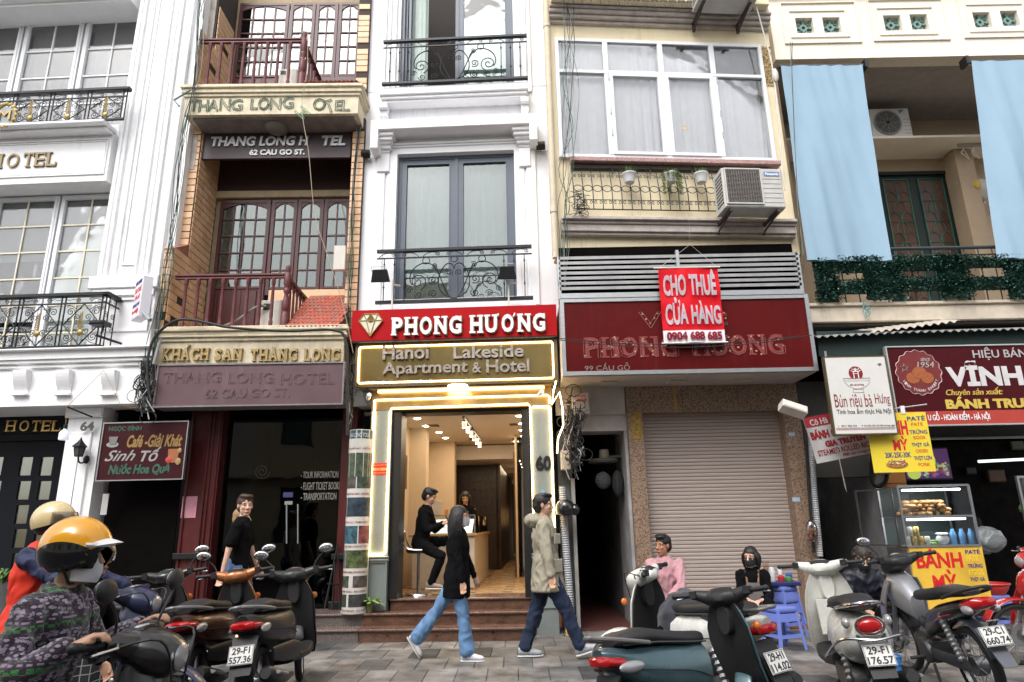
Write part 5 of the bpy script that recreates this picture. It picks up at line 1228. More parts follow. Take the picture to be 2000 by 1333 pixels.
for px,kind,lab in((1229,0,'white basket pot of upright grassy leaves, leftmost on the iron grille'),(1310,1,'hanging pot with trailing variegated vine, middle of the iron grille'),(1369,2,'white basket pot of short dry leaves beside the air conditioner')):
 c=FY.at(px,346,-.16);c=Vector((c.x,-.16,c.z));rp=random.Random(px)
 T=Thing('hanging_plant',lab,'potted plant',FY,(c.x,c.y,c.z-.09),group='pots hung on the window grille')
 T.part('pot',MB().lathe([(.07,c.z-.10),(.085,c.z-.05),(.105,c.z+.02),(.115,c.z+.03),(.115,c.z+.045),(.10,c.z+.045),(.09,c.z+.0)],(c.x,c.y,0),n=18),POT,smooth=True)
 mb=[MB(),MB()]
 if kind==1:
  for k in range(34):
   a=rp.uniform(0,2*pi);ln=rp.uniform(.12,.48);p0=Vector((c.x+.08*cos(a),c.y+.06*sin(a),c.z+.06));x=p0.copy()
   for s_ in range(int(ln/.022)):
    x+=Vector((cos(a)*.012*(1 if s_<4 else .1)+rp.uniform(-.006,.006),sin(a)*.010*(1 if s_<4 else 0)-.001,.008 if s_<2 else-.021))
    for _ in range(2):leaf_quad(mb[rp.random()<.6],x,(rp.uniform(-1,1),rp.uniform(-1,.3),rp.uniform(-.8,.6)),.010,.034)
 else:
  for k in range(90 if kind==0 else 60):
   a=rp.uniform(0,2*pi);r_=rp.uniform(0,.09);p0=Vector((c.x+r_*cos(a),c.y+r_*sin(a),c.z+.04))
   leaf_quad(mb[rp.random()<.5],p0,(cos(a)*.6+rp.uniform(-.3,.3),sin(a)*.6,rp.uniform(.5,1.6)),.006,rp.uniform(.06,.13)*(1 if kind==0 else .8))
 T.part('leaves',mb[0],LF[0]if kind else LF[1],kind='stuff');T.part('leaves',mb[1],LF[2]if kind==1 else LF[0],kind='stuff')
def outdoor(F,x0,x1,z0,z1,d,dep,lab,brand=None):
 bl_=.14
 T=Thing('air_conditioner',lab,'air conditioner',F,((x0+x1)/2,d+dep/2,z0));w,h=x1-x0,z1-z0
 AC=M('weathered ac enamel',(.52,.51,.48),.5,var=.12,streak=.3)
 T.part('case',MB().cbox(x0,x1,d,d+dep,z0,z1,.015),AC)
 gx0,gx1,gz0,gz1=x0+w*.05,x0+w*.62,z0+h*.10,z1-h*.05
 T.part('fan_recess',MB().box(gx0,gx1,d-.006,d+.001,gz0,gz1),M('dark grille',(.045,.04,.038),.6))
 g=MB()
 for k in range(26):zz=gz0+(gz1-gz0)*(k+.5)/26;g.box(gx0,gx1,d-.018,d-.006,zz-.004,zz+.003)
 for k in range(14):xx=gx0+(gx1-gx0)*(k+.5)/14;g.box(xx-.003,xx+.003,d-.02,d-.018,gz0,gz1)
 T.part('fan_grille',g,M('dusty grille wire',(.20,.18,.165),.6),kind='stuff')
 T.part('grille_frame',MB().frame(gx0-.02,gx1+.02,gz0-.02,gz1+.02,.02,d-.022,d+.002),AC)
 for k in range(6):T.part('vent_line',MB().box(gx1+.04,x1-.03,d-.004,d+.001,z0+h*(.12+.12*k),z0+h*(.12+.12*k)+.006),M('seam grey',(.25,.24,.23),.6))
 if brand:
  T.part('badge',MB().box(x1-w*.30,x1-w*.04,d-.006,d,z1-h*.20,z1-h*.09),M('blue badge',(.12,.22,.42),.4));T.part('badge_lettering',put_text(MB(),brand,x1-w*.28,x1-w*.06,z1-h*.18,z1-h*.11,d-.0065,.002,bold=.03),INKWHT)
 s=MB()
 for k in range(9):
  for l in range(4):s.box(x0-.003,x0+.002,d+.04+l*.06,d+.085+l*.06,z0+h*(.12+.09*k),z0+h*(.17+.09*k))
 T.part('side_louvre',s,BLACK,kind='stuff')
 b=MB()
 for x in(x0+.07,x1-.12):b.box(x,x+.04,d+.02,d+dep+.25,z0-.05,z0-.01).tube([(x+.02,d+.05,z0-.05),(x+.02,d+dep+.2,z0-bl_)],.014,6).box(x,x+.04,d+dep+.2,d+dep+.25,z0-bl_-.03,z0)
 T.part('bracket',b,M('rusty dark bracket',(.06,.045,.04),.7,var=.4))
 return T
q=FY.rect(1413,329,1530,405,-.62);outdoor(FY,q[0],q[1],q[2],q[3],-.62,.34,'large weathered air conditioner on brackets at the right end of the iron grille','Panasonic')
q=FY.rect(1364,-62,1476,-6,-.62);outdoor(FY,q[0],q[1],q[2],q[3],-.6,.34,'air conditioner underside cut off at the top edge over the yellow cornice')
def XZ(px,py,d=0):return FZ.at(px,py,d).x
def ZZ(px,py,d=0):return FZ.at(px,py,d).z
x0,x1=XZ(1092,540),XZ(1562,540);z1,z0=ZZ(1325,499),ZZ(1325,581)
Lv=Thing('louvre_screen','band of horizontal aluminium louvres above the old red signboard','screen',FZ,((x0+x1)/2,0,z0))
Lv.part('frame',MB().box(x0-.02,x0+.02,-.03,.05,z0,z1).box(x1-.03,x1+.02,-.03,.05,z0,z1).cbox(x0,x1,-.05,.05,z0-.005,z0+.075,.006),STEEL)
for k in range(7):
 zz=z0+.13+(z1-z0-.13)*k/6.6
 Lv.part('slat',MB().add([(x0,-.03,zz),(x1,-.03,zz),(x1,.03,zz+.04),(x0,.03,zz+.04),(x0,-.03,zz+.045),(x1,-.03,zz+.045),(x1,.03,zz+.05),(x0,.03,zz+.05)],[(0,3,2,1),(4,5,6,7),(0,1,5,4),(1,2,6,5),(2,3,7,6),(3,0,4,7)]),M('pale aluminium slat',(.34,.34,.34),.4,metal=.4,var=.2))
Lv.part('backing',MB().box(x0,x1,.12,.14,z0,z1+.2),DARK)
Lv.part('centre_post',MB().box(XZ(1320,520),XZ(1326,520),-.05,.03,z0,z1+.06),STEEL)
x0,x1=XZ(1100,660),XZ(1583,660);z1s,z0s=ZZ(1335,581),ZZ(1345,727)
OR=Thing('old_red_sign','old dark red steel-edged signboard with traces of removed letters and its soffit box','sign',FZ,((x0+x1)/2,0,z0s))
OR.part('panel',MB().box(x0,x1,-.02,.0,z0s,z1s),M('aged oxblood panel',(.095,.004,.004),.45,spec=.12,var=.15,scale=2,streak=.12,dirt=(.3,.12,.10)))
OR.part('frame',MB().frame(x0-.03,x1+.03,z0s-.025,z1s+.0,.055,-.04,.02),STEEL)
OR.part('soffit_box',MB().box(x0-.02,x1+.02,.021,.95,z0s-.03,z0s-.01).box(x1+.01,x1+.03,.021,.95,z0s,z1s).box(x0-.02,x0,.021,.95,z0s,z1s),M('dirty white soffit',(.46,.42,.39),.6,var=.15))
for px in(1192,1328,1455):a=FZ.at(px,752,.35);a.z=z0s-.035;OR.part('soffit_lamp',MB().box(a.x-.13,a.x+.13,.38,.62,z0s-.038,z0s-.03).frame(a.x-.13,a.x+.13,z0s-.045,z0s-.03,.01,.37,.38),M('soffit lamp plate',(.52,.46,.38),.4))
TR=M('removed letter trace',(.22,.03,.028),.6,var=.3,scale=20);GLUE=M('glue spot',(.45,.27,.15),.7)
zs=ZZ(1335,697);ze=ZZ(1335,657)
for s,p in(('PHONG',(1140,660,1325,700)),('HUONG',(1352,657,1533,695))):
 aa=XZ(p[0],680,-.02);bb=XZ(p[2],680,-.02);w_=(bb-aa)/len(s)
 wds=[]
 OR.part('letter_trace',serif_word(MB(),s,aa,bb,zs,ze,-.0205,.004,bold=.02,sh=.08),TR)
 neonp=(p[0],p[1]+2,p[2],p[3]-1);neon(OR,FZ,s,neonp,-.024,M('pale trace edge',(.34,.14,.13),.6),r=.003,name='letter_trace')
 rg=random.Random(len(s)+p[0])
 for k in range(26):x=rg.uniform(aa,bb);z=rg.uniform(zs,ze);OR.part('glue_spot',MB().ball((x,-.022,z),(.016,.006,.014),6,5),GLUE)
neon(OR,FZ,'V',(1248,610,1292,641),-.024,M('pale trace edge'),r=.004,name='letter_trace');neon(OR,FZ,'C',(1388,612,1420,636),-.024,M('pale trace edge'),r=.004,name='letter_trace')
for px,py in((1255,614),(1262,624),(1270,632),(1278,622),(1284,613),(1414,612),(1417,622)):a=FZ.at(px,py,-.02);OR.part('glue_spot',MB().ball((a.x,-.022,a.z),(.015,.006,.014),6,5),GLUE)
OR.part('letter_trace',ptext(MB(),FZ,'99 CẦU GỖ',1142,709,1230,724,-.02,.006,bold=.0),M('dull chrome trace',(.30,.22,.20),.4,metal=.4))
q=[FZ.at(1290,522,-.14),FZ.at(1408,526,-.14),FZ.at(1412,670,-.14),FZ.at(1292,670,-.14)]
x0=(q[0].x+q[3].x)/2;x1=(q[1].x+q[2].x)/2;z1=(q[0].z+q[1].z)/2;z0=(q[3].z+q[2].z)/2;zc=z0+(z1-z0)*.165;h=z1-z0;w_=x1-x0
BN=Thing('rental_banner','bright red hanging banner reading CHO THUÊ CỬA HÀNG with a phone number','banner',FZ,((x0+x1)/2,-.14,z0))
def wv(x,z):return-.14+.014*sin((x-x0)*9+1)+.008*sin(z*14+x*5)+.012*noise.noise(Vector((x*7,0,z*5)))
g=MB().grid(lambda u,v:(x0+w_*u,wv(x0+w_*u,zc+(z1-zc)*v),zc+(z1-zc)*v),30,36);BN.part('banner_cloth',g,M('bright red banner',(.60,.006,.014),.55,spec=.15,var=.03),smooth=True)
g=MB().grid(lambda u,v:(x0+w_*u,wv(x0+w_*u,z0+(zc-z0)*v),z0+(zc-z0)*v),16,4);BN.part('banner_cloth',g,M('white banner',(.74,.74,.78),.45),smooth=True)
def bt(s,a,b_,c,d_,m,**k):
 t=put_text(MB(),s,x0+w_*a,x0+w_*b_,z0+h*c,z0+h*d_,0,.0,**k);t.v=[(v[0],wv(v[0],v[2])-.022,v[2])for v in t.v];BN.part('lettering',t,m)
WB=M('bluish white print',(.76,.77,.84),.45)
bt('CHO',.06,.43,.62,.905,WB,bold=.04);bt('THUÊ',.48,.93,.62,.975,WB,bold=.04);bt('CỬA',.06,.42,.235,.60,WB,bold=.04);bt('HÀNG',.475,.965,.235,.55,WB,bold=.04);bt('0904 688 685',.05,.95,.03,.145,M('deep red print',(.38,.01,.04),.45),bold=.05)
BN.part('batten',MB().tube([(x0-.06,-.14,z1+.01),(x1+.03,-.14,z1+.01)],.011,8).tube([(x0-.03,-.14,z0),(x1+.03,-.14,z0)],.011,8),M('cream batten',(.70,.68,.60),.5))
tp=FZ.at(1348,478,-.12);BN.part('string',MB().tube([(x0,-.14,z1),tp,(x1,-.14,z1)],.0025,4).tube([tp,FZ.at(1345,418,-.25)],.0025,4),M('white string',(.6,.6,.6),.6))
FG=Frame(1400,9.85,.0)
def gx(px,py,d=0):return FG.at(px,py,d).x
def gz(px,py,d=0):return FG.at(px,py,d).z
GR2=M('pink beige granite',(.30,.20,.135),.45,var=.15,scale=30,speck=(75,(.10,.07,.055)))
SF=Thing('shutter_front','pink granite shopfront frame around a closed brown roller shutter','shopfront',FG,(gx(1400,1000),0,0))
zt_=gz(1400,758);zlt=gz(1400,806)
a0,a1=gx(1233,980),gx(1264,980);b0,b1=gx(1545,980),gx(1575,980)
SF.part('pillar',MB().cbox(a0,a1,-.12,.3,0,zlt,.008),GR2);SF.part('pillar',MB().cbox(b0,b1+.03,-.12,.3,0,zlt,.008),GR2)
SF.part('lintel',MB().cbox(a0,b1+.03,-.10,.3,zlt,ZZ(1345,727)+.1,.006),GR2)
for x_ in(a0+(b1-a0)*.33,a0+(b1-a0)*.66):SF.part('lintel_joint',MB().box(x_,x_+.006,-.103,-.1,zlt,zt_),GROUT)
q=FG.rect(1234,806,1254,858,-.13);SF.part('foil_label',MB().box(q[0],q[1],-.126,-.121,q[2],q[3]),M('creased gold foil',(.38,.24,.06),.35,metal=.6,var=.6,scale=22,bump=1));q=FG.rect(1316,770,1322,806,-.11);SF.part('tape',MB().box(q[0],q[1],-.104,-.101,zlt,zt_),M('brown tape',(.36,.22,.06),.4))
SH=M('taupe shutter slat',(.40,.33,.29),.5,metal=.1,var=.10,scale=4,stretch=(.3,1,6))
zb_=gz(1400,1211,.1);n=int((zlt-zb_)/.052);st_=(zlt+.02-zb_)/n
xsm=(a1+b0)/2;sw_=(b0-a1)/2+.02
prof=[(.02,0),(.02,st_*.97),(.004,st_*.95),(.0,st_*.70),(.0,st_*.25),(.004,st_*.06)]
slm=MB().profx([(p[0],p[1])for p in prof],-sw_,sw_).mesh('slat',SH)
shp=SF.part('roller_shutter',MB().box(-sw_+xsm,sw_+xsm,.125,.13,zb_,zlt),GROUT)
for k in range(n):SF.inst('slat',slm,(xsm-SF.o.x,.10,zb_+k*st_),shp)
SF.part('bottom_rail',MB().cbox(a1,b0,.07,.13,zb_-.05,zb_,.006),STEEL)
RS=M('red brown threshold',(.20,.07,.05),.5,var=.3,scale=12)
SF.part('threshold',MB().cbox(a0+.02,b1,-.22,.3,-.02,zb_-.06,.01),RS)
q=FG.rect(1548,972,1563,980,-.13);SF.part('sticker',MB().box(q[0],q[1],-.124,-.12,q[2],q[3]),M('pale blue sticker',(.35,.48,.62),.5));q=FG.rect(1541,845,1553,852,-.13);SF.part('sticker',MB().box(q[0],q[1],-.124,-.12,q[2],q[3]),M('pale blue sticker'))
AL=Thing('alley','narrow pitch dark alley opening left of the granite shopfront','passage',FG,(gx(1180,1000),0,0))
l0,l1=gx(1092,1000),gx(1230,1000);OW=M('old whitewash',(.34,.33,.33),.85,var=.35,scale=3,streak=.6,bump=.2);OWD=M('dark whitewash',(.12,.12,.12),.9,var=.5,scale=3)  # second whitewash is much darker, used on the inner alley walls
AL.part('beam',MB().box(l0,a0,-.05,.4,gz(1180,843,0),ZZ(1345,727)+.1).box(l0,a0-.02,-.09,-.04,gz(1180,812,0),ZZ(1345,727)),M('dirty white soffit'))
AL.part('side_wall',MB().box(a0-.05,a0-.005,-.06,.9,0,gz(1180,843,0)),OW);AL.part('side_wall',MB().box(a0-.05,a0-.01,.9,6,0,3.4),OWD)
AL.part('side_wall',MB().box(l0,gx(1120,1000),-.05,6,0,3.4),OWD);AL.part('end_wall',MB().box(l0,a0,5.9,6,0,3.4),DARK);AL.part('alley_ceiling',MB().box(l0,a0,.4,6,3.0,3.1),DARK)
AL.part('alley_floor',MB().box(gx(1120,1000),a0-.05,-.05,6,-.015,.03),M('dark red alley tile',(.10,.035,.03),.5))
#  RIGHT: cream house with blue curtains, bakery below
FR=Frame(1780,9.5,.0)
def XR(px,py,d=0):return FR.at(px,py,d).x
def ZR(px,py,d=0):return FR.at(px,py,d).z
Rb=Thing('cream_building','cream house at the right with green patterned vents and an open loggia behind blue curtains','building',FR,(0,0,0))
rx0=XR(1507,60);rx1=XR(1507,60)+9;zb=ZR(1760,112);zt=ZR(1760,112)+3.2
holes=[];GRN=M('patina green vent tile',(.16,.27,.24),.7,var=.25,scale=20)
for cx,cy in((1572,50),(1625,49),(1744,45),(1796,43),(1919,39),(1973,36),(2090,33)):
 r=FR.rect(cx-17,cy-15,cx+17,cy+15,0);holes.append(r)
Rb.part('parapet',MB().wall(rx0,rx1,zb,zt,0,.25,holes),CREAM)
for r in holes:
 v=MB();xm,zm,w_,h_=(r[0]+r[1])/2,(r[2]+r[3])/2,(r[1]-r[0])/2,(r[3]-r[2])/2
 pts=[(xm+w_*q*cos(a),zm+h_*q*sin(a))for a,q in[(k*pi/8,(.72 if k%4==0 else .42 if k%2 else .5))for k in range(16)]]
 ring=[(xm+w_*.20*cos(k*pi/8),zm+h_*.20*sin(k*pi/8))for k in range(16)]
 n0=len(v.v)
 for y in(.06,.12):
  for p in pts:v.v.append((p[0],y,p[1]))
  for p in ring:v.v.append((p[0],y,p[1]))
 for k in range(16):
  k2=(k+1)%16;v.f.append((n0+k,n0+k2,n0+16+k2,n0+16+k));v.f.append((n0+32+k,n0+k,n0+k2,n0+32+k2))
  v.f.append((n0+16+k,n0+16+k2,n0+48+k2,n0+48+k))
 for a in(-1,1):
  for b_ in(-1,1):
   v.tube(spiral(xm+a*w_*.66,zm+b_*h_*.64,.008,w_*.30,0,1.2*a*b_,.09,10),.016,5)
  v.box(xm+a*w_*.62,xm+a*w_,.06,.12,zm-.02,zm+.02);v.box(xm-.02,xm+.02,.06,.12,zm+a*h_*.62,zm+a*h_)
 Rb.part('vent_tile',v,GRN)
for a,b_ in((0,1),(2,3),(4,5)):
 x0,x1,z0,z1=holes[a][0],holes[b_][1],min(holes[a][2],holes[b_][2]),max(holes[a][3],holes[b_][3])
 Rb.part('vent_surround',MB().frame(x0-.12,x1+.12,z0-.10,z1+.14,.025,-.022,.001).frame(x0-.24,x1+.30,z0-.22,z1+.30,.02,-.03,.001),CREAM)
Rb.part('roof_ledge',MB().cbox(rx0,rx1,-.08,.25,ZR(1760,0)+.08,ZR(1760,0)+.14,.01),CREAM)
db=1.9
WARMC=M('cream loggia wall',(.50,.38,.26),.8,var=.12,scale=2,streak=.3);GREYC=M('loggia ceiling grey',(.34,.31,.29),.8,var=.15)
zsl=ZR(1780,592,-.12);zsu=ZR(1780,628,-.12)
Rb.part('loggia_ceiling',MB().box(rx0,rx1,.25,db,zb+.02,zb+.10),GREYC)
dx0,dx1=XR(1712,420,db),XR(1878,420,db);dz1=ZR(1790,336,db)
Rb.part('back_wall',MB().wall(rx0,rx1,zsl-.1,zb+.1,db,db+.2,[(dx0,dx1,zsl-.2,dz1)]),WARMC)
Rb.part('end_wall',MB().box(rx0-.02,rx0+.1,.26,db,zsl,zb).box(XR(1862,420,db),XR(1897,420,db),db-.35,db,zsl,ZR(1880,312,db)),WARMC)
sh0=ZR(1800,278,db-.6);Rb.part('shelf_slab',MB().box(rx0+.1,rx1,db-.75,db,sh0,ZR(1800,265,db-.75)),CREAM)
DKG=M('black green door',(.012,.020,.018),.4);GRL=M('green iron grille',(.03,.16,.12),.5)
dg=Rb.part('balcony_door',MB().box(dx0,dx1,db+.02,db+.06,zsl,dz1).frame(dx0,dx1,zsl,dz1,.07,db-.03,db+.04),DKG)
dw=dx1-dx0
for(a,b_)in((.14,.44),(.56,.86)):
 x0,x1=dx0+dw*a,dx0+dw*b_;m=MB().frame(x0,x1,zsl+.1,dz1-.15,.015,db-.01,db+.01);w_=x1-x0;z=zsl+.15
 Rb.part('door_leaf_panel',MB().box(x0,x1,db+.012,db+.018,zsl+.1,dz1-.15),M('brown glass',(.10,.045,.03),.3,var=.4,scale=3),dg)
 while z<dz1-.5:
  for q in(0,.5):m.tube(arc(x0+w_*(.25+q),z,w_*.25,.2,0,pi,db,8),.007,4)
  m.tube(arc(x0+w_*.5,z+.22,w_*.25,.2,0,pi,db,8),.007,4);m.tube([(x0,db,z),(x1,db,z)],.006,4);z+=.42
 m.tube([(x0+w_/2,db,zsl+.1),(x0+w_/2,db,dz1-.15)],.006,4)
 Rb.part('door_grille',m,GRL,dg)
BLU=M('pale blue canvas',(.26,.385,.49),.8,var=.05,scale=2)
def awn(pts,seed,lab):
 (ax,ay),(bx,by),(cx,cy),(dx,dy)=pts
 A,B_,C_,D_=FR.at(ax,ay,-.05),FR.at(bx,by,-.05),FR.at(cx,cy,-.22),FR.at(dx,dy,-.22)
 T=Thing('blue_curtain',lab,'curtain',FR,(A+B_)/2,group='pale blue canvas curtains of the loggia')
 nz_=Vector((seed,0,0))
 def fn(u,v):
  t=A.lerp(B_,u);bt_=D_.lerp(C_,u);p=t.lerp(bt_,v);amp=.045*v
  f=1.8*amp*noise.noise(Vector((u*3.2+seed+v*.8,v*.7,seed)))+.045*v*sin(u*7+seed+v*1.2)+.03*noise.noise(Vector((u*9-v*3,v*2,seed)))+.018*v*(1-abs(2*u-.4))*sin(u*23-v*3)
  return(p.x,p.y-.05+f,p.z)
 g=MB().grid(fn,70,24);o=T.part('canvas',g,BLU,smooth='all');
 T.part('roller',MB().tube([A+Vector((-.03,0,.02)),B_+Vector((.06,0,.02))],.035,10),M('dark roller',(.05,.055,.06),.5),smooth=True)
 T.part('hem',MB().tube([D_+Vector((0,-.05,0)),C_+Vector((0,-.05,0))],.014,6),BLU)
 T.part('end_bracket',MB().box(B_.x+.04,B_.x+.09,-.12,.05,B_.z-.05,B_.z+.10)if seed<5 else MB().box(A.x-.09,A.x-.04,-.12,.05,A.z-.05,A.z+.10),BLACK)
awn(((1523,133),(1681,131),(1737,512),(1573,512)),1.3,'pale blue canvas curtain at the left side of the loggia beside the yellow house')
awn(((1893,124),(2080,121),(2160,508),(1945,508)),7.7,'pale blue canvas curtain cut off by the right edge of the picture')
q=FR.rect(1699,212,1779,264,db-.7)
T=Thing('air_conditioner','air conditioner with one round fan standing on the loggia shelf','air conditioner',FR,((q[0]+q[1])/2,db-.6,q[2]));w_,h_=q[1]-q[0],q[3]-q[2]
AC2=M('ac enamel grey white',(.58,.56,.52),.5,var=.08)
q2=ZR(1800,265,db-.75);T.part('case',MB().cbox(q[0],q[1],db-.7,db-.4,q2,q[3],.015),AC2)
fx,fz,fr_=q[0]+w_*.42,(q2+q[3])/2,h_*.44
T.part('fan_recess',MB().lathe([(fr_,0),(fr_,.006)],(fx,db-.712,fz),axis='y',n=28),M('dark grille'))
g=MB()
for k in range(9):g.tube(arc(fx,fz,fr_*(k+1)/9,fr_*(k+1)/9,0,2*pi,db-.72,22),.0035 if k<8 else .014,4)
for k in range(8):g.tube([(fx,db-.72,fz),(fx+fr_*cos(k*pi/4),db-.72,fz+fr_*sin(k*pi/4))],.0035,4)
T.part('fan_guard',g,M('guard wire',(.35,.34,.32),.5),kind='stuff');T.part('fan_hub',MB().lathe([(.035,0),(.03,.012)],(fx,db-.73,fz),axis='y',n=14),BLACK)
for k in range(5):T.part('vent_line',MB().box(q[0]+w_*.82,q[1]-.02,db-.703,db-.699,q2+h_*(.15+.13*k),q2+h_*(.15+.13*k)+.008),M('seam grey'))
T.part('badge',MB().prism([(q[0]+w_*.74,q[3]-.04),(q[0]+w_*.88,q[3]-.04),(q[0]+w_*.76,q[3]-.12)],db-.706,db-.7),M('blue badge'))
T=Thing('clothes_rack','ceiling clothes rack with white hangers in the loggia','clothes rack',FR,FR.at(1895,288,db-.5))
c0,c1=FR.at(1870,286,db-.5),FR.at(1960,284,db-.5);T.part('rail',MB().box(c0.x,c1.x,db-.53,db-.5,c0.z-.02,c0.z+.03),STEEL)
T.part('ceiling_rose',MB().lathe([(.09,c0.z+.12),(.05,c0.z+.18)],((c0.x+c0.x+.4)/2,db-.5,0),n=14).tube([(c0.x+.2,db-.5,c0.z),(c0.x+.2,db-.5,c0.z+.14)],.012,6),AC2)
for k in range(4):
 x=c0.x+.10+k*.19;z=c0.z-.06;h=MB().tube([(x,db-.5,z+.06),(x,db-.5,z)],.004,4);h.tube([(x,db-.5,z),(x-.14,db-.62,z-.13),(x-.15,db-.62,z-.15),(x+.14,db-.40,z-.15),(x+.13,db-.40,z-.12),(x,db-.5,z)],.007,5);T.part('hanger',h,INKWHT)
c=FR.at(1916,372,db-.2);T=Thing('water_heater','round grey white water heater on the loggia wall half hidden by the right blue curtain','water heater',FR,c)
T.part('tank',MB().lathe([(0,-.16),(.12,-.14),(.19,-.08),(.20,0),(.20,.14)],(c.x,db-.2,c.z),axis='y',n=24),AC2,smooth=True);T.part('bag',MB().ball((c.x-.17,db-.34,c.z+.04),(.08,.05,.10),10,8),M('yellow bag',(.6,.42,.08),.5))
T.part('pipe',MB().tube(bez((c.x,db-.2,c.z-.2),(c.x,db-.25,c.z-.4),(c.x+.1,db-.25,c.z-.3),(c.x+.14,db-.1,c.z-.45),10),.014,6),STEEL)
rz=ZR(1780,486,-.15)
rr=Rb.part('balcony_rail',MB().tube([(rx0+.42,-.15,rz),(rx1,-.15,rz)],.028,8).tube([(rx0+.42,-.15,ZR(1780,500,-.15)),(rx1,-.15,ZR(1780,500,-.15))],.012,6).tube([(rx0+.42,-.15,ZR(1780,545,-.15)),(rx1,-.15,ZR(1780,545,-.15))],.010,6),M('dark green grey steel',(.03,.045,.05),.45),smooth=True)
for k in range(26):x=rx0+.45+k*.21;Rb.part('rail_bar',MB().tube([(x,-.15,zsl),(x,-.15,rz)],.009,6),M('dark green grey steel'),rr)
x0=XR(1580,610,-.12)
Rb.part('balcony_slab',MB().cbox(x0,rx1,-.16,db,zsu,zsl-.05,.01).cbox(x0-.02,rx1,-.20,.3,zsl-.05,zsl,.01),M('stained cream slab',(.62,.54,.43),.75,var=.15,streak=.7,dirt=(.10,.09,.08)))
Rb.part('slab_underside',MB().box(x0+.05,rx1,-.1,2.5,zsu-.04,zsu-.003),M('dark soffit',(.07,.065,.06),.9))  # underside panel much darker than the slab above it
gv=Thing('ivy_garland','dark green artificial ivy panels tied along the loggia rail','garland',FR,(XR(1700,545,-.22),-.22,zsl));ri=random.Random(11)
IV=[M('ivy dark',(.018,.075,.055),.45,var=.5,scale=50),M('ivy mid',(.04,.13,.09),.45,var=.5,scale=50),M('ivy pale',(.12,.22,.17),.4,var=.4,scale=50)]
gm=[MB(),MB(),MB()]
def patch(px0,py0,px1,py1,dens=1.0):
 x0,x1,z0,z1=FR.rect(px0,py0,px1,py1,-.22);n=int((x1-x0)*(z1-z0)*9000*dens)
 gv.part('backing_mat',MB().grid(lambda u,v:(x0+(x1-x0)*u,-.185-.035*sin(pi*u)*sin(pi*v)+.02*noise.noise(Vector((u*30,v*12,px0))),z0+(z1-z0)*v),24,8),IV[0],smooth='all')
 for _ in range(n):
  x,z=ri.uniform(x0-.02,x1+.02),ri.uniform(z0,z1);e=.03*noise.noise(Vector((x*6,z*6,3)))
  y=-.22+ri.uniform(-.07,.05)+.05*noise.noise(Vector((x*5,z*5,0)))
  leaf_quad(gm[0 if ri.random()<.62 else 1 if ri.random()<.78 else 2],(x+e,y,z+e),(ri.uniform(-1,1),ri.uniform(-1.2,.2),ri.uniform(-1,.8)),ri.uniform(.010,.017),ri.uniform(.028,.045))
for p in((1594,506,1636,590),(1636,503,1760,532),(1636,548,1700,574),(1692,530,1762,585),(1760,502,1880,528),(1762,542,1880,568),(1834,500,1892,582),(1890,500,2030,522),(1890,542,1972,566),(1966,498,2040,585)):patch(*p)
for m,k in zip(gm,IV):gv.part('leaves',m,k,kind='stuff')
c=FR.at(1690,596,-.24);m=MB()
for k in range(5):m.tube([(c.x+(.03+.006*k)*cos(a*pi/6+k),-.24-.006*k,c.z-.03*k+.08*sin(a*pi/6))for a in range(12)],.006,4,closed=True)
single('rope_coil','small pale blue green rope coil tied under the ivy','rope',FR,m,M('blue green rope',(.20,.33,.32),.8),o=c)
FB=Frame(1800,9.1,.0)
def XB(px,py,d=0):return FB.at(px,py,d).x
def ZB(px,py,d=0):return FB.at(px,py,d).z
c0,c1=XB(1588,650,-.12),XB(2000,650,-.12)+1.4;zc=ZB(1800,648,-.12)
CR=Thing('corrugated_roof','old corrugated sheet roof projecting under the ivy balcony above the bakery sign','roof',FB,((c0+c1)/2,-.12,zc))
def sheet(x0,x1,z,y0,y1,dz,mat,lift=0.0):
 n=int((x1-x0)/.012)
 def fn(u,v):
  x=x0+(x1-x0)*u;return(x,y0+(y1-y0)*v,z+dz*v+.016*sin(x*2*pi/.115)+lift*u)
 g=MB().grid(fn,n,1);k=len(g.v);g.v+=[(a,b_,c_-.006)for a,b_,c_ in g.v[:k]];w_=n+1
 g.f+=[(i,i+k,i+1+k,i+1)for i in range(n)]
 return CR.part('sheet',g,mat,smooth='all')
CM=M('grey corrugated sheet',(.22,.20,.19),.6,var=.3,streak=.5);CM2=M('pale corrugated sheet',(.40,.36,.30),.6,var=.2)
sheet(c0,c0+1.35,zc-.055,-.15,.9,.30,CM,.05);sheet(c0+1.3,c1,zc-.01,-.15,.9,.30,CM,.03);sheet(c0+.85,c0+2.1,zc+.015,-.10,.9,.33,CM2,.14)
fz1,fz0=ZB(1800,657,0),ZB(1800,684,0)
CR.part('fascia',MB().box(XB(1597,670),c1,.0,.05,fz0-.06,fz1+.1),M('black green fascia',(.012,.035,.030),.5,var=.2))
CR.part('support_post',MB().box(XB(1609,700),XB(1613,700),-.04,0,ZB(1610,705),fz0).box(XB(1725,700),XB(1729,700),-.04,0,ZB(1730,705),fz0),STEEL)
CR.part('backing',MB().box(XB(1597,670),c1,.9,.95,fz0-1.2,zc+.5),DARK)
bx0=XB(1743,755,-.1);bx1=bx0+2.9;bz1,bz0=ZB(1860,676,-.1),ZB(1860,829,-.1)
BS=Thing('bakery_sign','wide maroon bakery signboard with round moon cake logo and white VĨNH lettering','sign',FB,(bx0,-.1,bz0))
BS.part('board',MB().box(bx0,bx1,-.1,-.05,bz0,bz1),M('maroon print',(.060,.004,.007),.5,var=.1,spec=.15));BS.part('edge_trim',MB().frame(bx0-.015,bx1,bz0-.02,bz1+.01,.018,-.115,-.05),M('pale metal trim',(.50,.52,.50),.4,metal=.4))
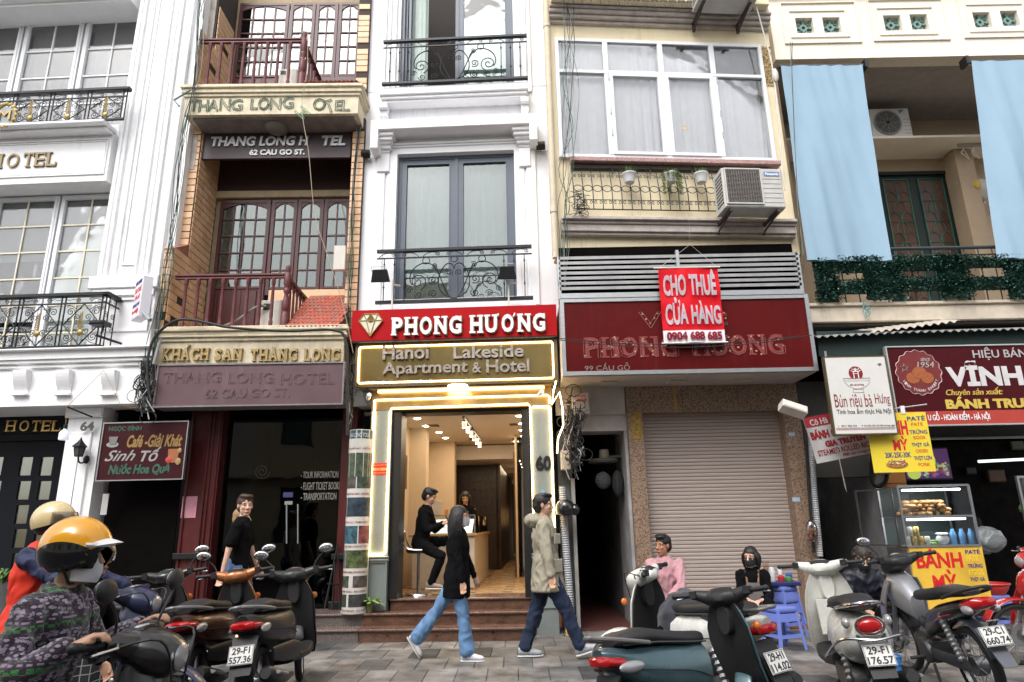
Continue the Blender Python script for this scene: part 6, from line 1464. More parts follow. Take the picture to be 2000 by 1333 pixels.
sz=ZB(1860,803,-.1);BS.part('red_band',MB().box(bx0+.004,bx1,-.103,-.1,bz0,sz),M('vermilion band',(.42,.045,.03),.4))
def bl(s,p,m,**k):BS.part('lettering',ptext(MB(),FB,s,*p,-.1,.006,**k),m)
GRYW=M('silver grey print',(.42,.41,.40),.45);
bl('HIỆU BÁNH',(1899,678,2022,703),GRYW,bold=.01);bl('VĨNH T',(1847,704,2050,754),M('off white print',(.62,.60,.60),.4),bold=.045)
bl('Chuyên sản xuất:',(1847,757,1958,775),M('gold yellow print',(.62,.45,.08),.45),bold=.01,shear=.25);bl('BÁNH TRUNG THU',(1846,774,2120,797),M('gold yellow print'),bold=.05)
BS.part('lettering',ptext(MB(),FB,'U GỖ - HOÀN KIẾM - HÀ NỘI',1812,803,1933,824,-.105,.004,bold=.02),INKWHT)
cc=FB.at(1794,728,-.1);R0=FB.at(1838,728,-.1).x-cc.x
scal=[(cc.x+R0*(1+.035*cos(16*a))*cos(a),-.105,cc.z+R0*(1+.035*cos(16*a))*sin(a))for a in[k*2*pi/128 for k in range(128)]]
BS.part('logo_edge',MB().tube(scal,.0055,4,closed=True),M('rose white print',(.55,.40,.38),.5))
BS.part('logo_disc',MB().prism([(p[0],p[2])for p in scal[::2]],-.104,-.101),M('oxblood print',(.17,.018,.018),.45))
CK=M('moon cake print',(.36,.10,.03),.5,var=.3,scale=40)
for a,b_,r_ in((-.30,-.25,.30),(.32,-.25,.30),(.02,-.02,.32)):
 BS.part('moon_cake_picture',MB().lathe([(R0*r_,-.108-(.003 if a==.02 else 0)),(R0*r_,-.104)],(cc.x+R0*a,0,cc.z+R0*b_),axis='y',n=20,sy=.85),CK)
def logo(s,x0,x1,z0,z1,**k):BS.part('lettering',put_text(MB(),s,cc.x+R0*x0,cc.x+R0*x1,cc.z+R0*z0,cc.z+R0*z1,-.105,.004,**k),GRYW)
logo('since',.18,.60,.52,.70,shear=.3);logo('1954',-.02,.74,.22,.48,shear=.2)
st_=[]
for k in range(10):a=pi/2+k*pi/5;q=.2 if k%2==0 else .08;st_.append((cc.x-R0*.6+R0*q*cos(a),-.106,cc.z+R0*.22+R0*q*sin(a)))
BS.part('star',MB().tube(st_,.004,4,closed=True),GRYW)
s='VINH THANH BAKERY';t=MB()
for i,ch in enumerate(s):
 if ch==' ':continue
 a=radians(208+i*124/(len(s)-1));n0=len(t.v);put_text(t,ch,-R0*.045,R0*.045,-R0*.06,R0*.06,0,.004,bold=.01)
 rot=Matrix.Translation((cc.x+R0*.82*cos(a),-.106,cc.z+R0*.82*sin(a)))@Matrix.Rotation(-(a+pi/2),4,'Y');t.xform(rot,n0)
BS.part('lettering',t,M('off white print'))
nx0,nx1,nz0,nz1=FB.rect(1621,698,1741,847,-.35)
NS=Thing('noodle_sign','white square signboard reading Bún riêu bà Hưng with a red gate emblem','sign',FB,(nx0,-.35,nz0));nw,nh=nx1-nx0,nz1-nz0
NS.part('board',MB().box(nx0,nx1,-.35,-.31,nz0,nz1),M('warm white print',(.66,.65,.62),.45,var=.04));NS.part('frame',MB().frame(nx0-.018,nx1+.012,nz0-.02,nz1+.02,.02,-.352,-.29),M('bamboo frame',(.09,.065,.03),.7,var=.5,scale=30))
def nt_(s,a,b_,c,d_,m=INKDRED,**k):NS.part('lettering',put_text(MB(),s,nx0+nw*a,nx0+nw*b_,nz0+nh*c,nz0+nh*d_,-.351,.003,**k),m)
for s,a,b_ in(('Bún',.06,.26),('riêu',.31,.50),('bà',.55,.67),('Hưng',.72,.96)):nt_(s,a,b_,.34,.51,bold=-.005)
nt_('Tinh hoa ẩm thực Hà Nội',.07,.95,.235,.33,INKBLK,bold=.0);nt_('0911 702 734',.11,.36,.085,.11,M('grey print',(.15,.13,.13),.5));nt_('56 Cầu Gỗ, Hà Nội (trong ngõ)',.48,.97,.08,.115,M('grey print'))
NS.part('map_pin',MB().ball((nx0+nw*.45,-.352,nz0+nh*.10),(.007,.002,.010),8,6),INKBLK);NS.part('phone_mark',MB().tube(arc(nx0+nw*.07,nz0+nh*.10,.008,.008,2.5,5.2,-.352,6),.003,4),INKBLK)
ex,ez,er=nx0+nw*.475,nz0+nh*.785,nw*.115
NS.part('emblem_disc',MB().prism([(ex+er*cos(a),ez+er*sin(a))for a in[radians(-50+k*280/24)for k in range(25)]],-.354,-.3505),INKDRED)
g=MB()
for a,b_,c,d_ in((-.42,.42,.22,.32),(-.30,.30,.50,.58),(-.13,.13,.66,.74),(-.30,-.20,-.75,.22),(.20,.30,-.75,.22),(-.10,.10,.32,.50),(-.34,.34,-.10,-.02)):g.box(ex+er*a*1.3,ex+er*b_*1.3,-.3565,-.354,ez+er*c,ez+er*d_)
for s_ in(-1,1):g.tube([(ex+s_*er*.5,-.356,ez+er*.28),(ex+s_*er*.72,-.356,ez+er*.42)],.005,4);g.tube([(ex+s_*er*.36,-.356,ez+er*.54),(ex+s_*er*.52,-.356,ez+er*.64)],.005,4)
NS.part('gate_emblem',g,PAPERW)
bw=MB();bwl=nw*.22;bzt=ez-er*.72
bw.tube([(ex-bwl,-.353,bzt),(ex+bwl,-.353,bzt)],.0022,4);bw.tube([(ex+bwl*cos(a),-.353,bzt+nh*.14*sin(a))for a in[pi+k*pi/14 for k in range(15)]],.0022,4);bw.tube([(ex-bwl*.9,-.353,bzt-nh*.035),(ex+bwl*.9,-.353,bzt-nh*.035)],.0015,4)
for k in range(14):x=ex-bwl*.93+bwl*1.86*k/14;bw.tube([(x,-.353,bzt-.006),(x+.008,-.353,bzt-.006),(x+.008,-.353,bzt-.016),(x+.004,-.353,bzt-.016)],.0012,4)
bw.frame(ex-bwl*.4,ex+bwl*.4,bzt-nh*.19,bzt-nh*.145,.003,-.354,-.3505)
NS.part('bowl_drawing',bw,M('grey rose print',(.30,.22,.21),.5),kind='stuff');nt_('Bún riêu bà Hưng',.36,.58,.615,.645)
wf=MB()
for k in range(3):wf.tube(arc(nx0+nw*.89,nz0+nh*.875,.012+.012*k,.012+.012*k,radians(40),radians(140),-.353,8),.0032,4)
wf.ball((nx0+nw*.89,-.353,nz0+nh*.875),(.004,.002,.004),6,5);NS.part('wifi_mark',wf,INKBLK)
bd=MB();bd.box(nx0+.02,nx1-.02,-.3515,-.351,nz0+nh*.045,nz0+nh*.05).box(nx0+.02,nx1-.02,-.3515,-.351,nz0+nh*.068,nz0+nh*.073)
for k in range(44):x=nx0+.02+(nw-.04)*k/44;bd.box(x,x+nw*.012,-.3515,-.351,nz0+nh*.053,nz0+nh*.065)
NS.part('ornament_border',bd,M('rose brown print',(.30,.12,.11),.5),kind='stuff')
YP=M('yellow banner print',(.78,.60,.04),.45,var=.08,scale=2)
def bm_sign(name,lab,px,d,rot,full=True):
 c=FB.at((px[0]+px[2])/2,(px[1]+px[3])/2,d);x0,x1,z0,z1=FB.rect(*px,d);w_,h_=(x1-x0)/2,(z1-z0)/2
 T=Thing(name,lab,'sign',FB,c,rot=rot)
 return T,w_,h_
T,w_,h_=bm_sign('sandwich_sign','yellow hanging sign with red BÁNH MỲ and blue filling names over the white wall',(1700,806,1815,922),-.24,-.08)
T.part('panel',MB().box(-w_,w_,-.006,.006,-h_,h_),YP)
def tt(s,a,b_,c,d_,m,**k):T.part('lettering',put_text(MB(),s,-w_+2*w_*a,-w_+2*w_*b_,-h_+2*h_*c,-h_+2*h_*d_,-.006,.003,**k),m)
tt('BÁNH',.22,.66,.62,.93,INKRED,bold=.04);tt('MỲ',.38,.62,.36,.60,INKRED,bold=.04);tt('20K-25K-30K',.22,.64,.24,.33,INKBLUE,bold=.015)
for i,(s,c)in enumerate((('PATÉ',0),('PATE',1),('TRỨNG',0),('EGGS',1),('THỊT GÀ',0),('CHICKEN',1),('THỊT LỢN',0),('PORK',1))):
 z=.90-i*.113;tt(s,.68 if not c else .73,.97 if not c else .92,z-(.02 if c else .045),z+(.035 if c else .045),INKBLUE if not c else M('orange red print',(.65,.10,.03),.45),bold=.015)
fd_=MB().ball((-w_*.50,-.012,-h_*.74),(w_*.36,.008,h_*.13));fd_.xform(Matrix.Translation((w_*.28,0,0)));T.part('sandwich_picture',fd_,M('crust print',(.42,.20,.06),.5,var=.5,scale=30))
rg=random.Random(4);sp=[MB(),MB(),MB()]
for _ in range(40):sp[_%3].ball((-w_*.22+rg.uniform(-.28,.28)*w_,-.021,-h_*.66+rg.uniform(-.10,.08)*h_),(.012,.003,.008),5,4)
for m,c in zip(sp,(M('tomato print',(.5,.05,.03),.5),M('herb print',(.08,.25,.05),.5),M('radish print',(.7,.6,.45),.5))):T.part('filling_picture',m,c,kind='stuff')
T.part('hanger_tube',MB().tube([(-w_*.9,0,h_+.02),(w_*1.1,0,h_+.10)],.011,8),STEEL);T.part('clip',MB().cbox(w_*.2,w_*.34,-.015,.015,h_-.02,h_+.09,.003),ALU)
T,w_,h_=bm_sign('sandwich_sign','edge of a second yellow sandwich sign peeking out behind the white noodle sign',(1700,806,1748,852),-.2,0)
T.part('panel',MB().box(-w_,w_,-.006,.006,-h_,h_),M('orange yellow print',(.70,.38,.03),.45));tt('MÁY ĐŨA',.05,.95,.05,.25,INKRED,bold=.05)
c=FB.at(1640,850,.05);x0,x1,z0,z1=FB.rect(1580,800,1700,890,.05);w_,h_=(x1-x0)/2,(z1-z0)/2
T=Thing('rice_roll_sign','tilted white and red sign for steamed rolled rice behind the noodle sign','sign',FB,c);Rm_=Matrix.Translation(c)@Matrix.Rotation(-.17,4,'Y')
T.part('panel',MB().box(-w_,w_,0,.02,-h_,h_).xform(Rm_),M('greyed white print',(.46,.45,.44),.5));T.part('heading_band',MB().box(-w_,w_,-.004,0,h_*.55,h_).xform(Rm_),M('dark red print',(.30,.02,.03),.45))
def t3(s,a,b_,c_,d_,m,**k):T.part('lettering',put_text(MB(),s,-w_+2*w_*a,-w_+2*w_*b_,-h_+2*h_*c_,-h_+2*h_*d_,-.004,.003,**k).xform(Rm_),m)
DRP=M('dark red print')
t3('Cô Hà',.08,.38,.80,.94,M('greyed white print'),bold=.02);t3('BÁNH CUỐN',.03,.70,.50,.76,DRP,bold=.06);t3('GIA TRUYỀN',.22,.90,.30,.50,DRP,bold=.06);t3('STEAMED ROLLED RICE',.06,.96,.14,.26,DRP,bold=.01);t3('Mời vào trong nhà!',.45,.98,.02,.12,DRP,shear=.3)
q=FB.at(1642,920,-.1);single('narrow_price_strip','narrow white price strip seen edge-on under the noodle sign','sign',FB,MB().add([(q.x-.02,-.12,q.z+.30),(q.x+.01,-.08,q.z+.30),(q.x+.05,-.08,q.z-.28),(q.x+.015,-.12,q.z-.22),(q.x-.02,-.115,q.z+.30),(q.x+.01,-.075,q.z+.30),(q.x+.05,-.075,q.z-.28),(q.x+.015,-.115,q.z-.22)],[(0,3,2,1),(4,5,6,7),(0,1,5,4),(1,2,6,5),(2,3,7,6),(3,0,4,7)]),M('greyed white print'),o=q)
FQ=Frame(1760,9.6,.0)
def XQ(px,py,d=0):return FQ.at(px,py,d).x
def ZQ(px,py,d=0):return FQ.at(px,py,d).z
BK_=Thing('bakery_shop','dark open bakery front with orange tiled pillar and whitewashed alley wall','shopfront',FQ,(XQ(1800,1000),0,0))
pz=fz0-.05;ax0=XQ(1606,1000);ax1=XQ(1738,1000);ox1=XQ(1778,1000)
BK_.part('alley_wall',MB().add([(ax1,-.02,0),(ax1-.02,3.5,0),(ax1-.02,3.5,3.4),(ax1,-.02,3.4),(ax1+.008,-.02,0),(ax1+.008,3.5,0),(ax1+.008,3.5,3.4),(ax1+.008,-.02,3.4)],[(0,1,2,3),(4,7,6,5),(0,4,5,1),(3,2,6,7),(0,3,7,4),(1,5,6,2)]),OW)
BK_.part('alley_back',MB().box(ax0-.2,ax1,2.2,2.3,0,3.4).box(ax0-.25,ax0-.2,.2,2.3,0,3.4),DARK);BK_.part('alley_lintel',MB().box(ax0-.2,ax1,.2,.5,ZQ(1660,930),3.4),M('dark soffit'))
OT=M('orange glazed tile',(.55,.20,.045),.22,var=.15,scale=3,spec=.5);OT2=M('orange glazed tile light',(.62,.25,.06),.22,var=.15,scale=3)
BK_.part('pillar_core',MB().box(ax1+.01,ox1,-.0,.5,0,3.3),GROUT)
for k in range(10):BK_.part('tile',MB().cbox(ax1+.0,ox1,-.03,-.0,.02+k*.31,.02+k*.31+.303,.003),OT if k%2 else OT2)
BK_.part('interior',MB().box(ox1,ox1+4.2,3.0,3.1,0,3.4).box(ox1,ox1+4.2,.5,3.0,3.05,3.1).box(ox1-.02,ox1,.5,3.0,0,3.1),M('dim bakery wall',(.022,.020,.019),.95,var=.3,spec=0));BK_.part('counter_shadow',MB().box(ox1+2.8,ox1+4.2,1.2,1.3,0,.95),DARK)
hd_=ZB(1860,845,0);BK_.part('shutter_box',MB().box(ox1,ox1+4,.1,.3,hd_,pz+.1),M('dark soffit'));BK_.part('tube_lamp_unlit',MB().tube([(ox1+.1,.05,hd_-.02),(ox1+1.9,.05,hd_-.02)],.018,8),M('dull tube',(.40,.42,.38),.4))
x0,x1,z0,z1=FQ.rect(1765,875,1833,938,.35);x1+=.18
T=Thing('television','wall television showing purple flowers and a green dressed singer in the dark bakery','television',FQ,(x0,.35,z0));T.part('case',MB().box(x0,x1,.36,.42,z0,z1),BLACK)
T.part('screen',MB().box(x0+.015,x1-.015,.352,.36,z0+.02,z1-.02),M('dark purple screen',(.03,.01,.05),.3,var=.6,scale=12,emit=(.12,.04,.16),es=.25));rg=random.Random(2)
cm=[(.5,.55,.2),(.35,.1,.35),(.6,.6,.65),(.4,.05,.1),(.1,.3,.12)]
for i,c in enumerate(cm):
 m=MB()
 for _ in range(16):m.ball((rg.uniform(x0+.05,x1-.05),.351,rg.uniform(z0+.05,z1-.22)),(rg.uniform(.015,.035),.002,rg.uniform(.015,.035)),6,5)
 T.part('screen_flowers',m,M('screen colour %d'%i,tuple(.25*k for k in c),.5,emit=c,es=.3),kind='stuff')
T.part('screen_singer',MB().ball((x0+.42,.349,z0+.28),(.055,.002,.10)).ball((x0+.13,.349,z0+.10),(.10,.002,.09)),M('screen green',(.1,.13,.02),.5,emit=(.5,.62,.12),es=.4))
q=FQ.rect(1716,890,1738,926,-.2);T=Thing('meter_box','grey electricity meter box on the pillar beside the yellow sign','box',FQ,(q[0],-.2,q[2]));T.part('case',MB().cbox(q[0]-.03,q[1],-.2,-.02,q[2],q[3],.01),M('grey enamel box',(.30,.29,.27),.6,var=.2));T.part('window',MB().box(q[0]-.01,q[1]-.05,-.204,-.2,q[2]+.08,q[3]-.06),BLACK)
single('black_hose','thick black hose loop hanging below the noodle sign','hose',FQ,MB().tube(bez(FQ.at(1703,835,-.1),FQ.at(1708,900,-.1),FQ.at(1690,955,-.1),FQ.at(1718,950,-.1),14)+[Vector(v)for v in bez(FQ.at(1718,950,-.1),FQ.at(1735,945,-.1),FQ.at(1733,925,-.1),FQ.at(1732,915,-.1),8)][1:],.028,8),BLACK,o=FQ.at(1703,835,-.1),smooth=True)
c=FQ.at(1549,799,-.7);m=MB().cbox(-.17,.17,-.08,.08,-.06,.06,.015);m.xform(Matrix.Translation(c)@Matrix.Rotation(.35,4,'Y')@Matrix.Rotation(-.5,4,'X'))
single('emergency_lamp','tilted white plastic emergency lamp box at the top right of the shutter','lamp',FQ,m,M('aged white enamel'),o=c)
def conduit(name,lab,F,pts,r,mat,ring=.03):
 P=[Vector(p)for p in pts];o=[];rr=[]
 for i in range(len(P)-1):
  L=(P[i+1]-P[i]).length;n=max(2,int(L/(ring/2)))
  for k in range(n):o.append(P[i].lerp(P[i+1],k/n));rr.append(r*(1 if len(o)%2 else .80))
 single(name,lab,'pipe',F,MB().tube(o,rr,12),mat,o=P[-1])
CG=M('grey corrugated conduit',(.36,.37,.38),.5,var=.1)
conduit('corrugated_conduit','grey corrugated conduit standing beside the doorway with a black helmet hung on it',FG,[FG.at(1098,950,-.25),FG.at(1103,1040,-.25),FG.at(1111,1140,-.25),FG.at(1117,1240,-.25)],.055,CG)
conduit('corrugated_conduit','grey corrugated conduit running up beside the rice roll sign right of the shutter',FG,[FG.at(1583,850,-.2),FG.at(1590,960,-.2),FG.at(1602,1090,-.2)],.045,CG)
single('black_pipe','black cable sleeve beside the right conduit of the shutter pillar','pipe',FG,MB().tube([FG.at(1572,830,-.22),FG.at(1580,960,-.22),FG.at(1590,1080,-.22)],.02,8),BLACK,o=FG.at(1590,1080,-.22),smooth=True)
single('steel_channel','grey galvanised channel behind the left conduit','channel',FG,MB().box(FG.at(1115,935,-.15).x,FG.at(1122,935,-.15).x,-.16,-.06,0,FG.at(1115,935,-.15).z),M('galvanised channel',(.33,.32,.30),.5,var=.2),o=(FG.at(1118,935).x,-.15,0))
c=FG.at(1104,993,-.42);T=Thing('motorcycle_helmet','black half helmet hanging on the grey conduit by the alley','helmet',FG,c)
T.part('shell',MB().lathe([(.0,.12),(.06,.115),(.10,.09),(.125,.04),(.13,-.02),(.12,-.08)],(c.x,c.y,c.z),n=24,sy=1.1,caps=False).xform(Matrix.Identity(4)),M('gloss black shell',(.012,.012,.013),.12,coat=.6),smooth='all');T.part('visor',MB().ball((c.x+.13,c.y,c.z-.02),(.07,.09,.08),12,8),M('gloss black shell'),smooth=True)
T.part('lining',MB().ball((c.x,c.y,c.z-.05),(.11,.12,.06),12,8),BLACK,smooth=True)
q=FG.rect(1117,766,1152,810,-.35);T=Thing('junction_box','white junction box marked P140 389/H above the alley','box',FG,(q[0],-.35,q[2]));T.part('case',MB().cbox(q[0],q[1],-.35,-.12,q[2],q[3],.02),M('dirty white soffit'));w_=q[1]-q[0];h_=q[3]-q[2]
T.part('lettering',put_text(MB(),'P140',q[0]+w_*.2,q[1]-w_*.25,q[2]+h_*.75,q[2]+h_*.88,-.351,.002),INKRED);T.part('lettering',put_text(MB(),'389/H',q[0]+w_*.25,q[1]-w_*.15,q[2]+h_*.57,q[2]+h_*.70,-.351,.002),INKRED)
q=FG.rect(1095,881,1114,918,-.25);single('junction_box','small beige cable box under the tangle beside the doorway','box',FG,MB().cbox(q[0],q[1],-.28,-.12,q[2],q[3],.008),M('beige plastic',(.45,.40,.33),.6),o=(q[0],-.2,q[2]))
T=Thing('stored_fan','old fan lying flat on a bracket high inside the dark alley','fan',FG,FG.at(1180,905,.3));c=FG.at(1178,905,.35)
T.part('guard',MB().lathe([(.22,c.z),(.24,c.z+.03),(.2,c.z+.06)],(c.x,.35,0),n=22),M('dim grey metal',(.10,.10,.09),.5));T.part('motor',MB().lathe([(.07,c.z+.06),(.08,c.z+.1),(.07,c.z+.2)],(c.x+.02,.35,0),n=16),M('dim cream plastic',(.30,.26,.20),.5));T.part('arm',MB().box(c.x+.1,FG.at(1228,900,.3).x,.33,.37,c.z+.08,c.z+.11),M('dim grey metal'))
T=Thing('hanging_bags','dark bags hanging under the stored fan in the alley mouth','bag',FG,FG.at(1205,950,.25));c=FG.at(1207,945,.25);T.part('bag',MB().ball(c,(.09,.08,.2),12,8),M('black bag cloth',(.02,.02,.022),.7,bump=.6));T.part('bag',MB().ball(c+Vector((-.22,0,.05)),(.12,.08,.13),12,8),M('grey bag cloth',(.06,.06,.065),.7,bump=.6))
def cable(pts,r,mat,sag=.0,n=10):
 o=[]
 for i in range(len(pts)-1):
  a,b_=Vector(pts[i]),Vector(pts[i+1])
  for k in range(n+(i==len(pts)-2)):
   t=k/n;p=a.lerp(b_,t);p.z-=sag*4*t*(1-t);o.append(p)
 return MB().tube(o,r,5)
def smooth_pts(P,n=6):
 P=[Vector(p)for p in P];o=[]
 for i in range(len(P)-1):
  p0,p1,p2,p3=P[max(i-1,0)],P[i],P[i+1],P[min(i+2,len(P)-1)]
  for k in range(n):
   t=k/n;o.append(.5*((2*p1)+(p2-p0)*t+(2*p0-5*p1+4*p2-p3)*t*t+(3*p1-3*p2+p3-p0)*t**3))
 o.append(P[-1]);return o
P=[FT.at(*p,-.62)for p in((291,770),(288,710),(302,660),(340,628),(380,626),(450,640),(560,647),(650,645),(676,668),(679,760),(678,850))]
single('main_cable','thick black cable arching over the bronze lettering cornice','cable',FT,MB().tube(smooth_pts(P),.020,8),ROPE,o=P[0],smooth=True)
P=[FT.at(*p,-.5)for p in((597,0),(601,120),(590,210),(603,300),(615,420),(640,500),(668,590),(690,690))]
single('dangling_wire','tan wire hanging down across the maroon doors from the top edge','cable',FT,MB().tube(smooth_pts(P),.0055,5),M('tan wire',(.40,.33,.24),.7),o=P[0])
rc=random.Random(21);GW=[ROPE,GREYCABLE,M('green wire',(.03,.12,.07),.6)]
def bundle(name,lab,F,d,path,n,spread,r=.005,mats=GW,cat='cables'):
 T=Thing(name,lab,cat,F,F.at(path[0][0],path[0][1],d))
 for k in range(n):
  P=[F.at(x+rc.gauss(0,spread),y,d+rc.uniform(-.03,.03))for x,y in path]
  T.part('wire',MB().tube(smooth_pts(P,5),r*rc.uniform(.7,1.5),4),mats[k%len(mats)])
bundle('cable_bundle','loose wires running down the white wall edge left of the orange tiles',FT,-.52,[(395,-5),(388,60),(382,150),(360,240),(352,330),(345,400),(338,450),(325,520),(310,600),(300,680),(292,760)],9,5)
bundle('cable_bundle','wires running down the right edge of the orange tile pier',FT,-.1,[(705,170),(702,250),(692,340),(688,430),(684,520),(680,600),(678,700),(680,790)],7,3)
bundle('cable_bundle','thin wires hanging in front of the left side of the yellow house window',FY,-.16,[(1108,-5),(1112,60),(1118,160),(1116,250),(1110,330),(1104,400),(1098,460),(1096,560)],8,9,.004)
bundle('cable_bundle','wires hanging from the cream parapet over the left blue curtain',FR,-.34,[(1543,82),(1548,160),(1553,280),(1560,400),(1566,500)],3,2.5,.004)
def tangle(name,lab,F,d,cx,cy,w_,h_,n,seed,r=.006,leafy=False):
 rr=random.Random(seed);T=Thing(name,lab,'cables',F,F.at(cx,cy,d))
 for k in range(n):
  P=[F.at(cx+rr.gauss(0,w_*.42),cy-h_+2*h_*(i/6)+rr.gauss(0,h_*.25),d+rr.uniform(-.12,.08))for i in range(7)]
  T.part('wire',MB().tube(smooth_pts(P,5),r*rr.uniform(.6,1.6),4),ROPE if rr.random()<.8 else GREYCABLE)
 for k in range(n//4):
  a=F.at(cx+rr.gauss(0,w_*.5),cy+rr.gauss(0,h_*.5),d-.1);R1=rr.uniform(.05,.14)
  T.part('wire_loop',MB().tube([(a.x+R1*cos(q*pi/7),a.y+.01*q/7,a.z+R1*.8*sin(q*pi/7))for q in range(17)],r*.8,4),ROPE)
tangle('cable_tangle','knot of black wires at the left end of the plum lightbox',FT,-.5,284,755,20,48,26,1)
tangle('cable_tangle','messy black wire tangle between the rope-lit doorway and the alley',FG,-.3,1122,850,22,62,44,2)
tangle('cable_tangle','small wire tangle right of the plum lightbox above the poster column',FT,-.4,684,770,8,55,14,3)
tangle('cable_tangle','loops of thin wire at the left end of the iron ring grille',FY,-.16,1130,398,22,22,10,4,.004)
for k,(s,e,sg)in enumerate((((1090,661),(1560,657),.10),((1090,664),(1585,655),.14))):
 a,b_=FZ.at(*s,-.25),FZ.at(*e,-.25)
 single('stay_wire','black wire sagging across the old red signboard, %s one'%('upper' if k==0 else 'lower'),'cable',FZ,cable([a,b_],.006,ROPE,sg,16),ROPE,o=a)
P=[FY.at(*p,-.25)for p in((1470,-10),(1490,60),(1508,130),(1520,230),(1528,330),(1534,372))]
single('white_cable','white cable rising beside the yellow house right edge with a plastic insulator','cable',FY,MB().tube(smooth_pts(P),.012,6).ball(FY.at(1514,148,-.27),(.05,.05,.13),10,8),M('aged white enamel'),o=P[0],smooth=True)
P=[FT.at(*p,-.7)for p in((372,176),(340,196),(350,208))];single('bent_pipe','short bent teal pipe sticking out left of the upper slab','pipe',FT,MB().tube(P,.016,8),M('teal pipe',(.16,.25,.27),.6),o=P[0])
P=[FT.at(*p,-.56)for p in((315,662),(308,680),(300,712))];single('bent_pipe','short grey pipe end at the left of the bronze lettering','pipe',FT,MB().tube(P,.022,8),M('grey pipe',(.4,.4,.4),.6),o=P[0])
P=[FG.at(1092,1145,-.5),FG.at(1096,1225,-.5)];single('broom_handle','dark red broom handle leaning by the doorway pilaster','broom',FG,MB().tube(P,.018,8),M('broom red brown',(.12,.03,.01),.5),o=P[1])
P=[FG.at(1103,1150,-.5),FG.at(1109,1243,-.5)];single('wooden_pole','thick yellow wooden pole leaning beside the conduit','pole',FG,MB().tube(P,.026,8),M('yellow bamboo',(.52,.36,.10),.5),o=P[1])
bk=MB().box(-14,14,24.2,24.4,-.1,14)
single('rear_wall','dark rear wall closing the row of narrow houses','wall',WORLD,bk,DARK,o=(0,24.3,0))
#  motorbikes
def heading(deg):return radians(deg)
def place(T,x,y,phi,lean=0.0):T.e.matrix_world=Matrix.Translation((x,y,0))@Matrix.Rotation(phi,4,'Z')@Matrix.Rotation(lean,4,'X')
def se(c,w_,h_,p=2.4,n=20,ax='x',tilt=0.0):
 o=[]
 for k in range(n):
  a=2*pi*k/n;ca,sa=cos(a),sin(a);u=w_*math.copysign(abs(ca)**(2/p),ca);v=h_*math.copysign(abs(sa)**(2/p),sa)
  o.append((c[0]+v*tilt,c[1]+u,c[2]+v)if ax=='x' else(c[0]+v,c[1]+u,c[2]+v*tilt))
 return o
def lx(secs,p=2.4,n=20):return MB().loft([se((s[0],s[4]if len(s)>4 else 0,s[1]),s[2],s[3],p,n)for s in secs])
TYRE=M('tyre rubber',(.016,.016,.017),.75,var=.2,scale=30,bump=.3,bscale=60);RIM=M('alloy rim',(.30,.30,.31),.35,metal=.9);CHR=M('chrome',(.62,.62,.63),.14,metal=1.0,var=.05)
ENG=M('engine alloy dark',(.10,.10,.10),.45,metal=.7,var=.4,scale=20);PLB=M('matt black panel',(.018,.018,.019),.5,var=.15,scale=10,bump=.1,bscale=150);SEAT=M('black vinyl seat',(.018,.018,.020),.5,bump=.15,bscale=90)
REDL=M('red lamp lens',(.45,.008,.012),.12,coat=.5);CLRL=M('clear lamp lens',(.42,.42,.43),.12,metal=.3,coat=.4);ORL=M('amber lens',(.75,.18,.02),.2,coat=.4);PLATE=M('number plate white',(.72,.72,.70),.4,var=.05)
MIRG=M('mirror glass',(.75,.78,.80),.03,metal=1.0,var=0)
def paint(n,c=(.5,.5,.5),rough=.28,metal=.0):return M('paint '+n,c,rough,metal=metal,var=.12,scale=9,coat=.5,streak=.25,dirt=(.16,.14,.12))
def wheel(T,x,r,w_,spokes=False,steer=None,hub=.05):
 t=MB().lathe([(r-.045,-w_*.42),(r-.018,-w_*.5),(r,-w_*.25),(r+.004,0),(r,w_*.25),(r-.018,w_*.5),(r-.045,w_*.42),(r-.05,0),(r-.045,-w_*.42)],(0,0,0),axis='y',n=36,caps=False)
 tr=MB().lathe([(r-.05,-w_*.36),(r-.06,0),(r-.05,w_*.36),(r-.042,w_*.36),(r-.042,-w_*.36),(r-.05,-w_*.36)],(0,0,0),axis='y',n=36,caps=False)
 h=MB().lathe([(hub,-.045),(hub*1.1,0),(hub,.045)],(0,0,0),axis='y',n=18)
 if spokes:
  for k in range(26):
   a=2*pi*k/26;b=a+(.35 if k%2 else-.35);h.tube([(hub*cos(a),.03*(-1)**(k//2),hub*sin(a)),((r-.05)*cos(b),0,(r-.05)*sin(b))],.0025,4)
 else:
  for k in range(6):
   a=2*pi*k/6;h.tube([(hub*.8*cos(a),0,hub*.8*sin(a)),((r-.05)*cos(a+.15),0,(r-.05)*sin(a+.15))],[.022,.014],6)
 mt=Matrix.Translation((x,0,r));mt=(steer@mt)if steer else mt
 for m in(t,tr,h):m.xform(mt)
 wp=T.part('wheel',h,RIM,smooth=True);T.part('tyre',t,TYRE,wp,smooth=True);T.part('rim',tr,RIM,wp,smooth=True)
def plate(T,x,z,l1,l2,tilt=.3,w_=.095,h_=.07):
 mt=Matrix.Translation((x,0,z))@Matrix.Rotation(-pi/2,4,'Z')@Matrix.Rotation(-tilt,4,'X')
 p=T.part('number_plate',MB().cbox(-w_,w_,-.002,.004,-h_,h_,.002).xform(mt),PLATE)
 T.part('plate_border',MB().frame(-w_+.004,w_-.004,-h_+.004,h_-.004,.003,-.0035,-.002).xform(mt),INKBLK,p)
 m=MB();put_text(m,l1,-w_*.72,w_*.72,h_*.10,h_*.84,-.0022,.002,bold=.025);put_text(m,l2,-w_*.88,w_*.88,-h_*.82,-h_*.10,-.0022,.002,bold=.025);T.part('plate_lettering',m.xform(mt),INKBLK,p)
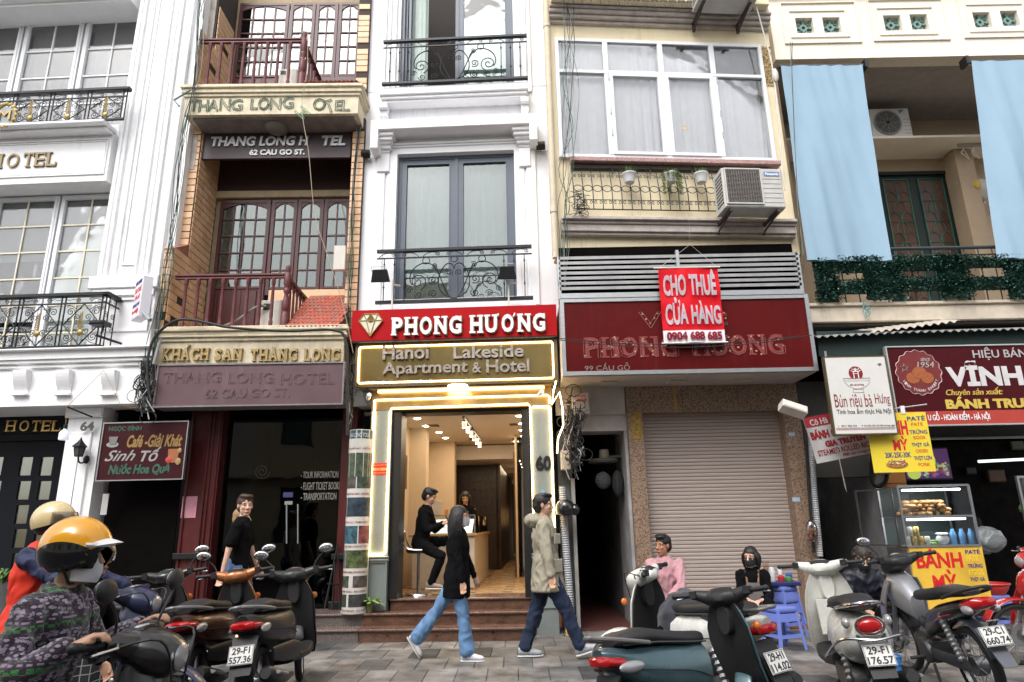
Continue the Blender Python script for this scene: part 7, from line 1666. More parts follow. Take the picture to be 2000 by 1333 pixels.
def cockpit(T,body,S,x,z,grip=.34,mirrors=True,style='round',dash=CLRL,rise=.02,light=True,inner=PLB,mt=(1,1)):
 """handlebar cover with speedometer, lamp, levers, grips and mirrors; S = steering rotation"""
 s=1.0
 hd=MB().loft([se((x+a,0,z+b),w_,h_,2.3,18)for a,b,w_,h_ in((-.11,.02,.05,.022),(-.09,.02,.105,.045),(-.03,.015,.135,.07),(.05,-.015,.13,.085),(.11,-.03,.105,.075),(.145,-.035,.07,.05))])
 for q in(-1,1):hd.tube([(x-.02,q*.10,z+.02),(x-.05,q*.19,z+.03+rise),(x-.06,q*.225,z+.03+rise)],[.055,.036,.028],10)
 c=T.part('handlebar_cover',hd.xform(S),body,smooth=True)
 T.part('speedometer',MB().loft([se((x-.092+a,0,z+.050+b),w_,h_,2.2,16,tilt=-.0)for a,b,w_,h_ in((0,0,.07,.018),(.05,.022,.085,.016),(.10,.024,.055,.012))]).xform(S),inner,c,smooth=True)
 T.part('speedometer_glass',MB().ball((x-.035,0,z+.076),(.045,.062,.012),14,6,Matrix.Rotation(-.3,3,'Y')).xform(S),dash,c,smooth=True)
 if light:T.part('headlight',MB().ball((x+.125,0,z-.03),(.035,.085,.055),16,10).xform(S),CLRL,c,smooth=True)
 for q in(-1,1):
  T.part('switch_block',MB().cbox(x-.10,x-.035,q*.20-.025,q*.20+.025,z+.01+rise,z+.06+rise,.006).xform(S),PLB,c)
  g=MB();P0,P1=Vector((x-.06,q*.22,z+.03+rise)),Vector((x-.10,q*grip,z+.035+rise))
  for k in range(9):a=P0.lerp(P1,k/9);b=P0.lerp(P1,(k+.55)/9);g.tube([a,b,P0.lerp(P1,(k+1)/9)],[.0185,.0185,.016],10,caps=k in(0,8))
  g.ball(P1,.021,10,6);T.part('grip',g.xform(S),PLB,c,smooth=True)
  T.part('brake_lever',MB().tube([(x-.01,q*.21,z+.025+rise),(x+.01,q*.25,z+.02+rise),(x-.03,q*(grip+.01),z+.01+rise)],[.008,.006,.006],6).xform(S),CHR,c,smooth=True)
  if mirrors and mt[0 if q>0 else 1]:
   mc=Vector((x-.03,q*.30,z+.24));st=MB().tube(bez((x-.04,q*.18,z+.05+rise),(x-.02,q*.20,z+.16),(x-.02,q*.26,z+.17),mc,8),.0055,6)
   T.part('mirror_stalk',st.xform(S),PLB,c);rt_=Matrix.Rotation(.12*q,3,'X')
   T.part('mirror',MB().ball(mc,(.022,.072,.046),16,8,rt_).xform(S),PLB,c,smooth=True);T.part('mirror_glass',MB().ball(mc-Vector((.014,0,0)),(.011,.064,.039),16,8,rt_).xform(S),MIRG,c,smooth=True)
 return c
def scooter(label,body,x,y,phi,lean=-.10,steer=.3,inner=PLB,rear=None,kind='city',l1='29-F1',l2='557.36',seat=SEAT,mirrors=True,mt=(1,1),cockc=None,name='motor_scooter',lowp=None,plates=True,fr=.24,sp=False):
 T=Thing(name,label,'scooter',WORLD,(0,0,0),rot=.001);place(T,x,y,phi,lean);rear=rear or body;lowp=lowp or PLB
 hx=.40;St=Matrix.Translation((hx,0,0))@Matrix.Rotation(steer,4,'Z')@Matrix.Translation((-hx,0,0));V=kind=='retro'
 wheel(T,.66,fr,.085 if not sp else .065,sp,St);wheel(T,-.60,.25,.10)
 wd=1.25 if V else 1.0
 if V:rb=lx([(-.86,.62,.05,.05),(-.82,.60,.12,.11),(-.66,.56,.185,.17),(-.42,.54,.20,.19),(-.18,.54,.17,.18),(-.04,.55,.14,.17)],2.2,24)
 else:rb=lx([(-.90,.74,.04,.03),(-.86,.72,.085,.06),(-.66,.65,.135,.12),(-.38,.60,.165,.16),(-.15,.58,.16,.17),(-.04,.57,.14,.17)],2.5,24)
 rp=T.part('rear_body',rb,rear,smooth=True)
 T.part('rear_fender',MB().loft([se((-.60+.30*cos(a),0,.27+.30*sin(a)),.07,.012,3,10)for a in[radians(100+k*12)for k in range(8)]]),PLB,rp,smooth=True)
 st=lx([(-.80,.80 if not V else .80,.06,.02),(-.74,.81,.11,.045),(-.55,.815,.13,.055),(-.38,.79,.135,.05),(-.20,.765,.13,.05),(-.02,.755,.095,.045),(.04,.745,.04,.02)],2.6,20)
 T.part('seat',st,seat,smooth=True);T.part('seat_seam',MB().tube([(-.78,.115,.785),(-.5,.137,.775),(-.2,.134,.745),(.0,.09,.73)],.006,5).tube([(-.78,-.115,.785),(-.5,-.137,.775),(-.2,-.134,.745),(.0,-.09,.73)],.006,5),M('seam',(.05,.05,.05),.6),rp)
 gr=MB().tube(bez((-.58,.14,.78),(-.95,.17,.84),(-1.0,.0,.85),(-.90,0,.84),10)+[Vector(q)for q in bez((-.90,0,.84),(-1.0,0,.85),(-.95,-.17,.84),(-.58,-.14,.78),10)][1:],.014,8);T.part('grab_rail',gr,M('grab rail grey',(.20,.20,.20),.4,metal=.3)if not V else CHR,rp,smooth=True)
 if V:
  T.part('tail_lamp',MB().ball((-.86,0,.68),(.04,.085,.055),16,10),REDL,rp,smooth=True);T.part('lamp_ring',MB().tube([(-.875,.095*cos(a),.68+.065*sin(a))for a in[k*pi/12 for k in range(24)]],.008,6,closed=True),CHR,rp)
  for q in(-1,1):T.part('indicator',MB().ball((-.80,q*.14,.70),(.05,.03,.04),12,8),CLRL,rp,smooth=True)
  T.part('crash_bar',MB().tube(smooth_pts([(-.1,.21,.35),(-.5,.26,.45),(-.85,.20,.60),(-.97,0,.60),(-.85,-.20,.60),(-.5,-.26,.45),(-.1,-.21,.35)],6),.010,8),CHR,rp,smooth=True)
 else:
  T.part('tail_lamp',MB().loft([se((-.93,0,.70),.04,.02),se((-.90,0,.70),.10,.035),se((-.80,0,.69),.125,.04),se((-.72,0,.68),.10,.02)]),REDL,rp,smooth=True)
  for q in(-1,1):T.part('indicator',MB().ball((-.74,q*.125,.66),(.11,.022,.035),12,8),CLRL if q<0 or True else ORL,rp,smooth=True)
  for q in(-1,1):T.part('side_panel',lx([(-.62,.44,.012,.05,q*.13),(-.45,.42,.02,.07,q*.155),(-.2,.40,.02,.08,q*.16),(.0,.38,.012,.06,q*.15)],2.4,12),lowp,rp,smooth=True)
 T.part('mud_flap',MB().add([(-.84,-.10,.62),(-.84,.10,.62),(-.98,.08,.36),(-.98,-.08,.36),(-.82,-.10,.62),(-.82,.10,.62),(-.96,.08,.36),(-.96,-.08,.36)],[(0,3,2,1),(4,5,6,7),(0,4,7,3),(1,2,6,5),(3,7,6,2),(0,1,5,4)]),PLB,rp)
 if plates:plate(T,-.945,.50,l1,l2,.42)
 T.part('engine',MB().lathe([(.10,-.10),(.13,-.08),(.13,.02),(.09,.05)],(-.52,.12,.26),axis='y',n=18).cbox(-.55,-.12,.06,.16,.20,.33,.03),ENG,smooth=True)
 T.part('exhaust',MB().tube([(-.15,-.12,.20),(-.40,-.16,.22),(-.55,-.17,.25),(-.90,-.18,.34),(-.93,-.18,.35)],[.02,.03,.055,.06,.04],12),M('exhaust black',(.03,.03,.032),.4,metal=.4),smooth=True)
 T.part('exhaust_shield',MB().tube([(-.60,-.215,.28),(-.85,-.235,.34)],[.035,.038],10,flat=.4),STEEL,smooth=True)
 sh=[(.035 if k%2 else .022)for k in range(15)];T.part('shock_absorber',MB().tube([(-.60+.10*k/14,.15,.27+.28*k/14)for k in range(15)],sh,10),STEEL)
 T.part('floorboard',lx([(-.14,.34,.14*wd,.06),(.0,.315,.17*wd,.035),(.25,.305,.17*wd,.03),(.40,.34,.155*wd,.05)],4,16),lowp,smooth=True)
 sh_o,sh_i=[],[]
 for k in range(9):
  t=k/8;zz=.26+.70*t;xx=.56-.20*t-.06*sin(pi*t);ww=((.17,.20,.215,.22,.22,.215,.20,.17,.12)if V else(.12,.155,.17,.175,.185,.19,.185,.15,.10))[k]
  rr=[];ri_=[]
  for j in range(13):
   a=-1+2*j/12;bul=(.10+.04*sin(pi*t))*(1-abs(a)**2.2);rr.append((xx+bul,ww*a,zz));ri_.append((xx-.012+bul*.25,ww*a*.985,zz))
  sh_o.append(rr+ri_[::-1]);sh_i.append([(p[0]-.012,p[1]*.93,p[2])for p in ri_]+[(p[0]-.004,p[1]*.93,p[2])for p in ri_[::-1]])
 lsh=T.part('leg_shield',MB().loft(sh_o),body,smooth=True);T.part('inner_panel',MB().loft(sh_i),inner,lsh,smooth=True)
 T.part('column_cover',lx([(.33,.84,.05,.10),(.37,.86,.075,.13),(.45,.86,.07,.12)],2.4,14),body if V else inner,lsh,smooth=True)
 if V:T.part('glove_box',MB().cbox(.30,.345,-.13,.13,.46,.74,.008),inner,lsh);T.part('lock',MB().lathe([(.014,.29),(.014,.30)],(0,0,.62),axis='x',n=10),CHR,lsh)
 ff=MB().loft([se((.66+.285*cos(a)*fr/.24,0,fr+.30*sin(a)*fr/.24),.062 if not V else .085,.018,2.6,12)for a in[radians(20+k*15)for k in range(10)]]);T.part('front_fender',ff.xform(St),body,smooth=True)
 T.part('fork',MB().tube([(.66,.065,fr),(.50,.06,.55)],.018,8).tube([(.66,-.065,fr),(.50,-.06,.55)],.018,8).xform(St),STEEL,smooth=True)
 T.part('steering_column',MB().tube([(.50,0,.55),(.40,0,.98)],.03,10),PLB,lsh)
 cockpit(T,cockc or body,St,.38,.98 if V else .97,mirrors=mirrors,mt=mt,inner=inner if not V else PLB)
 cbl=MB()
 for q in(-1,1):cbl.tube(smooth_pts([St@Vector((.35,q*.22,1.0)),St@Vector((.50,q*.16,1.02)),St@Vector((.52,q*.07,.88)),(.50,q*.05,.70)],4),.005,5)
 T.part('brake_cable',cbl,PLB,lsh)
 sm_=M('panel gap',(.012,.012,.012),.8)
 for q in(-1,1):T.part('panel_gap',MB().tube(smooth_pts([(-.84,q*.088,.66),(-.55,q*.158,.62),(-.25,q*.170,.58),(-.06,q*.150,.52)],5),.0035,4),sm_,rp);T.part('front_indicator',MB().ball((.50,q*.15,.78),(.02,.03,.03),10,6),ORL,lsh,smooth=True)
 T.part('side_stand',MB().tube([(-.10,.12,.22),(-.05,.26,.02),(.0,.27,.012)],.012,6),PLB)
 return T
scooter('matt black scooter with plate 29-F1 557.36 parked nearest the granite steps',M('matt black paint',(.022,.022,.024),.42,coat=.15),-2.06,6.45,radians(90),-.10,.25,sp=True,fr=.27)
COP=paint('copper',(.46,.17,.06),.3,.5);BRW=paint('dark bronze brown',(.075,.026,.014),.28,.3)
scooter('scooter with copper front, dark brown tail and plate 29-X1 parked between the black ones',COP,-2.62,6.5,radians(92),-.10,.15,rear=BRW,l1='29-X1',l2='238.64',cockc=COP)
scooter('black scooter with gold pinstripes parked farthest left in the row by the cafe',paint('gloss black',(.012,.012,.013)),-3.30,6.55,radians(94),-.10,.2,l1='29-D1',l2='402.18',mt=(0,1))
CRE=paint('cream white',(.72,.72,.68),.25)
scooter('cream white scooter with a dark jacket over its seat in front of the granite pillar',CRE,1.34,5.75,radians(118),-.08,.6,inner=PLB,l1='29-H1',l2='114.02',mirrors=False,plates=True)
TEAL=paint('teal blue grey',(.065,.125,.145),.28,.35)
tl_=scooter('teal blue scooter with black seat and inner shield closest to the camera at the bottom',TEAL,1.20,4.58,radians(35),-.14,.38,l1='29-G1',l2='330.19',cockc=PLB,mirrors=False,sp=False)
tl_.e.matrix_world=tl_.e.matrix_world@Matrix.Scale(.93,4)
WHT=paint('pearl white',(.66,.66,.61),.24)
scooter('large white retro scooter with plate 29-F1 176.57 and chrome crash bar',WHT,2.76,5.95,radians(77),-.09,-.35,inner=WHT,kind='retro',l2='176.57',mirrors=False)
scooter('red scooter at the left edge behind the rider in fleece',paint('red',(.40,.012,.015),.25),-3.35,3.75,radians(-4),0,.0,mirrors=False,plates=False)
scooter('glossy black scooter under the rider in patterned fleece',paint('gloss black'),-1.87,2.86,radians(4),0,.0,l1='29-K1',l2='508.77')
scooter('dark blue scooter carrying the rider in the red vest',paint('navy',(.02,.03,.08),.3),-3.02,4.9,radians(2),0,0,mirrors=False,plates=False)
def underbone(label,body,accent,x,y,phi,lean,steer,l1,l2,disc=False,seat_rear=True):
 T=Thing('motorbike',label,'motorbike',WORLD,(0,0,0),rot=.001);place(T,x,y,phi,lean);hx=.42
 St=Matrix.Translation((hx,0,0))@Matrix.Rotation(steer,4,'Z')@Matrix.Translation((-hx,0,0))
 wheel(T,.64,.285,.07,True,St,.055);wheel(T,-.62,.285,.08,True,None,.07)
 if disc:T.part('brake_disc',MB().lathe([(.11,.05),(.11,.055),(.06,.055),(.06,.05)],(.64,0,.285),axis='y',n=24).xform(St),STEEL)
 tb=lx([(-.95,.80,.02,.015),(-.88,.77,.07,.05),(-.62,.70,.105,.075),(-.35,.62,.12,.10),(-.12,.54,.10,.10),(.02,.48,.06,.08)],2.4,18);b=T.part('tail_body',tb,accent,smooth=True)
 T.part('seat',lx([(-.86,.845,.06,.015),(-.78,.85,.10,.035),(-.5,.83,.12,.05),(-.25,.785,.12,.05),(.0,.755,.085,.045),(.06,.73,.04,.03)],2.7,18),SEAT,smooth=True)
 T.part('grab_rail',MB().tube(smooth_pts([(-.60,.12,.80),(-.85,.13,.86),(-.98,.06,.90),(-.98,-.06,.90),(-.85,-.13,.86),(-.60,-.12,.80)],5),.014,8),PLB,b,smooth=True)
 T.part('tail_lamp',MB().loft([se((-1.0,0,.79),.03,.02),se((-.96,0,.785),.10,.045),se((-.84,0,.76),.12,.05),se((-.78,0,.74),.09,.03)]),REDL,b,smooth=True)
 for q in(-1,1):T.part('indicator',MB().ball((-.90,q*.10,.74),(.075,.03,.035),12,8),CLRL,b,smooth=True);T.part('decal_stripe',MB().tube(smooth_pts([(-.75,q*.112,.74),(-.5,q*.124,.68),(-.4,q*.128,.60),(-.15,q*.112,.57)],5),.006,5,flat=.5),CHR,b);T.part('decal_stripe',MB().tube(smooth_pts([(-.65,q*.114,.68),(-.45,q*.128,.63),(-.3,q*.126,.55)],5),.004,5),INKRED,b)
 T.part('rear_fender',MB().loft([se((-.62+.33*cos(a),0,.29+.34*sin(a)),.055,.01,3,10)for a in[radians(70+k*13)for k in range(8)]]),M('slate mudguard',(.09,.10,.12),.4),b,smooth=True)
 T.part('mud_flap',MB().add([(-.86,-.07,.60),(-.86,.07,.60),(-1.08,.05,.36),(-1.08,-.05,.36),(-.85,-.07,.59),(-.85,.07,.59),(-1.07,.05,.355),(-1.07,-.05,.355)],[(0,3,2,1),(4,5,6,7),(0,4,7,3),(1,2,6,5),(3,7,6,2),(0,1,5,4)]),M('slate mudguard'),b)
 plate(T,-1.0,.56,l1,l2,.45)
 for q in(-1,1):
  s=MB().loft([[(.52-.20*t+o,q*(.10+.10*sin(pi*(.15+t*.75))),.34+.52*t)for o in(.0,.10)]+[(.52-.20*t+o,q*(.085+.10*sin(pi*(.15+t*.75))),.34+.52*t)for o in(.10,.0)]for t in[k/8 for k in range(9)]])
  T.part('leg_shield',s,body,smooth=True)
 T.part('front_cowl',lx([(.16,.62,.06,.12),(.30,.72,.12,.17),(.42,.76,.14,.17),(.52,.74,.10,.12),(.56,.72,.05,.06)],2.4,18),body,smooth=True)
 T.part('frame_tube',MB().tube([(.38,0,.70),(.15,0,.50),(-.15,0,.45),(-.5,0,.5)],.04,10),PLB,smooth=True)
 T.part('engine',MB().cbox(-.12,.16,-.10,.10,.22,.38,.03).tube([(.10,0,.32),(.30,0,.36)],[.075,.06],12).lathe([(.08,-.13),(.095,-.11),(.095,.11),(.08,.13)],(-.02,0,.30),axis='y',n=18),ENG,smooth=True)
 T.part('chain_case',MB().loft([se((a,.10,.30),.012,.045,3,10)for a in(-.68,-.6,-.1,.0)]),ENG,smooth=True);T.part('swing_arm',MB().tube([(-.05,.08,.30),(-.62,.08,.285)],.02,8).tube([(-.05,-.08,.30),(-.62,-.08,.285)],.02,8),PLB)
 for q in(-1,1):T.part('shock_absorber',MB().tube([(-.60+.16*k/20,q*.10,.32+.32*k/20)for k in range(21)],[(.032 if k%2 else .022)for k in range(21)],10),STEEL)
 T.part('exhaust',MB().tube([(.20,-.08,.22),(-.1,-.12,.16),(-.35,-.14,.20),(-.85,-.15,.36)],[.016,.018,.04,.045],12),CHR,smooth=True)
 T.part('foot_peg',MB().tube([(.0,-.25,.26),(.0,.25,.26)],.014,8),PLB);T.part('side_stand',MB().tube([(.0,.10,.22),(.06,.26,.02),(.12,.27,.012)],.012,6),PLB);T.part('centre_stand',MB().tube([(-.12,.12,.22),(-.2,.14,.02)],.013,6).tube([(-.12,-.12,.22),(-.2,-.14,.02)],.013,6),PLB)
 ff=MB().loft([se((.64+.33*cos(a),0,.285+.33*sin(a)),.055,.014,2.6,12)for a in[radians(25+k*14)for k in range(10)]]);T.part('front_fender',ff.xform(St),body if disc else PLB,smooth=True)
 T.part('fork',MB().tube([(.64,.06,.285),(.46,.055,.72)],.022,10).tube([(.64,-.06,.285),(.46,-.055,.72)],.022,10).xform(St),STEEL,smooth=True)
 T.part('steering_column',MB().tube([(.50,0,.62),(.40,0,.98)],.035,10).xform(St),PLB)
 cockpit(T,PLB if not disc else body,St,.38,1.0,mirrors=not disc,mt=(1,0),light=True)
 return T
ub=underbone('silver and black motorbike with spoked wheels and plate 29-C1 660.74 by the bakery',paint('silver',(.36,.37,.39),.3,.6),paint('gloss black'),3.72,6.35,radians(84),-.12,.2,'29-C1','660.74')
m=MB()
put_text(m,'HONDA',0,1,0,1,0,0,bold=.02);m.v=[(.50-.10*v[0]-.02*v[2],.199,.63+.028*v[2])for v in m.v];ub.part('maker_lettering',m,INKBLK)
m=MB();put_text(m,'HONDA',0,1,0,1,0,0,bold=.02);m.v=[(-1.022,.045-.09*v[0],.665+.012*v[2])for v in m.v];ub.part('maker_lettering',m,INKWHT)
underbone('red motorbike with front disc brake cut off by the right edge of the picture',paint('red'),paint('red'),5.60,7.1,radians(172),-.08,.1,'29-B1','771.05',disc=True)
e=Matrix.Translation((1.34,5.75,0))@Matrix.Rotation(radians(118),4,'Z')
def jk(u,v):
 a=-1.25+2.5*u;x=-.62+.72*v;w_=.17+.03*sin(v*9);z=.845-.0*v-(.34+.05*sin(v*11+1))*max(0,abs(a)-.35)**1.1+.025*noise.noise(Vector((u*7,v*7,2)));y=w_*math.copysign(min(abs(a),.75),a)*1.25
 return e@Vector((x+.03*sin(u*8),y+.03*noise.noise(Vector((u*9,v*6,8))),z+.03*abs(sin(v*6+u*5))))
single('draped_jacket','dark navy jacket draped over the seat of the cream scooter','jacket',WORLD,MB().grid(jk,36,26),M('dark navy cloth',(.030,.030,.042),.8,var=.2,sheen=.3),o=(1.5,5.5,.8),smooth='all')
#  pavement props and the food cabinet
SB=M('blue plastic',(.16,.22,.62),.35,var=.05,coat=.15)
def stool():
 T=Thing('plastic_stool','','stool',WORLD,(0,0,0),rot=.001)
 def ring(w_,z,r=.03,n=6):
  o=[]
  for cx,cy,a0 in((1,1,0),(-1,1,pi/2),(-1,-1,pi),(1,-1,3*pi/2)):
   for k in range(n):a=a0+pi/2*k/(n-1);o.append((cx*(w_-r)+r*cos(a),cy*(w_-r)+r*sin(a),z))
  return o
 T.part('seat',MB().loft([ring(.118,.385),ring(.135,.40),ring(.14,.425),ring(.136,.445),ring(.125,.452)]),SB,smooth=True)
 for sx in(1,-1):
  for sy in(1,-1):T.part('leg',MB().loft([[(sx*(a+dx*.03),sy*(a+dy*.03),z)for dx,dy in((0,0),(-1,0),(-1,-.4),(-.4,-.4),(-.4,-1),(0,-1))]for z,a in((0,.178),(.40,.133))]),SB)
 for s_ in(1,-1):T.part('stretcher',MB().box(-.155,.155,s_*.155-.008,s_*.155+.008,.13,.165),SB);T.part('stretcher',MB().box(s_*.155-.008,s_*.155+.008,-.14,.14,.13,.165),SB)
 T.part('skirt',MB().loft([ring(.140,.30),ring(.135,.385),ring(.130,.385),ring(.134,.30)]),SB,smooth=True)
 return T.e
st0=stool()
for i,(x,y,r_,lab)in enumerate(((3.03,8.25,.3,'blue plastic stool nearest the white scooter, in front of the seated woman'),(2.55,8.65,.1,'blue plastic stool left of the seated woman in the apron'),(3.42,9.15,.5,'blue plastic stool carrying the tray of sauces'))):
 o=st0 if i==0 else copy_tree(st0);o.matrix_world=Matrix.Translation((x,y,0))@Matrix.Rotation(r_,4,'Z');o['label']=lab;o['group']='blue plastic stools on the pavement'
o=copy_tree(st0);o.matrix_world=Matrix.Translation((3.42,9.15,.14))@Matrix.Rotation(.5,4,'Z');o['label']='blue plastic stool stacked on top of another under the tray';o['group']='blue plastic stools on the pavement'
T=Thing('condiment_tray','dark blue tray with tissue, jars and chopsticks on the stacked blue stools','tray',WORLD,(3.42,9.15,.595));bz=.597
T.part('tray',MB().cbox(3.22,3.62,9.0,9.3,bz,bz+.05,.01),M('navy plastic',(.02,.03,.12),.4))
for x,y,r_,h,c in((3.30,9.1,.035,.18,(.6,.62,.62)),(3.40,9.08,.04,.08,(.45,.03,.05)),(3.50,9.1,.045,.06,(.08,.25,.08)),(3.55,9.2,.04,.10,(.05,.12,.35)),(3.44,9.2,.03,.2,(.65,.66,.68))):T.part('jar',MB().lathe([(r_*.9,bz+.05),(r_,bz+.06),(r_,bz+.05+h*.8),(r_*.5,bz+.05+h)],(x,y,0),n=14),M('jar %.2f'%x,c,.3),smooth=True)
for k in range(7):T.part('chopstick',MB().tube([(3.26,9.2,bz+.05),(3.22+.015*k,9.2,bz+.30)],.003,4),M('brown strap',(.20,.09,.04),.6))
T=Thing('plastic_basket','small blue open-weave plastic basket with a clear bag behind the white scooter','basket',WORLD,(3.28,6.55,0));LB_=M('sky blue plastic',(.05,.22,.55),.4)
for z in(.02,.09,.16,.22):T.part('basket_hoop',MB().tube([(3.28+(.13+.12*z)*cos(a*pi/14),6.55+(.10+.1*z)*sin(a*pi/14),z)for a in range(28)],.007,5,closed=True),LB_)
for k in range(28):a=k*pi/14;T.part('basket_rib',MB().tube([(3.28+.13*cos(a),6.55+.10*sin(a),.02),(3.28+.156*cos(a),6.55+.122*sin(a),.22)],.005,4),LB_)
def pot_plant(label,c,r_,h,n,L,mats,pm,spread=1.0,strap=False):
 T=Thing('potted_plant',label,'potted plant',WORLD,c);rg=random.Random(n);x,y,z=c
 T.part('pot',MB().lathe([(r_*.6,z),(r_*.85,z+h*.5),(r_,z+h),(r_*.9,z+h),(r_*.8,z+h*.9)],(x,y,0),n=18),pm,smooth=True)
 ms=[MB(),MB()]
 for k in range(n):
  a=rg.uniform(0,2*pi);e=rg.uniform(.3,1.2);l=L*rg.uniform(.6,1.1);d=Vector((cos(a)*cos(e)*spread,sin(a)*cos(e)*spread,sin(e)));P0=Vector((x,y,z+h));m=ms[rg.random()<.4];w_=.016 if strap else .03;s_=Vector((-sin(a),cos(a),0));pts=[P0+d*l*t-Vector((0,0,l*.55*t*t))for t in(0,.3,.6,.85,1)];ws=(.3,.8,1,.6,0)if strap else(.12,.15,.9,.8,0)
  m.add([p+s_*w_*q for p,q in zip(pts,ws)]+[p-s_*w_*q for p,q in zip(pts,ws)],[(i,i+1,i+6,i+5)for i in range(4)])
 T.part('leaves',ms[0],mats[0],kind='stuff');T.part('leaves',ms[1],mats[1],kind='stuff')
c=FW.at(722,1186,-.42);c=FW.m@Vector((c.x,-.40,.317));pot_plant('small bright green leafy plant in a glass pot beside the left doorway pilaster',(c.x,c.y,.317),.055,.13,26,.17,(M('fresh leaf',(.16,.30,.04),.5,var=.3,scale=30),M('fresh leaf pale',(.24,.36,.10),.5)),M('mossy glass',(.12,.13,.05),.2),1.2)
c=gnd(35,1120,.9);pot_plant('strappy green plant in a pot behind the rider in the red vest',(-6.3,8.6,0),.2,.85,60,.62,(LF[1],LF[0]),M('grey planter',(.2,.2,.2),.7),1.0,True)
T=Thing('folding_stand','black folding stand leaning in the dark shopfront beside the poster column','stand',FT,FT.at(650,1190,-.1));
for a,b_ in(((660,1062),(634,1190)),((655,1100),(648,1192)),((660,1080),(664,1190)),((640,1140),(660,1142))):T.part('strut',MB().tube([FT.at(*a,.1),FT.at(*b_,-.15)],.012,6),BLACK)
q=FL.rect(199,965,211,1006,.05);single('wall_notice','narrow white notice card on the dark passage wall right of the white pillar','notice',FL,MB().box(q[0],q[1],.04,.05,q[2],q[3]),M('greyed white print'),o=(q[0],.05,q[2]))
c=FG.at(1586,1040,-.3);T=Thing('hanging_bag','clear bag of orange peel hanging on the right granite pillar','bag',FG,c);rg=random.Random(8)
T.part('bag',MB().ball(c+Vector((0,0,.02)),(.08,.06,.15),12,8),glass('bag film',(.9,.92,.94),refl=2,base=.12),smooth='all')
for k in range(12):T.part('peel',MB().ball(c+Vector((rg.uniform(-.06,.06),rg.uniform(-.03,.03),rg.uniform(-.08,.05))),(.025,.02,.016),7,5),M('orange peel',(.60,.18,.03),.6))
cb=wpt(1845,1080,8.75);phi=-.06;FC=Frame(1845,8.75,-phi);FC.o=Vector((cb.x,8.75,0));FC.m=Matrix.Translation(FC.o)@Matrix.Rotation(phi,4,'Z')
CB=Thing('food_cabinet','glass food cabinet with two lit tubes over a yellow BÁNH MỲ panel','cabinet',FC,(0,0,0));w_,dp,zs,zt=.44,.55,1.06,1.80
CB.part('base_panel',MB().box(-w_+.02,w_+.02,.0,.02,.32,zs-.01),M('orange yellow banner',(.74,.46,.05),.45,var=.25,scale=1.5));CB.part('base_side',MB().box(-w_,-w_+.02,.02,dp,.2,zs-.02).box(w_+.0,w_+.02,.02,dp,.2,zs-.02),STEEL)
def ct(s,a,b_,c_,d_,m,**k):CB.part('lettering',put_text(MB(),s,-w_+2*w_*a,-w_+2*w_*b_,c_,d_,-.001,.003,**k),m)
ct('BÁNH',.09,.72,.80,1.03,INKRED,bold=.03);ct('MỲ',.27,.60,.53,.78,INKRED,bold=.03)
for i,s in enumerate(('PATÉ','PATE','TRỨNG','EGGS','THỊT GÀ')):ct(s,.78,.98 if i!=1 else .94,.96-i*.082,1.02-i*.082,INKBLUE if i%2==0 else INKYEL,bold=.015)
for x in(-w_,w_):
 for y in(.0,dp):CB.part('corner_post',MB().box(x-.012,x+.012,y-.012,y+.012,zs,zt),STEEL)
for z in(zs,1.42,zt):CB.part('shelf_rail',MB().box(-w_,w_,-.012,.012,z-.012,z+.012),STEEL);CB.part('shelf',MB().box(-w_+.013,w_-.013,.013,dp,z-.006,z),M('steel shelf',(.4,.4,.4),.3,metal=.7))
CB.part('front_glass',MB().box(-w_+.012,w_-.012,-.002,.002,zs+.012,zt-.012),GLSCLR);CB.part('side_glass',MB().box(w_-.002,w_+.002,.012,dp,zs+.01,zt),GLSCLR);CB.part('back_panel',MB().box(-w_,w_,dp,dp+.01,zs,zt),M('cabinet back',(.035,.05,.045),.4))
CB.part('open_door',MB().frame(0,.5,zs-.0,zt-.02,.02,-.01,.01).xform(Matrix.Translation((-w_-.03,.1,0))@Matrix.Rotation(2.2,4,'Z')),M('dark frame',(.05,.05,.05),.4,metal=.5))
TUB=M('lit fluorescent tube',(.9,.95,1),.4,emit=(.9,.96,1),es=7.0)
for z in(zt-.05,1.385):CB.part('tube_lamp',MB().tube([(-w_+.08,.06,z),(w_-.08,.06,z)],.012,8),TUB)
for z in(zt-.075,1.36):l=alight('cabinet_tube_light',(0,0,0),.7,.03,1.6,(.9,.96,1));l.matrix_world=FC.m@Matrix.Translation((0,.10,z))
ORD=('first','second','third','fourth','fifth','sixth','seventh','eighth','ninth');rg=random.Random(12);BR=[M('bread crust',(.50,.25,.09),.5,var=.5,scale=12),M('bread crust pale',(.62,.38,.17),.5,var=.4,scale=12)];bm=[MB().ball((0,0,0),(.032,.085,.030),12,8).mesh('bread_roll',b,(0,0,0),'all')for b in BR];n=0
for r_ in range(4):
 for k in range(9-r_):
  o=bpy.data.objects.new('bread_roll',bm[rg.random()<.4]);COL.objects.link(o);o.matrix_world=FC.m@Matrix.Translation((-.36+.078*k+.04*r_+rg.uniform(-.01,.01),.22+rg.uniform(-.08,.08),1.455+.048*r_))@Matrix.Rotation(rg.uniform(-.5,.5),4,'Z');o['label']='%s golden bread roll from the left in the %s row on the upper cabinet shelf'%(ORD[k],('bottom','second','third','top')[r_]);o['category']='bread';o['group']='bread rolls piled in the cabinet'
def small(name,lab,cat,mb,m,x,y,z,grp=None):
 o=bpy.data.objects.new(name,mb.mesh(name,m,(0,0,0),True));COL.objects.link(o);o.matrix_world=FC.m@Matrix.Translation((x,y,z));o['label']=lab;o['category']=cat
 if grp:o['group']=grp
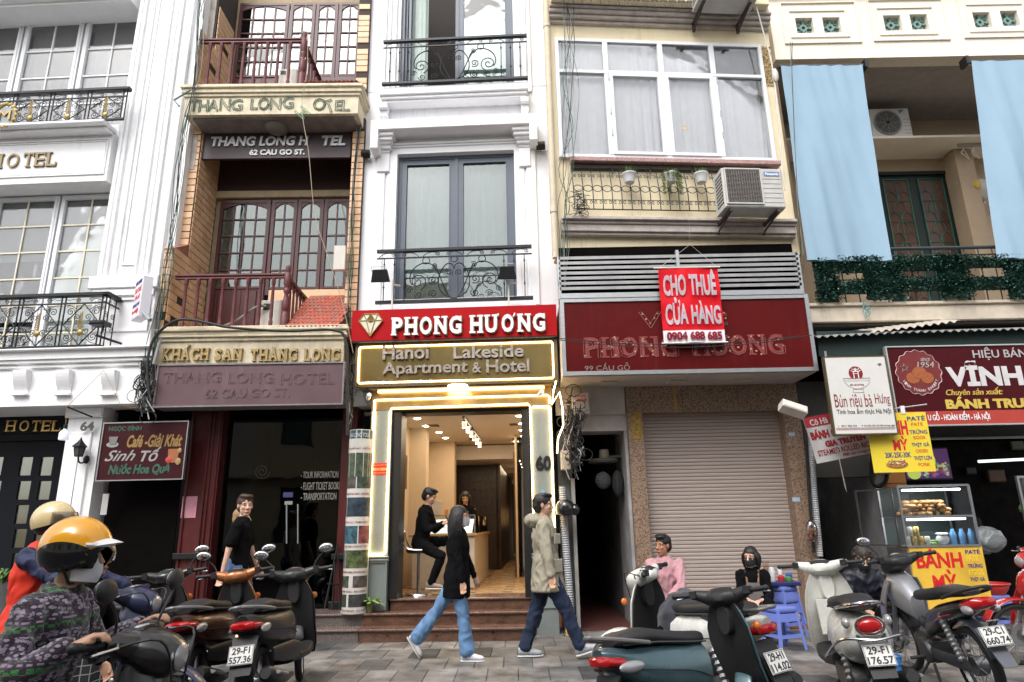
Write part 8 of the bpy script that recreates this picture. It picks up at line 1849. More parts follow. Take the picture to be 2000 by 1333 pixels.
can=MB().lathe([(.026,0),(.033,.01),(.033,.105),(.026,.115)],(0,0,0),n=14);bot=MB().lathe([(.032,0),(.033,.02),(.030,.09),(.033,.13),(.014,.18),(.015,.20)],(0,0,0),n=14)
for x,z,c,lb in((-.36,0,0,'white drink can, first from the left in the bottom row of cans'),(-.28,0,1,'gold drink can, second from the left in the bottom row of cans'),(-.20,0,1,'gold drink can, third from the left in the bottom row of cans'),(-.32,.118,0,'white drink can on top of the can stack'),(-.24,.118,1,'gold drink can on top of the can stack'),(-.12,.0,0,'white drink can, rightmost in the bottom row of cans')):small('drink_can',lb,'can',can,M('can gold',(.62,.42,.12),.3,metal=.4)if c else M('can white',(.65,.62,.55),.3,metal=.2),x,.12,zs+.002+z,'drink cans in the cabinet')
for k in range(5):small('water_bottle','blue labelled water bottle, %s from the left on the lower cabinet shelf'%ORD[k],'bottle',bot,M('bottle blue',(.12,.30,.55),.2,coat=.3),.20+.055*k-.01*(k%2),.12+.06*(k%2),zs+.002,'water bottles in the cabinet')
small('steel_bowl','pale bundle with red lid in the middle of the lower cabinet shelf','bowl',MB().ball((0,0,.07),(.08,.06,.07),14,10).lathe([(.06,.13),(.075,.14),(.06,.155)],(0,0,0),n=16),M('pale wrapped bowl',(.62,.60,.60),.5),.08,.14,zs+.002)
small('cucumber_plate','plate of green cucumbers on the lower cabinet shelf','plate',MB().ball((0,0,.02),(.09,.03,.025),12,6).ball((.03,.02,.05),(.07,.03,.022),12,6),M('cucumber green',(.14,.28,.06),.4,var=.4,scale=20),-.07,.12,zs+.002)
c=wpt(1935,1150,9.0);T=Thing('red_basket','red plastic colander on a blue stool beside the food cabinet','basket',WORLD,c);RP=M('red plastic',(.50,.03,.025),.4)
T.part('bowl',MB().lathe([(.14,c.z-.07),(.19,c.z),(.21,c.z+.06),(.20,c.z+.06),(.18,c.z)],(c.x,c.y,0),n=26,caps=False),RP,smooth='all');T.part('rim',MB().tube([(c.x+.21*cos(a*pi/14),c.y+.21*sin(a*pi/14),c.z+.06)for a in range(28)],.012,6,closed=True),RP)
o=copy_tree(st0);o.matrix_world=Matrix.Translation((c.x,c.y,c.z-.52))@Matrix.Rotation(.2,4,'Z');o['label']='blue plastic stool under the red colander by the cabinet';o['group']='blue plastic stools on the pavement'
for k,(px,py,s_,cc)in enumerate(((1945,930,.16,(.16,.08,.04)),(1895,920,.10,(.03,.03,.03)),(1985,870,.12,(.10,.12,.06)))):
 q=FQ.at(px,py,2.9);single('wall_picture',('brown framed picture on the dark bakery wall','black speaker on the dark bakery wall','small green picture high on the dark bakery wall')[k],'picture',FQ,MB().cbox(q.x-s_,q.x+s_,2.86,2.95,q.z-s_*.7,q.z+s_*.7,.02),M('bakery clutter %d'%k,cc,.5),o=q)
T=Thing('side_cabinet','second glass cabinet cut off by the right edge beside the bakery person','cabinet',FQ,FQ.at(1990,1000,-.3));q=FQ.at(1983,930,-.3)
T.part('frame',MB().frame(q.x,q.x+.9,.9,q.z,.03,-.32,-.28),STEEL);T.part('glass',MB().box(q.x+.03,q.x+.87,-.301,-.299,.93,q.z-.03),GLSCLR);T.part('greens',MB().ball((q.x+.3,-.1,1.5),(.2,.1,.1)),M('cucumber green'));T.part('lamp',MB().tube([(q.x-.05,.3,q.z+.25),(q.x+1,.3,q.z+.28)],.02,8),M('soft tube',(.8,.85,.85),.4,emit=(.8,.9,.9),es=.8))
rg=random.Random(31)
for px,py,lab in((1388,1245,'crumpled white tissue on the paving by the red threshold'),(1905,1298,'orange peel scrap on the paving under the motorbikes')):
 g=gnd(px,py);single('litter',lab,'litter',WORLD,MB().grid(lambda u,v:(g.x+(u-.5)*.12+.01*sin(v*9),g.y+(v-.5)*.14,.012+.012*abs(noise.noise(Vector((u*5,v*5,px))))),6,6),M('tissue white',(.7,.7,.68),.8)if px<1500 else M('orange peel'),o=(g.x,g.y,0))
 #  people
def remesh(mb,vox,it=3,wr=0.0,wsc=14,seed=0):
 me=mb.mesh('t',None);o=bpy.data.objects.new('t',me);COL.objects.link(o)
 m=o.modifiers.new('r','REMESH');m.mode='VOXEL';m.voxel_size=vox;s=o.modifiers.new('s','SMOOTH');s.factor=.5;s.iterations=it
 dg=bpy.context.evaluated_depsgraph_get();r=bpy.data.meshes.new_from_object(o.evaluated_get(dg));bpy.data.objects.remove(o);bpy.data.meshes.remove(me)
 out=MB();nv=[v.normal.copy()for v in r.vertices];out.v=[tuple(v.co)for v in r.vertices];out.f=[tuple(p.vertices)for p in r.polygons];bpy.data.meshes.remove(r)
 if wr:
  for i,v in enumerate(out.v):
   p=Vector((v[0]*wsc,v[1]*wsc,v[2]*wsc*.55+seed));q=noise.noise(p+Vector((noise.noise(p*.5)*2,0,seed)))
   d=wr*(1-2.4*abs(q));out.v[i]=tuple(Vector(v)+nv[i]*d)
 return out
def cap(mb,a,b,ra,rb,n=12,fl=1.0):
 a,b=Vector(a),Vector(b);d=b-a
 if d.length<1e-4:return mb.ball(a,ra)
 u=d.normalized();mb.tube([a-u*ra*.6,a-u*ra*.25,a,a.lerp(b,.5),b,b+u*rb*.25,b+u*rb*.6],[ra*.6,ra*.92,ra,(ra+rb)/2,rb,rb*.92,rb*.6],n);return mb
def ik(a,t,l1,l2,bend):
 a,t,bend=Vector(a),Vector(t),Vector(bend);d=t-a;L=min(d.length,(l1+l2)*.999);u=d.normalized();x=(l1*l1-l2*l2+L*L)/(2*L);h=sqrt(max(0,l1*l1-x*x))
 n=(bend-u*bend.dot(u)).normalized();return a+u*x+n*h,a+u*L
def torso(mb,P,U,Fw,Ls,g=0.0,fem=False,hem=0.0,flare=0.0):
 w_=(.150,.160,.135,.160,.165,.11,.055)if not fem else(.155,.160,.118,.140,.142,.095,.045);d_=(.105,.115,.10,.118,.105,.075,.05)
 secs=[]
 for k,(z,a,b)in enumerate(zip((-.10-hem,-.02,.14,.32,.43,.50,.54),w_,d_)):
  e=g+(flare if k==0 else 0)+(.036 if hem>0 and k<2 else 0)+(.018 if hem>.1 and k in(2,3)else 0);a+=e;b+=e;secs.append([P+U*z+Ls*(a*cos(q))+Fw*(b*sin(q)+.01)for q in[k2*pi/9 for k2 in range(18)]])
 return mb.loft(secs)
HAIRB=M('black hair',(.012,.010,.010),.45,var=.4,scale=60,stretch=(1,1,.15),bump=.4,bscale=90);HAIRN=M('brown hair',(.06,.03,.018),.5,var=.4,scale=60);HAIRL=M('blonde hair',(.32,.20,.09),.5,var=.4,scale=60);HAIRG=M('greying hair',(.035,.025,.022),.6,var=.8,scale=50)
SK={'a':M('skin light tan',(.50,.29,.19),.5,var=.08,scale=20),'b':M('skin pale',(.62,.38,.28),.5,var=.08,scale=20),'c':M('skin ruddy tan',(.42,.20,.12),.5,var=.1,scale=20)}
EYEW=M('eye white',(.15,.11,.10),.4);LIP=M('lips',(.40,.13,.11),.5);MASKW=M('white face mask',(.62,.63,.66),.8,bump=.2);MASKB=M('black face mask',(.012,.012,.013),.8)
def person(label,x,y,phi,top,pants,shoe=None,skin='a',pel=(0,.93),lean=0.0,twist=0.0,head=(0,0),hands=None,feet=None,knee=(1,0,0),fem=False,hair='short',hairm=None,mask=None,sleeve=1.0,scale=1.0,wr=.010,hem=.0,flare=.0,legr=1.0,toes=(0,0),z=0.0,legw=0.0,shin=1.0,det=1.0,collar=None,face=True,grp=None,elb=None,skirt=None,bend_out=.3):
 T=Thing('person',label,'person',WORLD,(0,0,0),rot=.001,group=grp);T.e.matrix_world=Matrix.Translation((x,y,z))@Matrix.Rotation(radians(phi),4,'Z')@Matrix.Scale(scale,4)
 P=Vector((pel[0],0,pel[1]));U=Vector((sin(lean),0,cos(lean)));F0=Vector((cos(lean),0,-sin(lean)));Rt=Matrix.Rotation(twist,3,U);Fw=Rt@F0;Ls=U.cross(Fw)
 ns=P+U*.50;sh=[ns+Ls*(q*(.165 if fem else .185))-U*.055 for q in(1,-1)];hips=[P+Vector((0,q*.085,-.03))for q in(1,-1)]
 hands=hands or((.08,.24,.80),(.08,-.24,.80));feet=feet or((0,.10,.08),(0,-.10,.08))
 body,shirt,trou=MB(),MB(),MB();torso(body,P,U,Fw,Ls,-.018,fem);torso(shirt,P,U,Fw,Ls,.004+legw*0,fem,hem,flare)
 hc=ns+U*.16+Fw*.025;Hr=Matrix.Rotation(head[0],3,'Z')@Matrix.Rotation(head[1],3,'Y')@Matrix(((Fw.x,Ls.x,0),(Fw.y,Ls.y,0),(0,0,1))).normalized()
 cap(body,ns-U*.02,hc-U*.06,.052,.05);up=elb or((-.6,.5,-.6),(-.6,-.5,-.6))
 hm=MB()
 for i,q in enumerate((1,-1)):
  el,wr_=ik(sh[i],hands[i],.29,.25,up[i]);cap(body,sh[i],el,.043,.036);cap(body,el,wr_,.035,.024)
  sr=.062 if not fem else .052
  if sleeve>=1:cap(shirt,sh[i]-Ls*q*.01,el,sr,sr*.84);cap(shirt,el,el.lerp(wr_,.93),sr*.86,sr*.66)
  elif sleeve>.5:cap(shirt,sh[i],el,sr,sr*.84);cap(shirt,el,el.lerp(wr_,(sleeve-.5)*2),sr*.84,sr*.72)
  else:cap(shirt,sh[i],sh[i].lerp(el,.72),sr*1.02,sr*1.02)
  shirt.ball(sh[i]-Ls*q*.025,.062 if not fem else .054,12,8)
  d=(wr_-el).normalized();sd=d.cross(Vector((0,0,1)))
  sd=(sd if sd.length>.2 else Vector((1,0,0))).normalized();pn=d.cross(sd).normalized()
  if pn.z<0:pn=-pn
  if d.z<-.6:sd=(Vector((1,0,0))-d*d.x).normalized();pn=Vector((0,-q,0))
  hm.loft([[wr_+d*t+sd*(w_*cos(a))+pn*(h_*sin(a))for a in[k*pi/5 for k in range(10)]]for t,w_,h_ in((-.03,.022,.018),(.01,.028,.017),(.05,.040,.016),(.085,.038,.013))])
  for k in range(4):
   b=wr_+d*.08+sd*(-.029+.0193*k);L=(.062,.07,.066,.052)[k];j1=b+(d*.85+pn*-.35).normalized()*L*.5;j2=j1+(d*.35+pn*-.9).normalized()*L*.32;j3=j2+(d*-.2+pn*-.95).normalized()*L*.28
   hm.tube([b-d*.01,b,j1,j2,j3],[.0095,.0095,.0088,.0078,.0062],7)
  tb=wr_+d*.02-sd*-.034;hm.tube([wr_+d*.005+sd*.02,tb+d*.015,tb+d*.045-pn*.012,tb+d*.062-pn*.022-sd*.012],[.014,.012,.010,.007],7)
  kn,an=ik(hips[i],feet[i],.43,.42,Vector(knee)+Vector((0,q*bend_out,0)));cap(body,hips[i],kn,.072,.045);cap(body,kn,an,.045,.033)
  if pants and not skirt:cap(trou,hips[i],kn,.092*legr,.066*legr);cap(trou,kn,kn.lerp(an,.97*shin),.064*legr,(.052+legw)*legr)
  tdir=Vector((cos(toes[i]),.08*q,sin(toes[i]))).normalized();sdn=Vector((0,1,0));un=tdir.cross(sdn).normalized();un=un if un.z>0 else-un;fb=an-un*.045
  so=MB().loft([[fb+tdir*t+sdn*(w_*math.copysign(abs(cos(a))**.8,cos(a)))+un*(zc_+h_*math.copysign(abs(sin(a))**.8,sin(a)))for a in[k*pi/8 for k in range(16)]]for t,w_,zc_,h_ in((-.075,.018,.02,.03),(-.06,.034,.025,.045),(-.01,.038,.03,.05),(.06,.042,.016,.038),(.12,.046,.004,.028),(.17,.038,-.002,.022),(.195,.016,-.006,.012))])
  if shoe:
   sp=T.part('shoe',remesh(so,.011,1),shoe[0],smooth='all')
   T.part('shoe_sole',MB().loft([[fb+tdir*t+sdn*(w_*cos(a))+un*(-.033+.011*sin(a))for a in[k*pi/8 for k in range(16)]]for t,w_ in((-.08,.02),(-.055,.037),(0,.040),(.07,.046),(.13,.049),(.18,.038),(.203,.012))]),shoe[1],sp,smooth=True)
  else:cap(body,an,an+tdir*.12,.035,.03)
 if pants and not skirt:trou.loft([[P+U*zz+Ls*(a*cos(q))+Fw*(b*sin(q))for q in[k2*pi/9 for k2 in range(18)]]for zz,a,b in((-.12,.10,.09),(-.06,.165,.12),(.02,.16,.12),(.08,.14,.11))])
 def H(a,b,c):return hc+Hr@Vector((a,b,c))
 hd=MB();hd.ball(H(-.012,0,.035),(.098,.078,.092),20,14,Hr);hd.ball(H(.02,0,-.035),(.072,.062,.085),18,12,Hr);hd.ball(H(.055,0,-.095),(.030,.032,.022),12,8,Hr)
 hd.tube([H(.078,0,.03),H(.098,0,-.005),H(.112,0,-.025),H(.092,0,-.038)],[.009,.011,.015,.008],8)
 for q in(1,-1):hd.ball(H(.062,q*.034,-.02),(.026,.026,.022),10,8,Hr);hd.ball(H(-.005,q*.079,.0),(.020,.010,.032),10,8,Hr);hd.ball(H(.068,q*.03,.030),(.016,.030,.014),10,6,Hr);hd.ball(H(.070,q*.031,.006),(.011,.020,.012),10,6,Hr);hd.ball(H(.100,q*.012,-.032),.009,8,6)
 hd.ball(H(.084,0,-.062),(.014,.026,.009),10,6,Hr);hd.ball(H(.080,0,-.076),(.013,.020,.008),10,6,Hr)
 cap(hd,hc-U*.05,hc-U*.14,.046,.05)
 b1=remesh(body,.018,2);h1=remesh(hd,.0055/det,2);h2=remesh(hm,.0065,1);b1.add(h1.v,h1.f);b1.add(h2.v,h2.f)
 bo=T.part('body',b1,SK[skin],smooth='all',kind='x')
 if face:
  for q in(1,-1):
   T.part('eye',MB().ball(H(.078,q*.031,.008),(.0062,.0125,.0058),10,6,Hr),EYEW,bo,smooth=True);T.part('pupil',MB().ball(H(.0832,q*.031,.008),(.0025,.0058,.0056),8,6,Hr),INKBLK,bo)
   T.part('eyebrow',MB().tube([H(.090,q*.014,.030),H(.092,q*.032,.036),H(.080,q*.048,.031)],[.0025,.003,.0015],5),hairm or HAIRB,bo)
  if not mask:T.part('lips',MB().tube([H(.088,.022,-.069),H(.0985,.008,-.067),H(.0985,-.008,-.067),H(.088,-.022,-.069)],[.002,.006,.006,.002],6),LIP,bo,smooth=True)
 if mask:T.part('face_mask',MB().grid(lambda u,v:H(.006+(.094+.018*sin(pi*min(1,v*1.1))*(1-abs(2*u-1)**1.5))*cos((2*u-1)*1.35),(.072+.006*v)*sin((2*u-1)*1.35),-.112+(.118-.03*abs(2*u-1))*v+.012*abs(2*u-1)),16,10),mask,bo,smooth='all')
 hmt=hairm or HAIRB
 if hair:
  cm=MB()
  if hair!='none':cm.ball(H(-.022,0,.052),(.104,.088,.090),20,12,Hr);cm.ball(H(-.058,0,.0),(.068,.078,.082),16,10,Hr)
  if hair=='short':cm.ball(H(.045,.01,.108),(.058,.062,.028),14,8,Hr);cm.ball(H(.02,-.03,.115),(.06,.05,.028),12,8,Hr)
  if hair=='curly':
   rg=random.Random(5)
   for _ in range(60):v=Vector((rg.gauss(-.3,.8),rg.gauss(0,1),rg.gauss(.5,.8))).normalized();cm.ball(H(-.03+v.x*.10,v.y*.10,.03+v.z*.10),.022,8,6)
  if hair in('long','bob','tail'):
   L={'long':.40,'bob':.20,'tail':.30}[hair]
   for k in range(30):
    a=radians(68+224*k/29);r_=.088 if hair!='tail' else .05;b=H(-.015+r_*cos(a)*1.05,r_*sin(a),.05);e_=b+Vector((0,0,-L*(.9+.15*sin(k*7))))+(Hr@Vector((-.03,.012*sin(k*3),0)));mid=b.lerp(e_,.45)+Hr@Vector((.022*cos(a),.022*sin(a),0));cm.tube(bez(b,mid,mid,e_,7),[.018,.022,.022,.02,.018,.016,.010,.004],6)
  c2=remesh(cm,.010,1,.004,60);T.part('hair',c2,hmt,bo,smooth='all')
 tp=T.part('top',remesh(shirt,.0135/det,3,wr,seed=x*3),top,smooth='all',kind='x')
 if pants and not skirt:T.part('trousers',remesh(trou,.0135,2,wr*1.2,seed=y),pants,smooth='all',kind='x')
 if collar:T.part('collar',MB().loft([[ns+Vector((0,0,zz))+Ls*(r_*cos(q))+Fw*(r_*sin(q)-.0)for q in[k*pi/9 for k in range(18)]]for zz,r_ in((-.045,.09),(.0,.078),(.03,.074),(.03,.066),(-.02,.062))],caps=False),collar,tp,smooth='all')
 return T,dict(H=H,Hr=Hr,ns=ns,P=P,U=U,F=Fw,L=Ls,bo=bo,tp=tp,sh=sh,hc=hc)
WSH=(M('white shoe',(.72,.72,.74),.5),M('white sole',(.62,.62,.62),.6));GSH=(M('grey running shoe',(.40,.42,.45),.6,var=.3,scale=60),M('pale sole',(.60,.60,.60),.5));BSH=(BLACK,BLACK);BRS=(M('taupe shoe',(.28,.22,.17),.7),M('pale sole'))
DEN=M('blue denim',(.13,.25,.44),.85,var=.35,scale=7,bump=.25,bscale=180,stretch=(1,1,.4));DEN2=M('indigo denim',(.012,.022,.055),.85,var=.4,scale=7,bump=.2,bscale=180);DEN3=M('mid blue denim',(.07,.13,.25),.85,var=.3)
BKC=M('black cotton',(.0045,.0045,.0055),.95,var=.2,spec=.12);OLV=M('khaki grey jacket',(.33,.30,.225),.8,var=.14,scale=6,bump=.15,bscale=60)
T,d=person('woman in black jacket and light blue jeans with grey mask walking past the steps',-.68,7.95,0,BKC,DEN,WSH,fem=True,scale=.94,pel=(0,.95),lean=.03,hands=((.22,.20,.86),(.10,-.24,.78)),feet=((-.48,.09,.22),(.14,-.09,.075)),toes=(-1.0,0),hair='long',mask=M('grey face mask',(.38,.36,.38),.8),hem=.16,flare=.012,legw=.030,det=1.2,collar=BKC,knee=(1,0,0),bend_out=.05)
T,d=person('man in khaki grey hooded jacket and dark jeans walking to the right',.33,7.95,0,OLV,DEN2,GSH,scale=1.02,pel=(0,.93),lean=-.04,hands=((.05,.30,.84),(.05,-.30,.80)),feet=((-.25,.09,.085),(.36,-.09,.10)),toes=(0,.30),hem=.14,flare=.035,legr=1.12,wr=.016,det=1.2,head=(-.15,0),collar=OLV,bend_out=.05)
T.part('hood',remesh(MB().ball(d['ns']+Vector((-.10,0,.0)),(.10,.13,.075)).ball(d['ns']+Vector((-.03,0,-.0)),(.10,.12,.05)),.012,2,.012),OLV,d['tp'],smooth='all')
for zz,w_,h_ in((.30,.05,.055),(.02,.065,.07)):T.part('pocket',MB().cbox(-w_,w_,-.012,0,-h_,h_,.008).xform(Matrix.Translation(d['P']+Vector((.13,-.14-(.035 if zz<.1 else 0),zz)))@Matrix.Rotation(.75,4,'Z')),OLV,d['tp'])
def low_head():pass
T,d=person('young man in black t-shirt and blue jeans walking right, looking at the camera',-3.42,8.6,8,BKC,DEN3,WSH,skin='b',scale=1.07,head=(-1.05,0),hands=((.18,.24,.86),(-.10,-.27,.84)),sleeve=.4,hairm=HAIRN,det=1.2,feet=((.25,.1,.08),(-.2,-.1,.1)),z=.0)
T,d=person('blonde woman in white top half hidden behind the young man in black',-3.60,9.0,5,M('white blouse',(.68,.68,.70),.8),DEN3,WSH,skin='b',fem=True,scale=.98,hair='tail',hairm=HAIRL,face=False,hands=((.1,.2,.85),(.0,-.24,.84)),sleeve=.8)
T,d=person('man in black reading a phone on a bar stool inside the jewellery shop',-1.40,10.2,-8,BKC,BKC,BRS,pel=(0,.80),lean=.16,head=(0,.35),hands=((.34,.06,1.06),(.34,-.06,1.04)),feet=((.50,-.02,.48),(.20,-.12,.22)),elb=((-.3,.5,-1),(-.3,-.5,-1)),z=.42,scale=.98)
T.part('phone',MB().cbox(-.005,.005,-.035,.035,-.07,.07,.003).xform(Matrix.Translation((.42,0,1.10))@Matrix.Rotation(-.5,4,'Y')),BLACK)
sx_,sy_=-1.42,10.2;b=Thing('bar_stool','chrome bar stool under the man reading a phone','stool',WORLD,(sx_,sy_,.47));b.part('seat',MB().lathe([(.16,1.04),(.19,1.06),(.19,1.09),(.16,1.11)],(sx_,sy_,0),n=22),BLACK,smooth=True);b.part('stem',MB().lathe([(.028,.50),(.028,1.04)],(sx_,sy_,0),n=12),CHR,smooth=True);b.part('base',MB().lathe([(.21,.472),(.20,.49),(.04,.52)],(sx_,sy_,0),n=26),CHR,smooth=True);b.part('back',MB().tube(smooth_pts([(sx_+.15,sy_-.18,1.09),(sx_-.16,sy_-.18,1.12),(sx_-.22,sy_,1.36),(sx_-.16,sy_+.18,1.12),(sx_+.15,sy_+.18,1.09)],5),.012,8),CHR,smooth=True)
person('shop clerk in black behind the counter with an open laptop',-.95,13.1,-90,BKC,BKC,None,fem=True,scale=.93,z=.44,head=(0,.3),hands=((.3,.12,1.0),(.3,-.12,1.0)),hair='bob')
l=FW.at(849,992,2.2);lt=Thing('laptop','open silver laptop on the shop counter in front of the clerk','laptop',FW,(l.x,2.2,l.z));lt.part('screen',MB().cbox(-.15,.15,0,.01,0,.22,.004).xform(Matrix.Translation((l.x,2.2,l.z-.1))@Matrix.Rotation(.9,4,'Z')@Matrix.Rotation(.2,4,'X')),M('laptop white',(.5,.5,.52),.4));lt.part('keyboard',MB().cbox(-.15,.15,0,.2,0,.012,.003).xform(Matrix.Translation((l.x,2.2,l.z-.12))@Matrix.Rotation(.9,4,'Z')),M('laptop white'))
PNK=M('pink striped shirt',(.50,.27,.30),.85,var=.10,scale=5,bump=.1,bscale=120)
T,d=person('man in pink shirt sitting on a low stool in front of the granite pillar',1.92,9.05,-110,PNK,DEN2,BSH,skin='c',pel=(0,.42),lean=.10,head=(-.55,0),hands=((.40,.10,.52),(.42,-.06,.50)),feet=((.50,.16,.08),(.46,-.16,.08)),det=1.2,collar=PNK,knee=(.3,0,1),scale=1.04,wr=.014)
GRY=M('grey apron cloth',(.15,.13,.13),.85,var=.15)
T,d=person('woman in black top, grey apron and black mask sitting by the blue stools',3.0,8.95,-112,BKC,BKC,WSH,skin='b',fem=True,pel=(0,.36),lean=.10,head=(-.30,.05),hands=((.36,.08,.50),(.36,-.05,.50)),feet=((.48,.08,.08),(.44,-.08,.08)),hair='bob',mask=MASKB,det=1.2,knee=(.3,0,1),sleeve=.85,scale=.95)
P_,U_,F_,L_=d['P'],d['U'],d['F'],d['L']
T.part('apron',MB().grid(lambda u,v:P_+U_*(.36-.42*v)+F_*(.142+.02*sin(pi*u)+.05*v)+L_*((u-.5)*(.16+.20*v)),10,12),GRY,smooth='all');T.part('apron_skirt',MB().grid(lambda u,v:P_+Vector((.14+.36*v+.0,0,-.02+.13*sin(pi*min(1,v*.8))-.30*max(0,v-.65)))+L_*((u-.5)*.46+.02*sin(v*9)),10,14),GRY,smooth='all');T.part('apron_strap',MB().tube([P_+U_*.36+F_*.145+L_*.07,d['ns']+L_*.08+F_*.06,d['ns']+L_*.07],.012,6,flat=.4).tube([P_+U_*.36+F_*.145-L_*.07,d['ns']-L_*.08+F_*.06,d['ns']-L_*.07],.012,6,flat=.4),M('brown strap',(.20,.09,.04),.6))
person('older woman in dark navy jacket with black mask sitting low behind the white scooter',4.18,8.55,-105,M('dark navy shell jacket',(.010,.012,.022),.5,var=.2),BKC,BSH,pel=(0,.34),lean=.35,head=(0,.45),hands=((.40,.08,.40),(.40,-.08,.40)),feet=((.45,.12,.08),(.45,-.12,.08)),hair='curly',hairm=HAIRG,mask=MASKB,knee=(.3,0,1),det=1.2,collar=BKC,wr=.015)
T,d=person('person in black hoodie and white mask standing inside the dark bakery',6.72,10.4,-120,M('black hoodie',(.006,.006,.007),.9),BKC,None,mask=MASKW,hair='short',hands=((.3,.1,.95),(.3,-.1,.95)),scale=.98,face=False)
T.part('hood',remesh(MB().ball(d['hc']+Vector((-.04,0,.02)),(.125,.115,.135)),.012,1),M('black hoodie'),d['tp'],smooth='all')
bg_=MB().ball((6.72,10.0,1.08),(.26,.2,.17),24,16);single('plastic_bag','bulging translucent grey plastic bag held by the person in black hoodie','bag',WORLD,remesh(bg_,.02,1,.03,9),M('grey plastic film',(.26,.28,.29),.3,bump=.6,bscale=30),o=(6.7,10,1.0),smooth='all')
def helmet(T,d,col,dark=None,visor=None,s=1.0,peak=None,clear=False):
 H,bo=d['H'],d['bo']
 def sph(a,e,r):return H(-.012+r[0]*cos(e)*cos(a),r[1]*cos(e)*sin(a),.03+r[2]*sin(e))
 R1=(.145*s,.120*s,.135*s);lo_=lambda a:-.12-.42*(1-cos(a))/2+.30*max(0,cos(a))**2
 hp=T.part('helmet_shell',MB().grid(lambda u,v:sph(u*2*pi,lo_(u*2*pi)+(pi/2-lo_(u*2*pi))*v,R1),40,16),col,bo,smooth='all')
 R2=tuple(k*.985 for k in R1);T.part('helmet_lining',MB().grid(lambda u,v:sph(u*2*pi,-.72-.1*(1-cos(u*2*pi))+.78*max(0,cos(u*2*pi))**3+(.9)*v,tuple(k*(.93+.05*v)for k in R1)),40,8),dark or BLACK,hp,smooth='all')
 if dark:
  for q in(1,-1):T.part('helmet_side_panel',MB().grid(lambda u,v:sph(q*(.45+2.2*u),-.62+.05*u+(.20+.62*sin(pi*(.08+.80*(1-u))))*v,tuple(k*1.012 for k in R1)),24,10),dark,hp,smooth='all')
 if peak:T.part('helmet_peak',MB().grid(lambda u,v:H(.108*s+.075*v*s*(1-.6*(2*u-1)**2)-.055*(2*u-1)**2,(2*u-1)*.095*s,.060-.022*v+.02*(1-(2*u-1)**2)),18,6),peak,hp,smooth='all');T.part('peak_band',MB().tube([sph(a,.13,tuple(k*1.02 for k in R1))for a in[-.9+1.8*k/14 for k in range(15)]],.010,6),peak,hp,smooth=True)
 if clear:T.part('helmet_visor',MB().grid(lambda u,v:sph(-1.2+2.4*u,-.35+.75*v,tuple(k*1.10 for k in R1)),20,10),glass('smoky visor',(.55,.55,.55),refl=1.2,base=.05),hp,smooth='all')
 T.part('chin_strap',MB().tube([H(.0,.095,-.04),H(.02,.06,-.115),H(.02,-.06,-.115),H(.0,-.095,-.04)],.008,6,flat=.5),BLACK,hp)
 return hp
def fleece():
 if 'patterned fleece' in MATS:return MATS['patterned fleece']
 m=M('patterned fleece',(.5,.5,.5),.95,sheen=.4,bump=.5,bscale=90);nt=m.node_tree;N=nt.nodes;b=N['Principled BSDF']
 tc=N.new('ShaderNodeTexCoord');sp=N.new('ShaderNodeSeparateXYZ');lnk(nt,tc.outputs['Object'],sp.inputs[0])
 vz=N.new('ShaderNodeTexVoronoi');vz.inputs['Scale'].default_value=42;vz.inputs['Randomness'].default_value=.8;mpp=N.new('ShaderNodeMapping');mpp.inputs['Scale'].default_value=(1,1,1.7);mpp.inputs['Rotation'].default_value=(.3,.5,.2);lnk(nt,tc.outputs['Object'],mpp.inputs[0]);lnk(nt,mpp.outputs[0],vz.inputs['Vector'])
 ck=N.new('ShaderNodeTexChecker');ck.inputs['Scale'].default_value=42;lnk(nt,tc.outputs['Object'],ck.inputs['Vector'])
 def mth(op,a,b_=None,c=None):
  n=N.new('ShaderNodeMath');n.operation=op
  for i,q in enumerate((a,b_,c)):
   if q is None:continue
   if isinstance(q,(int,float)):n.inputs[i].default_value=q
   else:lnk(nt,q,n.inputs[i])
  return n.outputs[0]
 fr=mth('FRACT',mth('MULTIPLY',sp.outputs['Z'],7.5));blob=mth('LESS_THAN',vz.outputs['Distance'],.46);vein=mth('GREATER_THAN',vz.outputs['Distance'],.10)
 A=mth('MULTIPLY',mth('MULTIPLY',blob,vein),mth('LESS_THAN',fr,.56));G=mth('MULTIPLY',ck.outputs['Fac'],mth('MULTIPLY',mth('GREATER_THAN',fr,.66),mth('LESS_THAN',fr,.82)))
 L2=mth('MULTIPLY',mth('LESS_THAN',mth('ABSOLUTE',mth('SUBTRACT',fr,.91)),.03),mth('LESS_THAN',mth('FRACT',mth('MULTIPLY',sp.outputs['X'],30)),.6))
 def mix(f,a,c):
  n=N.new('ShaderNodeMix');n.data_type='RGBA';lnk(nt,f,n.inputs[0])
  if isinstance(a,tuple):n.inputs[6].default_value=(*a,1)
  else:lnk(nt,a,n.inputs[6])
  n.inputs[7].default_value=(*c,1);return n.outputs[2]
 o=mix(L2,mix(G,mix(A,(.022,.014,.026),(.27,.22,.29)),(.035,.17,.04)),(.26,.19,.26));lnk(nt,o,b.inputs['Base Color']);return m
T,d=person('rider in a black, lilac and green patterned fleece with yellow helmet at bottom left',-1.80,2.86,6,fleece(),BKC,BSH,skin='a',pel=(-.12,.78),lean=.14,head=(-.05,.03),hands=((.18,.31,1.10),(.18,-.31,1.10)),feet=((.30,.14,.40),(.30,-.14,.40)),knee=(1,0,.6),hair=None,mask=MASKW,wr=.016,det=1.3,collar=fleece(),elb=((-.5,.5,-.8),(-.5,-.5,-.8)),scale=.93)
helmet(T,d,M('gloss yellow shell',(.80,.36,.01),.16,var=.05,coat=.8),dark=M('gloss black shell'),peak=M('white peak plastic',(.74,.74,.74),.3),s=1.03)
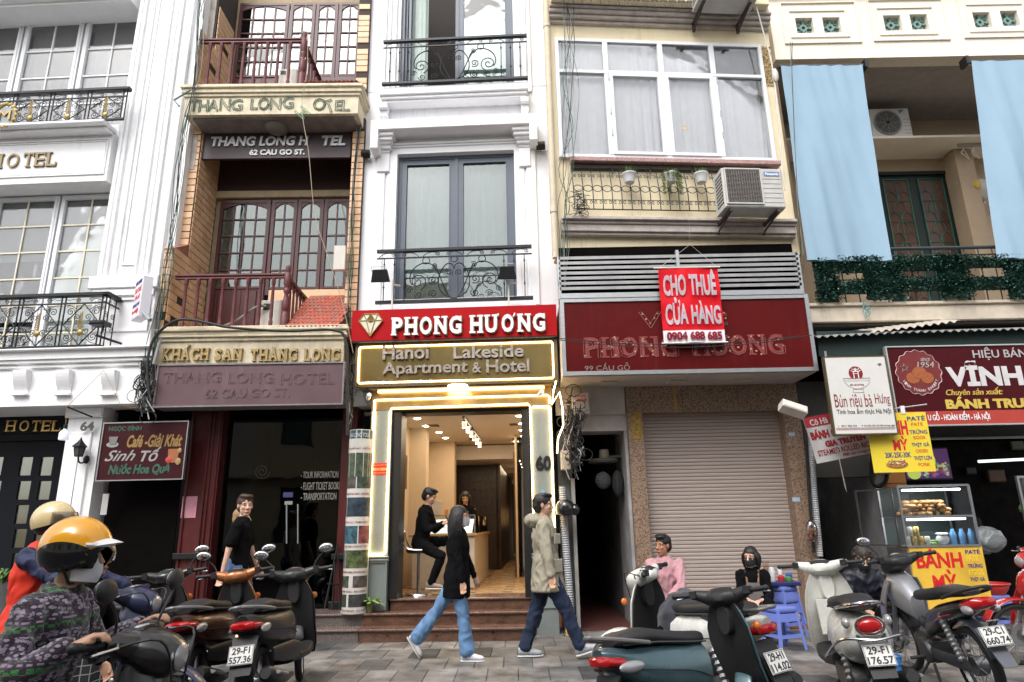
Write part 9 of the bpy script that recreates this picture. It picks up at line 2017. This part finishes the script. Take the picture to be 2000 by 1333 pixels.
NVY=M('navy quilted jacket',(.018,.025,.075),.7,var=.2);RDV=M('bright red vest',(.75,.035,.012),.7,var=.06)
T,d=person('rider in bright red vest over navy jacket with cream helmet at the left edge',-3.24,4.9,2,NVY,BKC,BSH,skin='c',pel=(-.10,.82),lean=.05,hands=((.42,.28,1.02),(.42,-.28,1.02)),feet=((.30,.14,.40),(.30,-.14,.40)),knee=(1,0,.6),elb=((-.4,.5,-.9),(-.4,-.5,-.9)),det=1.2,wr=.018,hair=None)
v=MB();torso(v,d['P'],d['U'],d['F'],d['L'],.030,False,.12,.03);T.part('vest',remesh(v,.014,2,.012),RDV,d['tp'],smooth='all');helmet(T,d,M('cream helmet shell',(.66,.52,.28),.25,var=.1,coat=.5),clear=True,s=1.0)
PLD=M('plaid skirt',(.03,.03,.035),.9);nt=PLD.node_tree;bk2=nt.nodes.new('ShaderNodeTexBrick');bk2.offset=0;bk2.inputs['Scale'].default_value=9;bk2.inputs['Mortar Size'].default_value=.03;bk2.inputs['Brick Width'].default_value=.5;bk2.inputs['Row Height'].default_value=.5;bk2.inputs['Color1'].default_value=(.02,.02,.024,1);bk2.inputs['Color2'].default_value=(.035,.035,.04,1);bk2.inputs['Mortar'].default_value=(.35,.35,.35,1)
tcx=nt.nodes.new('ShaderNodeTexCoord');mpx=nt.nodes.new('ShaderNodeMapping');mpx.inputs['Rotation'].default_value=(pi/2,.35,0);lnk(nt,tcx.outputs['Object'],mpx.inputs[0]);lnk(nt,mpx.outputs[0],bk2.inputs[0]);lnk(nt,bk2.outputs[0],nt.nodes['Principled BSDF'].inputs['Base Color'])
T,d=person('woman in black sweater with white collar and plaid skirt behind the fleece rider',-2.50,4.1,4,BKC,None,BSH,fem=True,skirt=True,scale=.80,hands=((.30,.18,.85),(.30,-.18,.85)),hair=None,det=1.1,collar=M('white blouse'),mask=None,legw=.0)
T.part('skirt',MB().loft([[Vector((d['P'].x+(a*1.0+.012*sin(9*q))*cos(q),(a*1.15+.012*sin(9*q))*sin(q),zz))for q in[k*pi/24 for k in range(48)]]for zz,a in((1.02,.125),(.90,.165),(.70,.20),(.45,.24))]),PLD,smooth='all');helmet(T,d,M('cream helmet shell'),clear=True,s=.95)
